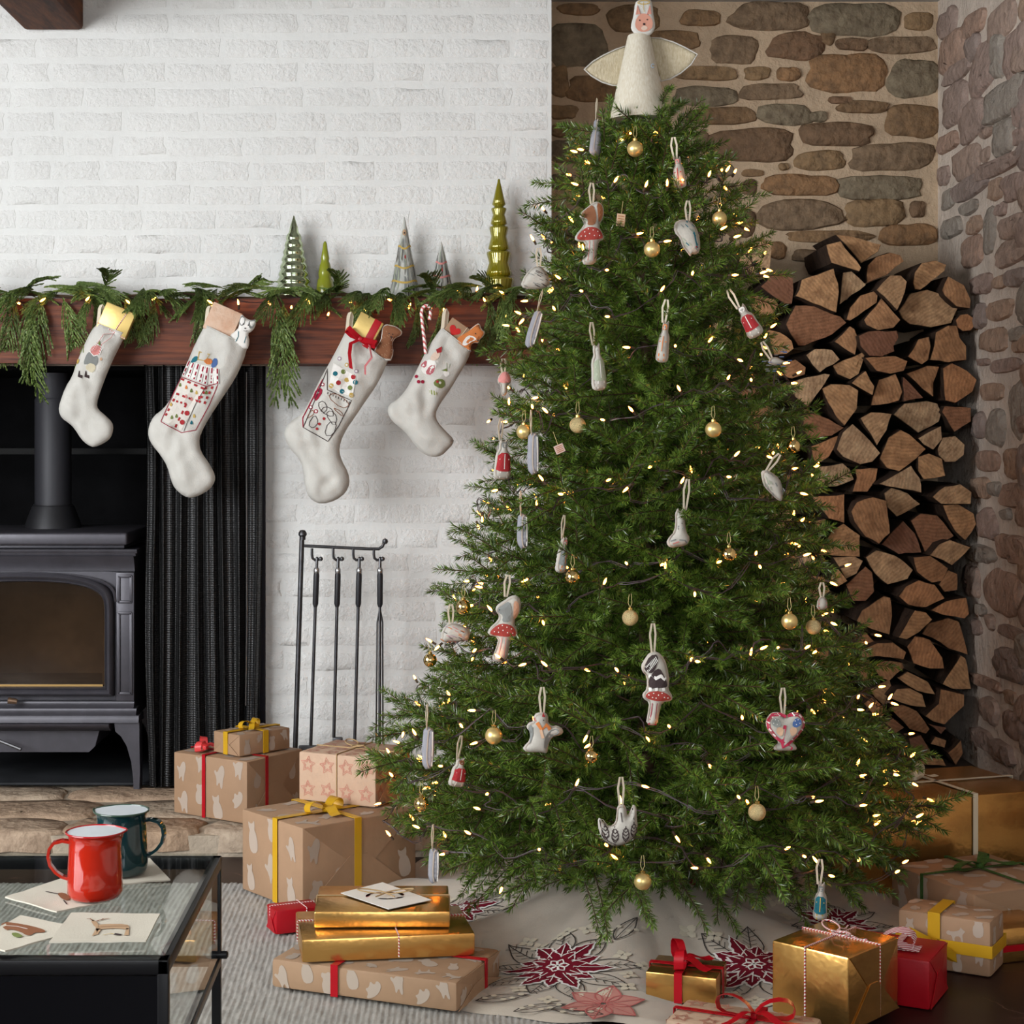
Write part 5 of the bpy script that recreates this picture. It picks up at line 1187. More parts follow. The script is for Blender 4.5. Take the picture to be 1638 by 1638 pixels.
ZS = .019
g1 = Gift('gift_box', 'large kraft animal-print gift with red ribbon on the stone hearth', (395,1319), (395,1219), (292,1200), (468,1196), z0=ZH+.004).body(kraft).motifs(.075, 1).band('b', -.04, .012, red_ribbon).band('a', .02, .012, red_ribbon).flap('right')
g1.bow(-.06, .07, .06, .02, M('coral_ribbon', (.72, .06, .06), .4), .6)
g2 = Gift('gift_box', 'small kraft gift with yellow ribbon on the red-ribboned hearth gift', (383,1211), (383,1177), (350,1168), (457,1163), z0=g1.zt+.004).body(kraft, .003).motifs(.05, 2, faces=('right', 'top')).band('b', -.0, .019, yellow_ribbon).band('a', .0, .019, yellow_ribbon).flap('left')
g2.bow(0, 0, .045, .018, yellow_ribbon, .3, taild=(-2.6, .4))
g4 = Gift('gift_box', 'large kraft animal-print gift with yellow ribbon on the rug edge', (484,1460), (484,1325), (395,1293), (660,1293), z0=ZR).body(kraft).motifs(.085, 4).band('a', -.02, .020, yellow_ribbon).band('b', -.01, .020, yellow_ribbon).flap('right')
g4.bow(-.03, -.035, .058, .028, yellow_ribbon, .2, tails=1, taild=(-2.0, -1), loops=2)
g3 = Gift('gift_box', 'pale star-print gift tied with jute twine on a kraft box', (608,1297), (608,1217), (489,1204), (655,1196), z0=g4.zt+.003).body(star_paper, .005).stars(.046, 3).flap('right').cord('a', .0, .0016, twine_m).cord('b', .0, .0016, twine_m).cordbow(0, 0, .055, .0016, twine_m, .8); g3.root.location.y += .03; g3.root.location.x -= .012
g5 = Gift('gift_box', 'small red gift with white-dotted twine beside the gold flat gifts', (442,1496), (440,1458), (433,1446), (510,1449), b=.07, z0=ZR).body(red_paper, .003).cord('b', .02, .0013, bakers).cord('a', .01, .0013, bakers).flap('left')
g6 = Gift('gift_box', 'wide flat kraft animal-print gift with red ribbon at the skirt edge', (731,1621), (733,1572), (434,1533), (800,1518), z0=ZR+.003).body(kraft, .008).motifs(.06, 6).flap('right', depth=.6)
# on this gift the left edge is the long one
g6.band('a', .06, .016, red_ribbon).band('b', .03, .014, red_ribbon)
g7 = Gift('gift_box', 'flat gold foil gift with red and white twine on the wide kraft gift', (483,1541), (484,1504), (472,1458), (760,1493), z0=g6.zt+.004).body(gold_paper, .004).cord('b', .02, .0014, bakers).cord('a', .03, .0014, bakers)
g8 = Gift('gift_box', 'topmost flat gold foil gift with a card tied on in twine', (502,1485), (502,1459), (512,1417), (720,1458), z0=g7.zt+.003).body(gold_paper, .004).cord('a', .02, .0014, twine_m)
# greeting card on top
ct = [onz(x, y, g8.zt+.004) for x, y in ((545,1429),(612,1412),(690,1440),(622,1455))]
cc_ = sum(ct, Vector())/4; card = thing('greeting_card', 'white square card with floral wreath print under twine on gold gift', 'card', cc_)
MB().add([(p-cc_)+Vector((0, 0, dz)) for dz in (0, .0012) for p in ct], [(0,1,2,3),(7,6,5,4),(0,4,5,1),(1,5,6,2),(2,6,7,3),(3,7,4,0)]).build('paper', M('white_card', (.80, .76, .69), .7), card, smooth=False)
D = Decal(); fc_ = lambda pts, l: [(x, y, .0016+l*.0003) for x, y in pts]
r_ = random.Random(8)
for k_ in range(22):
    a = r_.uniform(0, 6.28); q_ = (.038*math.cos(a), .026*math.sin(a)); D.poly(petal(q_, a+1.3, -.012, .012, .004, 5), r_.choice([brown_t, red_t, dark_t, pink_t, orange_t]), fc_)
D.build('print', card)
tw = thing('twine_bow', 'jute twine bow lying on the white floral card', 'bow', cc_+Vector((0, 0, .004)))
for sg in (1, -1):
    MB().tube([(sg*.030*(1-math.cos(t)), .012*math.sin(t)-.0, .003+.004*(1-math.cos(t))) for t in np.linspace(0, 6.28, 18)], .0015, 6).build('bow_loop', twine_m, tw)
    MB().tube([(sg*.02*t, -.03*t, .003) for t in np.linspace(0, 1, 6)], .0014, 6).build('twine_tail', twine_m, tw)
g10 = Gift('gift_box', 'small gold gift with large red satin bow on the tree skirt', (1146,1611), (1146,1566), (1032,1555.5), (1166,1538), z0=ZS).body(gold_paper, .003).band('a', .005, .016, red_ribbon).band('b', .0, .016, red_ribbon)
g10.bow(0, .005, .060, .020, red_ribbon, .25, taild=(-2.4, -1.0), lift=1.0)
bl = onz(1099, 1590, ZS+.042); br = onz(1314, 1621, ZS+.042)
g11 = Gift('gift_box', 'flat pale star-print gift with red satin bow at the bottom', (1081,1655), (1081,1627), R=None, L=(1098,1591), a=.262, b=.135, z0=ZS).body(star_paper, .007).stars(.044, 11).band('a', .0, .014, red_ribbon).band('b', .02, .014, red_ribbon)
yaw = math.atan2(br.y-bl.y, br.x-bl.x); g11.root.rotation_euler[2] = yaw
u = Vector((math.cos(yaw), math.sin(yaw))); v = Vector((-math.sin(yaw), math.cos(yaw))); c = Vector((bl.x, bl.y))+u*.131-v*.0675; g11.root.location = (c.x, c.y, ZS+.001)
g11.bow(.02, 0, .075, .018, red_ribbon, .1, taild=(-.5, -2.2))
g12 = Gift('gift_box', 'large gold foil cube gift tied with red and white twine', (1358,1652), (1358.6,1532.7), (1247,1500), (1418,1495), z0=ZS-.004).body(gold_paper, .005).cord('a', .01, .0017, bakers).cord('b', .02, .0017, bakers).flap('right', depth=.6).cordbow(.02, .01, .055, .0017, bakers, .9)
g13 = Gift('gift_box', 'red gift with red gingham ribbon beside the gold cube', (1487,1617.5), (1487,1538.3), None, (1515.5,1505.6), b=.17, z0=0).body(red_paper, .005)
ging = stripes('gingham_ribbon', (.40, .03, .06), (.78, .70, .68), 60, .7, duty=.5); 
g13.band('a', .0, .014, ging).flap('right', depth=.5).bow(-.03, .03, .075, .032, ging, 1.9, taild=(-.3, 2.8))
g14 = Gift('gift_box', 'upright kraft gift with wide yellow ribbon beside the red gift', (1585,1566), (1597,1475.5), (1436,1454), None, a=.112, z0=0).body(kraft, .008).motifs(.05, 14).band('a', .02, .026, yellow_ribbon).band('h', .055, .026, yellow_ribbon)
# bow on its long front face
yb = .02
for dx, sg in ((-.045, 1), (.045, -1)):
    pts = [(-g14.a/2-.006-.022*math.sin(t)*.9-.004, yb-dx*(1-math.cos(t))*.55, .058+(.018 if dx < 0 else -.022)*(1-math.cos(t))/2+.008*math.sin(t)) for t in np.linspace(0, math.pi*2, 15)]
    pts = [(min(x, -g14.a/2-.004), y, z) for x, y, z in pts]
    MB().strip(pts, .024, [(-.35, 0, 1)]*15, .0008).build('bow_loop', yellow_ribbon, g14.root)
MB().rbox((-g14.a/2-.008, yb, .058), (.012, .018, .02), .004).build('knot', yellow_ribbon, g14.root)
g15 = Gift('gift_box', 'low gold gift with red ribbon at the far right edge', (1597,1543), (1597,1488), None, (1690,1478), b=.14, z0=0).body(gold_paper, .004).band('h', .032, .014, red_ribbon)
g16 = Gift('gift_box', 'large kraft animal-print gift with green ribbon by the gold box', (1558,1517), (1558,1431), (1425.5,1382), None, a=.285, z0=0).body(kraft, .006).motifs(.08, 16).band('a', .03, .010, green_ribbon).band('b', .02, .010, green_ribbon).flap('right', depth=.45)
g16.bow(.02, .03, .085, .022, green_ribbon, .5, taild=(2.6, -.6), lift=.35)
g17 = Gift('gift_box', 'biggest gold foil gift with cream printed ribbon before the log stack', (1410,1443), (1410,1283), None, (1638,1266), a=.49, b=.334, z0=.002).body(gold_paper, .007).band('b', .02, .014, cream_ribbon2).band('a', .0, .012, cream_ribbon2)
g17.bow(-.03, .02, .075, .016, cream_ribbon2, .5, taild=(2.9, -.2), lift=.7)

# ================================================================== COFFEE TABLE
tb = thing('coffee_table', 'black metal coffee table with glass top and glass sides', 'table', (-.85, (2.445+3.05)/2, ZR))
bk = M('black_powder_coat', (.006, .006, .007), .35, spec=.3); tx0, tx1, ty0, ty1, tz = -1.32, -.376, 2.445, 3.05, .41
o3 = Vector(tb.location); ZTB = tz
def B(x0, x1, y0, y1, z0, z1): return (((x0+x1)/2-o3.x, (y0+y1)/2-o3.y, (z0+z1)/2-o3.z), (x1-x0, y1-y0, z1-z0))
fr = .016; zl = .235
for (x0, x1, y0, y1) in ((tx0, tx1, ty0, ty0+fr+.012), (tx0, tx1, ty1-fr, ty1), (tx0, tx0+fr, ty0, ty1), (tx1-fr, tx1, ty0, ty1)):
    MB().rbox(*B(x0, x1, y0, y1, tz-.022, tz-.001), .002).build('top_rail', bk, tb)
for (x0, x1, y0, y1) in ((tx0, tx1, ty0, ty0+fr), (tx0, tx1, ty1-fr, ty1), (tx0, tx0+fr, ty0, ty1), (tx1-fr, tx1, ty0, ty1)):
    MB().rbox(*B(x0, x1, y0, y1, zl-.016, zl), .002).build('lower_rail', bk, tb)
for x in (tx0+fr/2, tx1-fr/2):
    for y in (ty0+fr/2, ty1-fr/2): MB().rbox(*B(x-fr/2, x+fr/2, y-fr/2, y+fr/2, ZR, tz-.002), .002).build('leg', bk, tb)
glass = thin_glass('clear_table_glass', (.955, .98, .965), .0)
MB().box(*B(tx0+fr*.4, tx1-fr*.4, ty0+fr*.4, ty1-fr*.4, tz-.0005, tz+.004)).build('glass_top', glass, tb, smooth=False)
MB().box(*B(tx1-.007, tx1-.003, ty0+fr, ty1-fr, zl, tz-.024)).build('side_glass', glass, tb, smooth=False)
MB().box(*B(tx0+fr, tx1-fr, ty1-.007, ty1-.003, zl, tz-.024)).build('back_glass', glass, tb, smooth=False)
MB().box(*B(tx0+fr, tx1-fr, ty0+.002, ty0+.010, zl, tz-.024)).build('front_panel', M('dark_smoked_panel', (.004, .004, .005), .15, spec=.12), tb, smooth=False)
for y in (ty0+.12, ty1-.14):
    for dy in (0, .035): MB().lathe([(.0035, -.004), (.0048, -.002), (.0048, .004), (.003, .006)], 10).build('hinge_pin', bk, tb, loc=Vector((tx1-.008, y+dy, tz-.008))-o3, rot=(0, math.pi/2, 0))
MB().lathe([(.004, -.012), (.007, -.010), (.007, .008), (.004, .010)], 12).build('bolt', bk, tb, loc=Vector((tx1+.002, ty1-.01, zl+.004))-o3, rot=(0, math.pi/2, 0))
ZT = tz+.0045
# napkins
nap_m = M('oat_linen_napkin', (.57, .53, .44), .92, var=.05, bump=.4, bscale=350, bdist=.001)
def napkin(label, quad, z, decals):
    ps = [onz(x/3.64, 1240+y/3.64, z) for x, y in quad]; c = sum(ps, Vector())/4; root = thing('cocktail_napkin', label, 'napkin', c, group='embroidered napkins on the glass table')
    n = 10; vs = []
    for dz in (0, .0022):
        for j in range(n+1):
            for i_ in range(n+1):
                u_, v_ = i_/n, j/n
                p = (ps[0].lerp(ps[1], u_)).lerp(ps[3].lerp(ps[2], u_), v_)-c
                e = max(abs(u_-.5), abs(v_-.5))*2
                vs.append((p.x, p.y, dz+.0012*(mnoise.noise((p.x*30, p.y*30, z))+1)*e**3+.0002))
    N_ = (n+1)**2; ix = lambda i_, j, k_: k_*N_+j*(n+1)+i_
    fs = [(ix(i_, j, k_), ix(i_+1, j, k_), ix(i_+1, j+1, k_), ix(i_, j+1, k_)) for k_ in (0, 1) for j in range(n) for i_ in range(n)]
    for i_ in range(n):
        fs += [(ix(i_, 0, 0), ix(i_+1, 0, 0), ix(i_+1, 0, 1), ix(i_, 0, 1)), (ix(i_, n, 0), ix(i_, n, 1), ix(i_+1, n, 1), ix(i_+1, n, 0)), (ix(0, i_, 0), ix(0, i_, 1), ix(0, i_+1, 1), ix(0, i_+1, 0)), (ix(n, i_, 0), ix(n, i_+1, 0), ix(n, i_+1, 1), ix(n, i_, 1))]
    MB().add(vs, fs).build('cloth', nap_m, root, ang=60)
    D = Decal(); L = lambda l: [((onz(x/3.64, 1240+y/3.64, z)-c).x, (onz(x/3.64, 1240+y/3.64, z)-c).y) for x, y in l]
    decals(D, L, lambda pts, l: [(x, y, .0036+l*.0003) for x, y in pts]); D.build('embroidery', root); return root
def deer(D, L, f):
    D.poly(smooth_poly(L([(555,890),(600,880),(740,880),(755,900),(745,915),(690,905),(580,910),(560,925)])), tan_t, f)
    for p in ([(560,905),(578,908),(555,945),(535,950)], [(735,905),(752,905),(750,945),(722,948)], [(570,905),(590,910),(570,940),(558,944)]): D.poly(L(p), tan_t, f)
    D.poly(smooth_poly(L([(525,858),(560,862),(578,895),(555,905)])), tan_t, f, 1)
    for p in ([(545,865),(525,850),(505,852)], [(560,865),(590,855),(635,848)], [(590,858),(600,850)]): D.line(L(p), .0022, brown_t, f, 1)
    D.line(L([(600,945),(640,935),(700,945)]), .0016, gold_t, f); D.poly(L([(660,945),(670,935),(710,940),(700,948)]), dark_t, f, 1); D.line(L([(570,900),(650,893),(745,893)]), .0012, brown_t, f, 1)
def bear(D, L, f):
    D.poly(smooth_poly(L([(0,885),(30,868),(75,872),(180,890),(265,915),(260,930),(200,930),(180,948),(150,945),(120,925),(60,910),(40,920)])), brown_t, f)
    D.poly(smooth_poly(L([(60,935),(100,930),(140,955),(90,962)])), green_t, f, 1); D.line(L([(30,890),(100,895),(160,910)]), .0016, white_t, f, 1)
def bird(D, L, f):
    D.poly(smooth_poly(L([(330,700),(370,695),(410,720),(400,745),(360,735)])), brown_t, f); D.line(L([(265,690),(340,705)]), .003, dark_t, f, 1); D.line(L([(370,740),(390,765)]), .002, dark_t, f)
napkin('oat napkin with a red bird under the red enamel jug', [(30,720),(330,808),(640,742),(360,612)], ZT+.001, bird)
napkin('oat napkin with an embroidered brown bear at the left edge', [(-160,985),(30,1037),(478,903),(120,828)], ZT+.001, bear)
napkin('oat napkin with an embroidered reindeer at the table corner', [(285,985),(850,977),(932,820),(415,812)], ZT+.004, deer)
napkin('oat napkin lying under the dark green enamel jug', [(640,652),(992,618),(872,495),(540,545)], ZT+.001, lambda D, L, f: None)

# ================================================================== ENAMEL JUGS
def jug(label, px_, py_, s_, mat, rim, handle_ang, spout_ang, z):
    p = onz(px_, py_, z); root = thing('enamel_jug', label, 'jug', (p.x, p.y, z+.0004), group='enamel jugs on the glass table')
    def sp(q_, zz):
        d = (q_-spout_ang+math.pi) % (2*math.pi)-math.pi; k_ = max(0, (zz-.080)/.026)
        return 1+.13*k_*math.exp(-(d/.28)**2)
    prof = [(.001, .0015), (.034, .0005), (.0395, .003), (.0425, .010), (.0430, .022), (.0418, .055), (.0405, .080), (.0400, .090), (.0412, .097), (.0435, .1015), (.0445, .103)]
    MB().lathe(prof, 48, m=0, mod=sp).build('body', mat, root, ang=60)
    inn = [(.0440, .1032), (.0425, .1010), (.0400, .096), (.0388, .088), (.0395, .060), (.0405, .02), (.037, .006), (.001, .005)]
    MB().lathe(inn, 48, mod=sp).build('enamel_lining', M('pale_blue_white_enamel', (.74, .79, .82), .12), root, ang=60)
    n = 48; ring = [Vector((.0444*sp(q_, .103)*math.cos(q_), .0444*sp(q_, .103)*math.sin(q_), .1032)) for q_ in np.linspace(0, 2*math.pi, n, endpoint=False)]
    MB().tube(ring, .0016, 8, closed=True).build('rim', rim, root)
    d = Vector((math.cos(handle_ang), math.sin(handle_ang), 0)); side = Vector((-d.y, d.x, 0))
    hp = [(.038, .088), (.050, .090), (.063, .087), (.070, .078), (.072, .066), (.069, .053), (.060, .041), (.050, .034), (.041, .031)]
    q_ = [];
    for i_ in range(len(hp)-1):
        for t in (0, .33, .66): q_.append(d*lerp(hp[i_][0], hp[i_+1][0], t)+Vector((0, 0, lerp(hp[i_][1], hp[i_+1][1], t))))
    q_.append(d*hp[-1][0]+Vector((0, 0, hp[-1][1])))
    MB().strip(q_, .013, side, .0045).build('handle', mat, root, ang=70)
    return root
red_en = M('red_enamel', (.38, .016, .006), .10, coat=.6); dk_red = M('dark_red_enamel', (.36, .01, .012), .12); gr_en = M('dark_green_enamel', (.004, .028, .032), .08, coat=.6); gr_rim = M('green_rim_enamel', (.03, .06, .04), .15)
jug('orange-red enamel jug with white lining on the glass table', 152, 1436, 1, red_en, dk_red, math.pi+.1, .25, ZT+.0048)
jug('dark green enamel jug with white lining behind the red jug', 194.5, 1397, 1, gr_en, gr_rim, -.12, math.pi-.3, ZT+.0048)
# ================================================================== CHRISTMAS TREE
def needle_mat(name, a, b, rough=.42):
    m = bpy.data.materials.new(name); m.use_nodes = True; nt = m.node_tree; N = nt.nodes; Lk = nt.links; p = N['Principled BSDF']
    p.inputs['Roughness'].default_value = rough; p.inputs['Specular IOR Level'].default_value = .6
    g = N.new('ShaderNodeNewGeometry'); r = N.new('ShaderNodeValToRGB'); r.color_ramp.elements[0].color = (*a, 1); r.color_ramp.elements[1].color = (*b, 1)
    Lk.new(g.outputs['Random Per Island'], r.inputs[0]); 
    oi = N.new('ShaderNodeObjectInfo'); mr = N.new('ShaderNodeMapRange'); mr.inputs['To Min'].default_value = .8; mr.inputs['To Max'].default_value = 1.2
    Lk.new(oi.outputs['Random'], mr.inputs[0]); hs = N.new('ShaderNodeHueSaturation'); Lk.new(mr.outputs[0], hs.inputs['Value']); Lk.new(r.outputs[0], hs.inputs['Color'])
    Lk.new(hs.outputs[0], p.inputs['Base Color'])
    MATS[name] = m; return m
fir = needle_mat('fir_needles', (.026, .068, .007), (.145, .235, .032), .26)
twig_m = M('brown_twig', (.07, .045, .025), .9)
def needles(stems, dens, nl, wd, spread, rg):
    """stems: list of (pts array k x 3); returns co, faces of kite needles"""
    cos, fcs = [], []; base = 0
    for pts in stems:
        pts = np.asarray(pts, float); seg = np.diff(pts, axis=0); sl = np.linalg.norm(seg, axis=1); tot = sl.sum(); n = max(6, int(tot*dens))
        t = np.sort(rg.random(n))*tot; cs = np.concatenate([[0], np.cumsum(sl)]); k = np.clip(np.searchsorted(cs, t)-1, 0, len(seg)-1)
        p = pts[k]+seg[k]*((t-cs[k])/np.maximum(sl[k], 1e-9))[:, None]; ax = seg[k]/np.maximum(sl[k], 1e-9)[:, None]
        rad = rg.normal(size=(n, 3)); rad -= ax*(rad*ax).sum(1)[:, None]; rad /= np.linalg.norm(rad, axis=1)[:, None]
        sp = spread*rg.uniform(.85, 1.12, n)*np.where(t/tot > .93, .55, 1); d = ax*np.cos(sp)[:, None]+rad*np.sin(sp)[:, None]
        L = nl*rg.uniform(.75, 1.15, n)*np.clip(1.15-.35*(t/tot), .6, 1.1)
        sd = np.cross(d, rg.normal(size=(n, 3))); sd /= np.linalg.norm(sd, axis=1)[:, None]
        tip = p+d*L[:, None]; mid = p+d*(L*.45)[:, None]
        co = np.stack([p, mid+sd*wd/2, tip, mid-sd*wd/2], 1).reshape(-1, 3); f = (np.arange(n)*4)[:, None]+np.arange(4)+base
        cos.append(co); fcs.append(f); base += n*4
    return np.concatenate(cos), np.concatenate(fcs)
def branch_mesh(name, L, rg, fol):
    main = []; k = 9; dr = rg.uniform(-.05, .12)
    for i_ in range(k+1):
        t = i_/k; main.append((L*t, .02*math.sin(t*3+dr*20)*L, -dr*L*t*t+.04*L*t))
    main = np.array(main); stems = []
    x_start = max(.12*L, L-fol)
    i0 = int(k*x_start/L); stems.append(main[i0:])
    tubes = [main]
    s = x_start; side = 1
    while s < L*.97:
        t = s/L; j = min(int(t*k), k-1); p = main[j]+(main[j+1]-main[j])*(t*k-j); ax = main[j+1]-main[j]; ax /= np.linalg.norm(ax)
        bl = min(.16, .50*(L-s)+.070)*rg.uniform(.75, 1.2); roll = rg.uniform(-.8, .8)
        la = np.array([0, math.cos(roll)*side, math.sin(roll)]); an = rg.uniform(.65, .95)
        d = ax*math.cos(an)+la*math.sin(an); q_ = [p+d*bl*u_+np.array([0, 0, -.10*bl*u_*u_])+ax*(.12*bl*u_*u_) for u_ in np.linspace(0, 1, 5)]
        stems.append(np.array(q_)); tubes.append(np.array(q_)); side *= -1; s += rg.uniform(.030, .048)
    co, f = needles(stems, 1500, .0225, .0020, .92, rg)
    mb = MB()
    for tb_ in tubes: mb.tube([Vector(p) for p in tb_], [lerp(.0028 if len(tb_) > 6 else .0016, .0009, i_/(len(tb_)-1)) for i_ in range(len(tb_))], 4, cap=False)
    nv = len(co); V = np.concatenate([co, np.array([tuple(v) for v in mb.v])]); Fq = np.concatenate([f, np.array(mb.f)+nv])
    me = bpy.data.meshes.new(name); me.vertices.add(len(V)); me.vertices.foreach_set('co', V.astype(np.float32).ravel())
    me.loops.add(len(Fq)*4); me.loops.foreach_set('vertex_index', Fq.astype(np.int32).ravel()); me.polygons.add(len(Fq)); me.polygons.foreach_set('loop_start', np.arange(len(Fq), dtype=np.int32)*4)
    me.polygons.foreach_set('material_index', np.concatenate([np.zeros(len(f), np.int32), np.ones(len(mb.f), np.int32)]))
    me.update(calc_edges=True); me.materials.append(fir); me.materials.append(twig_m); return me
PROF = [(.10, .58), (.15, .63), (.244, .655), (.33, .64), (.466, .60), (.58, .545), (.689, .50), (.80, .465), (.911, .435), (1.08, .395), (1.28, .345), (1.43, .305), (1.578, .262), (1.726, .205), (1.82, .15), (1.90, .10), (2.0, .05)]
def Rz(z): return float(np.interp(z, [p[0] for p in PROF], [p[1] for p in PROF]))
tree = thing('christmas_tree', 'tall green artificial fir Christmas tree with lights and ornaments', 'christmas tree', (TX, TY, .0))
rg = np.random.default_rng(11)
CL = [.16, .24, .33, .43, .53, .63]; VAR = {}
for L in CL: VAR[L] = [branch_mesh('branch', L, rg, .40) for _ in range(3)]
MB().tube([(0, 0, .03), (0, 0, 1.2), (0, 0, 1.86)], [.022, .018, .010], 10).build('trunk', twig_m, tree)
stand = MB()
for a in (.4, 2.5, 4.6): stand.rbox((.10*math.cos(a), .10*math.sin(a), .03), (.20 if False else .05, .05, .02), .004)
stand.lathe([(.05, .02), (.05, .16), (.03, .17)], 14); stand.build('stand', M('green_metal_stand', (.02, .05, .03), .5), tree)
NB = 300; zs = []
grid = np.linspace(.19, 1.93, 400); wts = np.array([Rz(z)**1.1+.09 for z in grid]); cdf = np.cumsum(wts)/wts.sum()
for i_ in range(NB): zs.append(float(np.interp((i_+.5)/NB, cdf, grid)))
for i_, zt in enumerate(zs):
    az = i_*2.399963+rg.uniform(-.12, .12)
    u_ = (zt-.19)/1.67
    el = math.radians(np.interp(u_, [0, .08, .3, .7, .9, 1], [-6, 2, 12, 22, 38, 62]))+rg.uniform(-.10, .14)
    L = Rz(zt)*rg.uniform(.80, 1.05)/math.cos(min(el, .9))
    L = max(.12, L); cl = min(CL, key=lambda c: abs(c-L)); me = VAR[cl][rg.integers(3)]
    za = max(.06, zt-L*math.sin(el)*.9)
    o = bpy.data.objects.new('branch', me); col.objects.link(o); o.parent = tree
    o.location = (0, 0, za); o.rotation_euler = Euler((rg.uniform(-.5, .5), -el, az), 'XYZ')
    # rotate: roll about own axis, then elevation, then azimuth
    o.rotation_mode = 'QUATERNION'
    o.rotation_quaternion = (Matrix.Rotation(az, 3, 'Z') @ Matrix.Rotation(-el, 3, 'Y') @ Matrix.Rotation(rg.uniform(-.6, .6), 3, 'X')).to_quaternion()
    sc = L/cl; o.scale = (sc, min(1.1, max(.9, sc)), min(1.1, max(.9, sc)))
# drooping tips along the front hem
for i_, az in enumerate(np.linspace(-math.pi*.98, math.pi*.0, 15)):
    L = .53; o = bpy.data.objects.new('branch', VAR[L][i_ % 3]); col.objects.link(o); o.parent = tree
    o.location = (0, 0, .33+rg.uniform(-.02, .03)); o.rotation_mode = 'QUATERNION'
    o.rotation_quaternion = (Matrix.Rotation(az+rg.uniform(-.08, .08), 3, 'Z') @ Matrix.Rotation(math.radians(rg.uniform(6, 12)), 3, 'Y') @ Matrix.Rotation(rg.uniform(-.6, .6), 3, 'X')).to_quaternion(); o.scale = (1.1+rg.uniform(-.08, .06), 1, 1)

for i_ in range(9):
    az = i_*.7+.2; L = .24; o = bpy.data.objects.new('branch', VAR[L][i_ % 3]); col.objects.link(o); o.parent = tree; o.location = (0, 0, 1.67); o.rotation_mode = 'QUATERNION'
    o.rotation_quaternion = (Matrix.Rotation(az, 3, 'Z') @ Matrix.Rotation(-math.radians(rg.uniform(48, 64)), 3, 'Y') @ Matrix.Rotation(rg.uniform(-.6, .6), 3, 'X')).to_quaternion(); o.scale = (rg.uniform(.85, 1.0), 1, 1)
# ---- point on the tree's front for a pixel
def on_tree(px_, py_, k=1.0, extra=.0):
    Y = TY
    for _ in range(25):
        p = P(px_, py_, Y); R_ = Rz(p.z)*k+extra; dx = p.x-TX
        Y = Y*.5+.5*(TY-math.sqrt(max(0, R_*R_-dx*dx)))
    return P(px_, py_, Y)
# ================================================================== TREE LIGHTS
bulb_m = emis('warm_bulb', (1.0, .33, .05), 26)
wire_m = M('brown_wire', (.045, .028, .030), .5); sock_m = M('brown_socket', (.06, .035, .02), .5)
bme = MB().lathe([(.0012, -.0095), (.0026, -.0060), (.0033, -.001), (.0030, .003), (.0020, .007), (.0008, .0105), (.0001, .0115)], 7).build('bulb_source', bulb_m).data
bpy.data.objects.remove(bpy.data.objects['bulb_source'])
smesh = MB().lathe([(.0030, -.022), (.0034, -.020), (.0036, -.012), (.0034, -.0085)], 7).build('socket_source', sock_m).data
bpy.data.objects.remove(bpy.data.objects['socket_source'])
def light_string(label, nb, turns, ph, k0, seed):
    lights = thing('string_lights', label, 'string lights', (TX, TY, 0)); rl_ = np.random.default_rng(seed)
    def hel(t):
        z = .20+1.64*np.interp(t, [0, .12, .28, .5, .72, 1], [0, .06, .17, .36, .61, 1])
        a = t*turns*2*math.pi+ph
        q_ = Vector((math.cos(a), math.sin(a), z*3))*2.4
        wob = .075*mnoise.noise(q_+Vector((seed, 0, 0)))+.045*mnoise.noise(q_*2.7+Vector((0, seed, 0))); zz = min(1.84, max(.19, z+wob))
        r_ = Rz(zz)*(k0+.09*mnoise.noise(q_*2.1+Vector((0, 0, seed*3)))) ; a += .12*mnoise.noise(q_*3.3)
        return Vector((r_*math.cos(a), r_*math.sin(a), zz))
    tt = np.linspace(0, 1, 1400); pts = [hel(t) for t in tt]
    MB().tube(pts, .0012, 3, cap=False).build('wire', wire_m, lights)
    MB().tube([p+Vector((.004*math.cos(i_*.9), .004*math.sin(i_*.9), .004*math.cos(i_*.7))) for i_, p in enumerate(pts)], .0010, 3, cap=False).build('wire', wire_m, lights)
    for i_ in range(nb):
        p = hel((i_+.5)/nb); out = Vector((p.x, p.y, 0)).normalized(); d = (out*rl_.uniform(.2, 1)+Vector((rl_.uniform(-.8, .8), rl_.uniform(-.8, .8), rl_.uniform(-.5, 1)))).normalized()
        o = bpy.data.objects.new('bulb', bme); col.objects.link(o); o.parent = lights; o.rotation_mode = 'QUATERNION'
        o.rotation_quaternion = d.to_track_quat('Z', 'Y'); o.location = p+out*rl_.uniform(.0, .03)+d*.022; o.scale = (.85, .85, .85)
        s_ = bpy.data.objects.new('socket', smesh); col.objects.link(s_); s_.parent = o
light_string('outer warm fairy light string looping around the tree branch tips', 215, 9.5, -1.2, .93, 3)
light_string('inner warm fairy light string glowing deeper between the tree branches', 190, 8.5, 1.6, .80, 9)

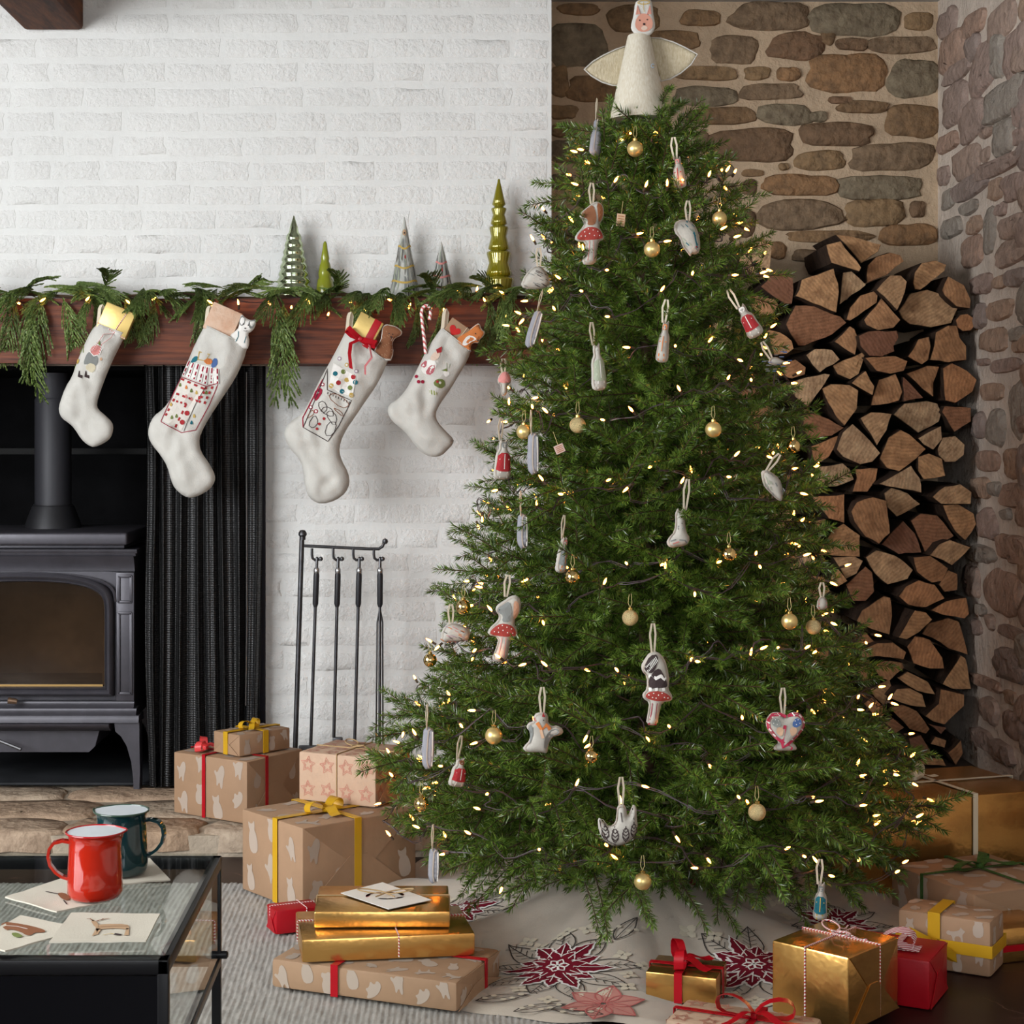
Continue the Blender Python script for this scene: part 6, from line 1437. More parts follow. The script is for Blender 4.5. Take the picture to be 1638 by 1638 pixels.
# ================================================================== BAUBLES
matte_g = M('matte_gold_bauble', (.82, .63, .26), .36, metal=.75); shiny_g = M('shiny_gold_bauble', (.80, .60, .26), .06, metal=1.0)
glit_g = M('glitter_gold_bauble', (.78, .62, .32), .4, metal=.8, bump=1.0, bscale=900, bdist=.002, var=.5, vscale=700); cap_m = M('gold_cap', (.62, .44, .14), .25, metal=1.0)
cord_m = M('gold_cord', (.55, .45, .2), .6)
BA = [(1016,238,13,0,'just under the tree topper'),(1043,399,13,0,'below the topper, right of the red-brown squirrel'),(1151,350,12,0,'at the upper right edge of the tree'),(1141,687,13,0,'right of the tree centre above the cat ornament'),(924,680,13,2,'upper left beside the grey slab ornament'),(838,691,12,0,'at the left edge beside the grey slab ornament'),(1269,714,11,1,'at the right edge before the log stack'),(1166,887,12,1,'right of the cat ornament'),(916,923,12,1,'under the small hedgehog ornament, left of centre'),(741,971,12,1,'at the left edge above the floral grey ornament'),(688,1056,11,1,'at the outermost left edge by the fire tongs'),(1008,988,13,2,'left above the skunk ornament'),(790,1177,14,0,'left of the bear ornament'),(946,1210,11,1,'right of the bear ornament'),(674,1286,12,1,'at the lower left tip over the kraft box'),(1028,1410,14,0,'lowest, dangling over the tree skirt'),(1263,994,13,0,'at the right, left of a glitter one'),(1301,1003,12,2,'at the far right beside a matte one'),(1211,1299,14,2,'lower right below the heart ornament')]
sph = lambda r_: [(r_*math.sin(a), -r_*math.cos(a)) for a in np.linspace(0.02, math.pi-.02, 18)]
for (px_, py_, r_, k_, where) in BA:
    p = on_tree(px_, py_, 1.03, .012); R_ = r_*p.y/F
    lab = ('matte gold', 'shiny mirror gold', 'glittery gold')[k_]+' bauble '+where
    b = thing('bauble', lab, 'bauble', p, group='gold baubles on the tree')
    MB().lathe(sph(R_), 28).build('ball', (matte_g, shiny_g, glit_g)[k_], b, ang=180)
    MB().lathe([(R_*.30, R_*.93), (R_*.30, R_*1.22), (R_*.20, R_*1.26), (.0005, R_*1.27)], 12).build('cap', cap_m, b)
    MB().tube([(0, 0, R_*1.2), (-.004, .002, R_*1.8), (-.001, .01, R_*2.8), (.003, .008, R_*2.9), (.004, .002, R_*1.8), (0, 0, R_*1.2)], .0006, 4).build('hanging_cord', cord_m, b)

# ================================================================== STITCHED ORNAMENTS
def ornament(name, label, px_, py_, outline, base, decals, thick=.030, yaw=0, tilt=0, loop=.042, rim=None, k=1.0, extra=.010, loopx=None, lean=0):
    """outline in pixels relative to the ornament centre (x right, y down)"""
    p = on_tree(px_, py_, k, extra); s_ = p.y/F
    root = thing(name, label, 'ornament', p, (lean, tilt, yaw), 'stitched animal ornaments on the tree')
    L = lambda l: [(x*s_*.95, -y*s_*.95) for x, y in l]
    pil = Pillow(smooth_poly(L(outline)), thick, max(.012, thick*.6), .0055)
    pil.mesh().build('body', base, root, ang=180)
    f = lambda pts, layer: [(x, -d-.0009-.0005*layer, y) for (x, y), d in zip(pts, pil.depth(pts))]
    D = Decal(); D.wk = 1.5; ocx = sum(q_[0] for q_ in pil.o)/len(pil.o); ocy = sum(q_[1] for q_ in pil.o)/len(pil.o)
    D.line([(lerp(ocx, x, .88), lerp(ocy, y, .93)) for x, y in pil.o], .0007, C('seam_stitch', (.40, .33, .27)), f, 0, True); decals(D, L, f); D.build('embroidery', root)
    top = max(pil.o, key=lambda q_: q_[1]); lx = top[0] if loopx is None else loopx*s_
    MB().strip([(lx-.003, -.002, top[1]-.006), (lx-.007, -.001, top[1]+loop*.6), (lx-.003, 0, top[1]+loop), (lx+.002, .002, top[1]+loop), (lx+.005, .003, top[1]+loop*.6), (lx+.002, .002, top[1]-.006)], .0042, (1, .3, 0), .0008).build('hanging_loop', ribbon_cream, root)
    return root
def dots(D, L, f, pts, r_, m, layer=2):
    for q_ in pts: D.disc(L([q_])[0], r_, m, f, layer, 6)
cap_red = C('mushroom_red', (.33, .05, .04))
def sq(o, s): return [((x-o[0])*s, (y-o[1])*s) for x, y in []]
# squirrel on a toadstool: px offsets
SQ = [(-19,-54),(-10,-56),(-1,-48),(-1,-28),(-10,-15),(-1,1),(-1,9),(-10,12),(-12,28),(-13,46),(-22,52),(-39,50),(-33,30),(-31,13),(-50,11),(-49,1),(-35,-14),(-35,-22),(-42,-28),(-41,-36),(-31,-44)]
SQ = [(x+25, y) for x, y in SQ]
def sq_dec(body, tail, wings=False):
    def d(D, L, f):
        T_ = lambda l: L([(x+25, y) for x, y in l])
        D.poly(smooth_poly(T_([(-47,10),(-46,3),(-36,-8),(-25,-12),(-10,-9),(-3,2),(-4,8),(-25,11)])), cap_red, f, 1, .006)
        dots(D, lambda l: T_(l), f, [(-40,4),(-34,-3),(-28,-8),(-26,0),(-20,-6),(-18,3),(-12,-4),(-9,3),(-33,4)], .0013, white_t)
        D.poly(smooth_poly(T_([(-40,-34),(-30,-43),(-21,-50),(-16,-38),(-14,-24),(-18,-14),(-30,-14),(-28,-24),(-37,-28)])), body, f, 1, .006)
        D.poly(smooth_poly(T_([(-14,-52),(-6,-50),(-3,-40),(-4,-28),(-10,-18),(-12,-30)])), tail, f, 2, .006)
        D.line(T_([(-26,12),(-27,30),(-29,45)]), .0010, pink_t, f, 1); D.line(T_([(-19,12),(-19,45)]), .0010, pink_t, f, 1)
        D.disc(T_([(-36,-33)])[0], .0014, dark_t, f, 3, 6)
    return d
ornament('mushroom_ornament', 'stitched red-brown squirrel sitting on a red toadstool, near the tree top', 943, 375, SQ, linen_orn, sq_dec(brown_t, C('russet_thread', (.33, .13, .06))), loopx=4)
ornament('mushroom_ornament', 'stitched grey squirrel with large tail on a toadstool, left side', 805, 1007, [(x*1.02, y*1.08) for x, y in SQ], linen_orn, sq_dec(grey_t, C('peach_thread2', (.62, .36, .24))), tilt=.12, loopx=-2)
SKK = [(-16,-38),(-8,-50),(6,-52),(18,-40),(24,-20),(26,0),(24,12),(32,24),(30,32),(14,34),(9,50),(6,74),(-14,72),(-10,50),(-8,34),(-18,28),(-20,20),(-12,12),(-12,-10),(-20,-18),(-22,-28)]
def skunk(D, L, f):
    D.poly(smooth_poly(L([(-18,-26),(-8,-46),(6,-48),(4,-30),(-4,-16),(-14,-18)])), dark_t, f, 1, .006); D.poly(smooth_poly(L([(-2,-20),(8,-26),(16,-12),(22,2),(20,8),(6,8),(-8,10),(-11,-4)])), dark_t, f, 1, .006)
    D.line(L([(-10,-12),(2,-8),(10,-12),(18,-6)]), .005, white_t, f, 2); 
    for k_ in range(9): D.line(L([(-15+k_*2.0, -28-k_*2.0), (-11+k_*2.0, -18-k_*2.2)]), .0010, white_t, f, 2)
    for x in (-8, 2, 14): D.line(L([(x,8),(x+1,13)]), .004, white_t, f, 2)
    D.poly(smooth_poly(L([(-17,22),(-8,14),(10,13),(24,20),(29,28),(10,31),(-10,28)])), cap_red, f, 1, .006); dots(D, L, f, [(-10,20),(-2,17),(6,20),(12,17),(16,24),(2,25),(22,25),(-4,24)], .0014, white_t)
    D.line(L([(-4,34),(-6,52),(-9,70)]), .001, crimson, f, 1); D.line(L([(4,34),(2,52),(2,70)]), .001, crimson, f, 1); D.line(L([(-11,70),(4,71)]), .0014, crimson, f, 1)
ornament('mushroom_ornament', 'stitched black and white skunk on a red toadstool, tree centre low', 1046, 1091, SKK, linen_orn, skunk, loop=.058, loopx=-1)
HT = [(0,-24),(10,-33),(24,-32),(33,-20),(32,-6),(20,10),(10,18),(20,26),(18,33),(-18,33),(-20,26),(-10,18),(-20,10),(-32,-6),(-33,-20),(-24,-32),(-10,-33)]
def heart(D, L, f):
    D.line(smooth_poly(L([(0,-26),(10,-30),(23,-29),(30,-19),(29,-7),(17,9),(6,17),(-10,28)])), .0042, C('candy_red', (.45,.04,.08)), f, 1); D.line(L([(0,-26),(-10,-30),(-23,-29),(-30,-19),(-29,-7),(-17,9),(-6,17),(10,28)]), .0042, C('candy_red', (.45,.04,.08)), f, 1)
    for s in (-1, 1):
        for q_ in ((12,-30),(24,-27),(30,-17),(27,-4),(20,5),(11,13)): D.line(L([(s*q_[0]-2,q_[1]-2),(s*q_[0]+2,q_[1]+2)]), .0022, white_t, f, 2)
        D.poly(smooth_poly(L([(s*8,-14),(s*16,-26),(s*26,-20),(s*24,-12),(s*14,-8)])), C('gingham_grey', (.30,.32,.30)) if s < 0 else blue_t, f, 1); D.poly(smooth_poly(L([(s*4,-8),(s*16,-10),(s*18,0),(s*8,8)])), C('peach_thread', (.65,.42,.28)), f, 1)
        dots(D, L, f, [(s*14,-20),(s*19,-22),(s*22,-16),(s*16,-14)], .0012, white_t, 3)
ornament('heart_ornament', 'stitched heart ornament with crossed candy canes and two bears', 1256, 1170, HT, linen_orn, heart, loop=.05, loopx=-3)
BR = [(-12,-34),(-4,-38),(8,-37),(12,-28),(11,-20),(18,-14),(26,-16),(36,-10),(37,-2),(28,2),(18,4),(12,16),(10,32),(2,30),(-10,30),(-24,30),(-32,24),(-28,18),(-20,10),(-18,-4),(-26,-12),(-22,-20),(-14,-22)]
def bearo(D, L, f):
    D.poly(smooth_poly(L([(-24,-16),(-16,-18),(-14,0),(-22,18),(-18,2)])), grey_t, f, 1); D.poly(smooth_poly(L([(12,-8),(26,-12),(30,-4),(16,2),(10,18),(4,24),(4,6)])), grey_t, f, 1)
    D.line(L([(-8,-22),(0,-10),(8,-18),(14,-10)]), .005, orange_t, f, 2); D.line(L([(-2,-10),(2,4)]), .004, C('peach_thread', (.65,.42,.28)), f, 2)
    D.poly(L([(0,-32),(3,-38),(6,-31)]), red_t, f, 2); D.disc(L([(3,-26)])[0], .0016, dark_t, f, 2, 6); D.line(L([(-14,-30),(-10,-24)]), .002, pink_t, f, 2)
ornament('bear_ornament', 'white stitched polar bear ornament with orange scarf, lower left', 866, 1175, BR, linen_orn, bearo, loop=.052, loopx=2)
SW = [(-36,-8),(-33,-14),(-26,-4),(-16,2),(-6,-4),(-4,-18),(-3,-32),(4,-36),(12,-32),(14,-14),(20,-26),(24,-36),(30,-30),(30,-14),(32,4),(26,20),(12,32),(-8,36),(-24,28),(-34,10)]
def swan(D, L, f):
    for c_ in ((-24,8),(-8,12),(10,10),(24,4)):
        P_ = [(c_[0], c_[1]-12), (c_[0]+7, c_[1]+4), (c_[0], c_[1]+16), (c_[0]-7, c_[1]+4)]; D.line(smooth_poly(L(P_)), .0013, dark_t, f, 1, True); D.line(L([(c_[0], c_[1]-12), (c_[0], c_[1]+16)]), .0013, dark_t, f, 1)
        for y_ in (-4, 2, 8): D.line(L([(c_[0], c_[1]+y_+3), (c_[0]+5, c_[1]+y_-2)]), .0011, dark_t, f, 1); D.line(L([(c_[0], c_[1]+y_+3), (c_[0]-5, c_[1]+y_-2)]), .0011, dark_t, f, 1)
    D.line(L([(-33,-10),(-30,6),(-20,24),(-6,31)]), .0014, dark_t, f, 1); D.line(L([(22,-30),(24,-12)]), .001, dark_t, f, 1); D.line(L([(2,-24),(4,-8)]), .001, dark_t, f, 1); D.line(L([(-30,24),(4,33),(24,20)]), .0012, dark_t, f, 1)
ornament('bird_ornament', 'cream stitched bird ornament covered in black leaf lines, lowest centre', 990, 1320, SW, linen_orn, swan, thick=.036, loop=.055, loopx=4)
def doll(w=14, h=40, ear=True):
    o = [(-w*.35,-h*.98),(-w*.15,-h*.8),(w*.15,-h*.8),(w*.35,-h*.98),(w*.45,-h*.62),(w*.4,-h*.42),(w*.75,-h*.2),(w*.8,h*.3),(w*.95,h*.85),(w*.5,h*1.0),(-w*.5,h*1.0),(-w*.95,h*.85),(-w*.8,h*.3),(-w*.75,-h*.2),(-w*.4,-h*.42),(-w*.45,-h*.62)]
    return o if ear else [(-w*.3,-h),(w*.3,-h)]+o[4:]
def doll_dec(dress, detail, head=None, h=40, w=14):
    def d(D, L, f):
        if dress: D.poly(smooth_poly(L([(-w*.62,-h*.25),(w*.62,-h*.25),(w*.7,h*.3),(w*.82,h*.62),(-w*.82,h*.62),(-w*.7,h*.3)])), dress, f, 1, .006)
        if head: D.poly(smooth_poly(L([(-w*.3,-h*.75),(w*.3,-h*.75),(w*.3,-h*.48),(-w*.3,-h*.48)])), head, f, 1)
        D.line(L([(-w*.5,h*.05),(w*.5,h*.05)]), .0016, detail, f, 2); D.line(L([(0,-h*.2),(0,h*.5)]), .0012, detail, f, 2)
        dots(D, L, f, [(-w*.12,-h*.62),(w*.12,-h*.62)], .0009, dark_t, 3)
        for s in (-1, 1): D.line(L([(s*w*.35,h*.6),(s*w*.38,h*.92)]), .0016, detail, f, 1)
    return d
OD = [
 (953,218,13,34,None,grey_t,None,.15,.9,'grey linen back of a rag doll ornament, upper left by the topper',linen_grey),
 (1086,275,12,28,None,red_t,pink_t,-.1,-.4,'slim cream doll ornament with red stitching, upper right by the topper',linen_orn),
 (956,585,15,42,sage_t,white_t,None,-.08,.3,'cream rabbit doll ornament in a green apron, upper left half',linen_orn),
 (1062,545,12,37,None,orange_t,orange_t,.12,-.3,'slim cream fox doll ornament with a long loop, upper centre',linen_orn),
 (1197,512,16,32,red_t,white_t,white_t,-.5,-.4,'cream doll ornament in red checked clothes, right edge by the logs',linen_orn),
 (804,733,17,36,red_t,white_t,grey_t,.05,.3,'white doll ornament in a bright red dress at the left edge',linen_orn),
 (899,886,12,32,grey_t,orange_t,pink_t,.15,.6,'small hedgehog doll ornament with teal dots above a shiny bauble',linen_orn),
 (733,1234,17,26,red_t,white_t,brown_t,.2,.5,'red bell-shaped doll ornament near the lower left edge',linen_orn),
 (1313,1440,13,34,teal_t,gold_t,grey_t,.05,-.3,'toy soldier doll ornament in striped jumper over the skirt, right',linen_orn),
]
for (x, y, w_, h_, dr, de, hd, ti, ya, lab, bm_) in OD:
    ornament('doll_ornament', lab, x, y, doll(w_, h_), bm_, doll_dec(dr, de, hd, h_, w_), yaw=ya, tilt=ti, loop=.045, thick=.026)
for (x, y, w_, h_, ti, lab) in ((853,527,9,36,.45,'grey linen ornament seen edge-on, tilted, left edge level with mantel'), (852,726,10,36,.0,'grey linen ornament seen edge-on beside the red dress doll'), (835,850,9,30,.0,'grey edge-on ornament at the left edge, below the red dress doll'), (684,1197,11,36,.05,'grey edge-on ornament at the lower left by the star gift'), (693,1385,9,30,.05,'grey edge-on ornament hanging lowest at the left over the skirt')):
    ornament('slab_ornament', lab, x, y, [(-w_*.6,-h_),(w_*.6,-h_),(w_,-h_*.4),(w_*.9,h_*.6),(w_*.3,h_),(-w_*.5,h_*.95),(-w_,h_*.4),(-w_*.8,-h_*.5)], linen_grey, lambda D, L, f: D.line(L([(-w_*.2,-h_*.8),(-w_*.25,0),(-w_*.1,h_*.8)]), .0016, white_t, f, 1), yaw=.9, tilt=ti, loop=.05, thick=.036)
CT = [(-6,-32),(-2,-24),(2,-30),(8,-34),(10,-22),(8,-10),(12,8),(20,18),(16,30),(4,34),(-12,38),(-20,30),(-16,20),(-8,10),(-8,-10),(-10,-20)]
def cato(D, L, f):
    D.line(L([(-14,26),(-6,22)]), .0016, grey_t, f, 1); D.line(L([(-10,30),(0,25)]), .0016, pink_t, f, 1); D.line(L([(0,22),(10,22),(14,26)]), .0016, grey_t, f, 1); D.line(L([(-4,0),(6,2)]), .003, grey_t, f, 1); dots(D, L, f, [(0,-16),(5,-16),(2,-6),(-3,4)], .0012, dark_t)
ornament('cat_ornament', 'cream stitched cat ornament sitting right of the tree centre', 1087, 842, CT, linen_orn, cato, tilt=.1, loop=.06)
RD = [(-22,-26),(-10,-32),(6,-30),(16,-18),(22,2),(22,22),(14,28),(8,26),(6,32),(0,24),(-8,14),(-12,0),(-22,-10)]
def rdo(D, L, f):
    for k_ in range(14): x, y = rng.uniform(-14, 14), rng.uniform(-24, 20); D.line(L([(x,y),(x+5,y+5)]), .0012, (sage_t, teal_t, grey_t)[k_ % 3], f, 1)
    D.line(L([(-2,-28),(10,-8),(16,18)]), .0022, teal_t, f, 2); D.line(L([(4,-28),(15,-8),(20,16)]), .0016, sage_t, f, 2); D.disc(L([(14,16)])[0], .002, red_t, f, 2, 6)
ornament('animal_ornament', 'round green-grey leafy animal ornament with a pale loop, upper right', 1099, 381, RD, linen_orn, rdo, thick=.036, loopx=2)
def feath(c_):
    def d(D, L, f):
        for k_ in range(22): x, y = rng.uniform(-24, 20), rng.uniform(-14, 12); D.line(L([(x,y),(x+6,y+3)]), .0010, c_[k_ % len(c_)], f, 1)
    return d
BD = [(-30,-6),(-22,-14),(-6,-16),(10,-12),(24,4),(30,14),(20,16),(6,14),(-8,12),(-20,4)]
ornament('bird_ornament', 'white feathered bird ornament at the left edge beside the tall olive tree', 858, 446, [(-28,14),(-20,-6),(-6,-20),(8,-22),(18,-10),(24,6),(16,16),(-8,18)], linen_orn, feath([grey_t, dark_t]), thick=.034)
ornament('bird_ornament', 'white and grey bird ornament on the right beside the log stack', 1236, 775, BD, linen_orn, feath([grey_t, sage_t]), tilt=.65, thick=.032, loopx=-20)
ornament('bird_ornament', 'tiny pale blue bird ornament at the right edge by the logs', 1241, 578, [(x*.42, y*.55) for x, y in BD], linen_orn, feath([blue_t, grey_t]), tilt=-.5, thick=.02)
ornament('animal_ornament', 'lilac floral animal ornament tucked at the left edge by the tongs', 727, 1013, [(-24,16),(-22,-6),(-10,-18),(8,-16),(24,-8),(28,4),(20,14),(0,14)], linen_orn, feath([lilac_t, pink_t, orange_t, dark_t]), thick=.036)
ornament('mushroom_ornament', 'red toadstool ornament poking out at the left edge below the mantel', 806, 608, [(-12,4),(-8,-10),(2,-16),(10,-10),(13,4),(6,8),(5,26),(-5,26),(-5,8)], linen_orn, lambda D, L, f: D.poly(smooth_poly(L([(-11,3),(-7,-10),(2,-15),(9,-9),(12,3),(0,6)])), pink_t, f, 1, .005), loop=.03)
ornament('animal_ornament', 'small pink striped ornament at the right edge near the logs', 1314, 966, [(-9,10),(-6,-10),(4,-14),(10,-4),(9,10)], linen_orn, lambda D, L, f: [D.line(L([(-6,y),(8,y-2)]), .002, pink_t, f, 1) for y in (-6, 0, 6)], loop=.03)
# paper tags
def tagcard(label, px_, py_, w_, h_, rot, m):
    p = on_tree(px_, py_, .99, .0); s_ = p.y/F
    o = thing('paper_tag', label, 'tag', p, (0, rot, .2)); MB().rbox((0, 0, 0), (w_*s_, .0008, h_*s_), .0002, 1).build('card', m, o)
    D = Decal()
    for k_ in range(4): D.line([(-w_*.36*s_, h_*s_*(.3-.2*k_)), (w_*.36*s_, h_*s_*(.3-.2*k_))], .0014, C('tag_print', (.45, .16, .06)), lambda pts, l: [(x, -.0009, y) for x, y in pts])
    D.build('print', o)
    MB().tube([(0, 0, h_*s_*.5), (.004, .01, h_*s_*.5+.03)], .0006, 4).build('string', cord_m, o)
tagcard('small orange paper tag hanging between the squirrel and a bauble', 993, 352, 14, 20, .1, M('cream_tag', (.66, .46, .30), .8))
tagcard('small pinkish folded care tag left of the tree centre', 895, 718, 16, 14, -.4, M('pink_tag', (.70, .52, .46), .8))

# ================================================================== TREE TOPPER
tp = P(1022, 192, TY-.02); top_o = thing('tree_topper', 'cream angel tree topper with a fox face and stitched wings', 'tree topper', tp)
sT = tp.y/F; L = lambda l: [((x-1022)*sT, (192-y)*sT) for x, y in l]
def cone_mat():
    m = stripes('stitched_cone', (.72, .68, .56), (.50, .43, .30), 70, .9, 'X', duty=.72); return m
wing_m = M('stitched_wing', (.48, .40, .26), .9, c2=(.64, .57, .42), vscale=260, stretch=(1, 1, .35), bump=.3, bscale=200)
cone_m = M('ivory_stitched_cone', (.74, .70, .60), .9, c2=(.60, .53, .40), vscale=420, stretch=(1, 1, .05), bump=.4, bscale=200, bdist=.001)
MB().lathe([(48*sT, 0), (46.5*sT, .004), (18*sT, 134*sT), (16*sT, 136*sT)], 40).build('cone', cone_m, top_o, ang=60)
for nm, pts in (('wing', [(1006,68),(985,76),(965,86),(947,97),(933,110),(945,120),(962,129),(980,134),(992,134),(1008,100)]), ('wing', [(1042,56),(1060,58),(1080,65),(1098,74),(1118,86),(1108,102),(1092,115),(1075,124),(1060,127),(1048,100)])):
    pil = Pillow(L(pts), .008, .006, .008); wg = pil.mesh().build(nm, wing_m, top_o, ang=180, loc=(0, .034, 0), rot=(0, 0, .18 if pts[0][0] < 1022 else -.18))
    MB().tube([(x, -.0035, y) for x, y in pil.o], .0018, 5, closed=True).build('wing_hem', linen, wg)
HD = [(1014,8),(1020,3),(1038,2),(1042,8),(1044,30),(1047,44),(1044,54),(1038,60),(1018,60),(1010,54),(1007,46),(1012,28)]
pil = Pillow(smooth_poly(L(HD)), .012, .008, .006); hd = pil.mesh().build('head', linen, top_o, ang=180, loc=(0, -.02, 0))
f = lambda pts, l: [(x, -d-.001-.0006*l, y) for (x, y), d in zip(pts, pil.depth(pts))]
D = Decal(); D.poly(smooth_poly(L([(1013,46),(1016,32),(1027,24),(1040,32),(1043,46),(1034,55),(1020,55)])), C('salmon_thread', (.62,.30,.22)), f, 1, .006)
for s, x in ((-1, 1019), (1, 1036)): D.poly(L([(x-4,28),(x+s*1.5,12),(x+4,27)]), C('salmon_thread', (.62,.30,.22)), f, 1); D.line(L([(x-3,28),(x+s*1.5,14),(x+3,27)]), .0014, pink_t, f, 2)
for p_ in ((1021,37),(1033,36)): D.disc(L([p_])[0], .0018, dark_t, f, 3, 6)
D.disc(L([(1028,43)])[0], .003, dark_t, f, 3, 8); D.poly(smooth_poly(L([(1022,50),(1028,44),(1035,49),(1028,54)])), C('pale_peach', (.68,.52,.42)), f, 2); D.line(smooth_poly(L([(1015,9),(1028,4),(1040,8),(1028,12)])), .002, gold_t, f, 2, True); D.line(L([(1028,24),(1027,8)]), .0012, gold_t, f, 2)
D.build('face_embroidery', hd)
MB().tube([( .027+.0035*math.cos(a), -.048, .118+.0045*math.sin(a)) for a in np.linspace(.6, 5.6, 10)], .0012, 5).build('hand_stitch', C('grey_blue_thread', (.28, .34, .40)), top_o)

# ================================================================== GARLAND
ced = needle_mat('cedar_fronds', (.065, .13, .022), (.25, .33, .09), .5)
def frond(name, L, rg, droop):
    main = np.array([(L*t*(1-.25*droop*t), .01*math.sin(t*4), -droop*L*.75*t*t) for t in np.linspace(0, 1, 9)]); stems = [main]
    for t in np.arange(.08, .97, .085):
        for sd in (-1, 1):
            j = min(int(t*8), 7); p = main[j]+(main[j+1]-main[j])*(t*8-j); ax = main[j+1]-main[j]; ax /= np.linalg.norm(ax)
            bl = (.075*math.sin(math.pi*min(1, .25+t*.75))+.018)*rg.uniform(.7, 1.2); la = np.array([0, sd, rg.uniform(-.3, .2)]); d = ax*.86+la*.42; d /= np.linalg.norm(d)
            stems.append(np.array([p+d*bl*u_+ax*.25*bl*u_*u_+np.array([0, 0, -.25*bl*u_*u_]) for u_ in np.linspace(0, 1, 5)]))
    co, f_ = needles(stems, 1150, .0115, .0050, .30, rg)
    return co, f_
FR = []
for L_, dr in ((.20, .35), (.24, .9), (.26, 1.1), (.17, .15), (.22, .6), (.30, 1.2)):
    co, f_ = frond('sprig', L_, rg, dr); ob = np_mesh('sprig_source', co, f_, ced); FR.append(ob.data); bpy.data.objects.remove(ob)
gl = thing('garland', 'green cedar garland with drooping fronds along the wooden mantel', 'garland', (-.7, YM+.03, ZM1))
go = Vector(gl.location)
spine = [Vector((x, YM+.02+.012*math.sin(x*9), ZM1+.008+.006*math.sin(x*14))) for x in np.linspace(-1.75, .33, 60)]
MB().tube([p-go for p in spine], .005, 6).build('stem', twig_m, gl)
rgn = np.random.default_rng(4)
for k_ in range(95):
    x = -1.72+2.04*(k_+rgn.uniform(0, 1))/95; kind = rgn.random()
    if kind < .50: az = rgn.choice([0, math.pi])+rgn.uniform(-.55, .55); el = rgn.uniform(-.15, .25); m_ = FR[rgn.choice([0, 3, 4])]
    elif kind < .88: az = -math.pi/2+rgn.uniform(-1.0, 1.0); el = rgn.uniform(-.4, .2); m_ = FR[rgn.choice([0, 1, 4])]
    else: az = rgn.uniform(0, 2*math.pi); el = rgn.uniform(.25, .7); m_ = FR[rgn.choice([0, 4, 3])]
    if math.sin(az) > .2: az = -az
    o = bpy.data.objects.new('sprig', m_); col.objects.link(o); o.parent = gl; o.rotation_mode = 'QUATERNION'
    o.location = Vector((x, YM+.005+rgn.uniform(-.02, .05), ZM1+.015+rgn.uniform(0, .02)))-go
    o.rotation_quaternion = (Matrix.Rotation(az, 3, 'Z') @ Matrix.Rotation(-el, 3, 'Y') @ Matrix.Rotation(rgn.uniform(-.5, .5), 3, 'X')).to_quaternion(); o.scale = [rgn.uniform(.5, .78)]*3
for (px_, py_, L_, yaw_, m_) in ((50,480,1.15,-1.9,5),(62,470,1.2,-1.5,2),(100,475,1.0,-1.2,2),(150,475,.95,-1.0,1),(200,470,.8,-1.2,1),(245,480,.7,-1.4,2),(325,470,.85,-1.7,2),(350,475,.8,-1.3,1),(440,475,1.25,-1.55,5),(452,480,1.2,-1.5,5),(560,480,.7,-1.2,1),(700,470,.85,-.9,2),(780,475,.9,-1.2,2),(800,470,.85,-1.5,1),(20,470,1.0,-1.6,2),(660,468,.8,-.8,1)):
    p = P(px_, py_, YM-.01); o = bpy.data.objects.new('sprig', FR[m_]); col.objects.link(o); o.parent = gl; o.rotation_mode = 'QUATERNION'; o.location = p-go
    o.rotation_quaternion = (Matrix.Rotation(yaw_, 3, 'Z') @ Matrix.Rotation(.9, 3, 'Y') @ Matrix.Rotation(rgn.uniform(-.4, .4), 3, 'X')).to_quaternion(); o.scale = [L_*.78]*3
ml = thing('string_lights', 'warm fairy light string woven through the mantel garland', 'string lights', (-.7, YM, ZM1)); mo = Vector(ml.location)
LBU = [(68,480),(205,483),(246,478),(336,483),(342,493),(381,484),(466,492),(493,482),(525,503),(562,482),(585,496),(624,480),(688,495),(710,496),(730,468),(763,463),(803,468),(808,505),(30,485),(140,478),(430,484),(655,490),(775,480)]
wp_ = sorted(LBU); MB().tube([P(x, 480+4*math.sin(x*.05), YM-.004)-mo for x in range(-10, 850, 10)], .0014, 4).build('wire', wire_m, ml)
for (x, y) in LBU:
    p = P(x, y, YM-.045); o = bpy.data.objects.new('bulb', bme); col.objects.link(o); o.parent = ml; o.location = p-mo; o.rotation_euler = (rgn.uniform(-1, 1), rgn.uniform(-1.2, 1.2), 0); o.scale = (.95, .95, .95)
    s_ = bpy.data.objects.new('socket', smesh); col.objects.link(s_); s_.parent = o

# ================================================================== TREES ON THE MANTEL
YG = 5.285
def mant(name, label, px_, top, wpx, prof, mat, mod=None, n=32, dec=None, base_py=475):
    s_ = YG/F; p = P(px_, base_py, YG); h = (base_py-top)*s_; root = thing(name, label, 'decorative tree', (p.x, YG, ZM1+.004), group='ornamental trees on the mantel')
    hh = P(0, top, YG).z-ZM1-.004; w_ = wpx*s_/2
    MB().lathe([(r_*w_, z_*hh) for r_, z_ in prof], n, mod=mod).build('body', mat, root, ang=70)
    if dec: dec(root, w_, hh)
    return root
merc = M('green_mercury_glass', (.50, .58, .38), .12, metal=.9, var=.45, vscale=70); lime = M('lime_glass', (.36, .40, .03), .12, spec=.7, trans=.35); olive_g = M('olive_glass', (.26, .23, .008), .07, metal=.35, spec=.8, coat=.5)
prof = [(1.0, 0)]
for i_ in range(9):
    a = i_/9*.78; r0 = 1-a*.88; prof += [(r0*.93, a+.005), (r0*1.0, a+.028), (r0*.985, a+.048), (r0*.90, a+.075)]
prof += [(.24, .80), (.20, .86), (.11, .93), (.02, 1.0), (.001, 1.0)]
mant('glass_tree', 'ribbed green mercury glass tree, leftmost on the mantel', 470, 345, 64, prof, merc)
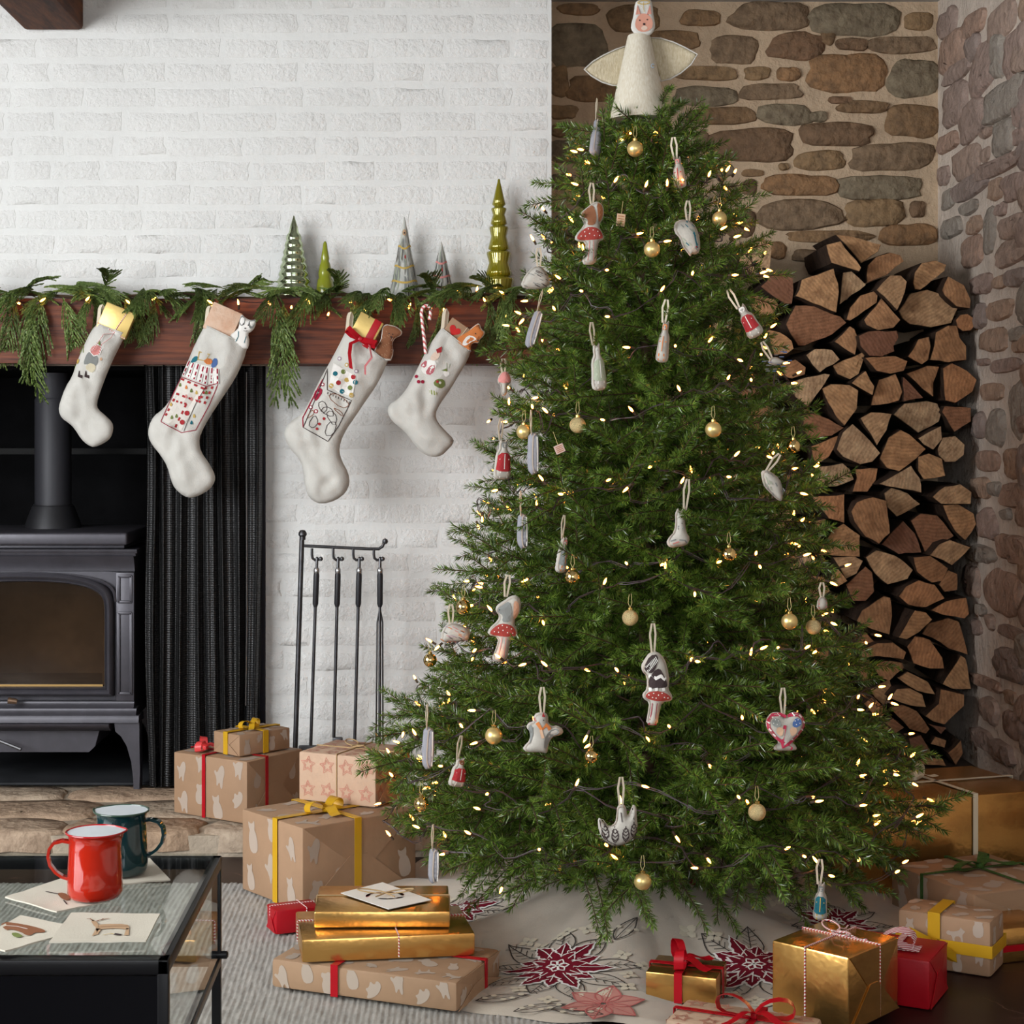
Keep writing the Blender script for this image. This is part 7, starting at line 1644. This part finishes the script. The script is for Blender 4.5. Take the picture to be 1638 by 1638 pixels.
mant('glass_tree', 'small lime green glass tree beside the mercury glass tree', 520, 386, 28, [(1.0, 0), (.98, .2), (.86, .33), (.72, .36), (.78, .44), (.60, .60), (.44, .66), (.50, .70), (.30, .86), (.22, .96), (.10, 1.0), (.001, 1.0)], lime, n=24)
cone_w = M('white_printed_cone', (.60, .60, .555), .9, c2=(.40, .41, .38), vscale=90, stretch=(1, 1, .25), bump=.3, bscale=200)
def cone_dec(seed, face):
    def d(root, w_, hh):
        r_ = random.Random(seed); D = Decal()
        def f(pts, l):
            out = []
            for a, z_ in pts: rr = w_*(1-z_/hh*.97)+.0012+l*.0005; out.append((rr*math.sin(a), -rr*math.cos(a), z_))
            return out
        for k_ in range(70):
            z_ = hh*r_.uniform(.03, .8); a = r_.uniform(-1.5, 1.5); dz = hh*r_.uniform(.03, .06); D.line([(a, z_), (a+r_.uniform(-.15, .15), z_+dz)], .05, r_.choice([grey_t, dark_t, sage_t, grey_t]), f)
        for zz, am in ((.62, .02), (.38, .02), (.2, .015)):
            D.line([(a, hh*zz-am*hh*math.cos(a*3)) for a in np.linspace(-1.4, 1.4, 16)], .006, gold_t if face else pink_t, f, 1)
        D.disc((.1, hh*.5), .08, red_t, f, 2, 8, ry=.006)
        if face:
            D.disc((0, hh*.80), .5, tan_t, f, 1, 10, ry=.010); D.disc((0, hh*.795), .18, dark_t, f, 2, 8, ry=.003)
        D.build('embroidery', root)
    return d
mant('fabric_tree', 'taller white embroidered cone tree with small bear face on the mantel', 647, 346, 50, [(1.0, 0), (.985, .01), (.5, .5), (.03, .985), (.001, 1.0)], cone_w, n=28, dec=cone_dec(1, True), base_py=480)
mant('fabric_tree', 'shorter white embroidered cone tree right of the taller cone', 706, 386, 44, [(1.0, 0), (.985, .01), (.5, .5), (.03, .985), (.001, 1.0)], cone_w, n=28, dec=cone_dec(2, False), base_py=480)
flut = lambda q_, z_: 1+.025*math.cos(q_*22)
prof = [(.90, 0), (.95, .06), (1.0, .115), (.93, .135), (.74, .14)]
for (z0_, z1_, r0, r1, rn) in ((.14, .33, .90, .76, .62), (.34, .54, .76, .62, .5), (.55, .70, .64, .48, .36)):
    prof += [(r1*.80*1.0, z0_+.02*0+.004) if False else (lerp(rn, r0, .0)+.14, z0_), (r0*.99, z0_+.03), (r0*.92, z0_+.06), (r1*.86, z1_-.045), (r1*.90, z1_-.015), (rn+.10, z1_)]
prof = [(.80,0),(.86,.06),(1.0,.155),(.98,.17),(.70,.185),(.88,.20),(.80,.235),(.64,.30),(.80,.375),(.78,.39),(.54,.40),(.70,.415),(.64,.45),(.50,.52),(.62,.585),(.60,.60),(.40,.61),(.54,.625),(.48,.66),(.38,.70),(.50,.745),(.48,.755),(.28,.765),(.44,.785),(.34,.84),(.18,.93),(.10,.97),(.08,.995),(.001,1.0)]
mant('glass_tree', 'tall olive green fluted glass tree, right end of the mantel', 798, 286, 48, prof, olive_g, mod=flut, n=66)
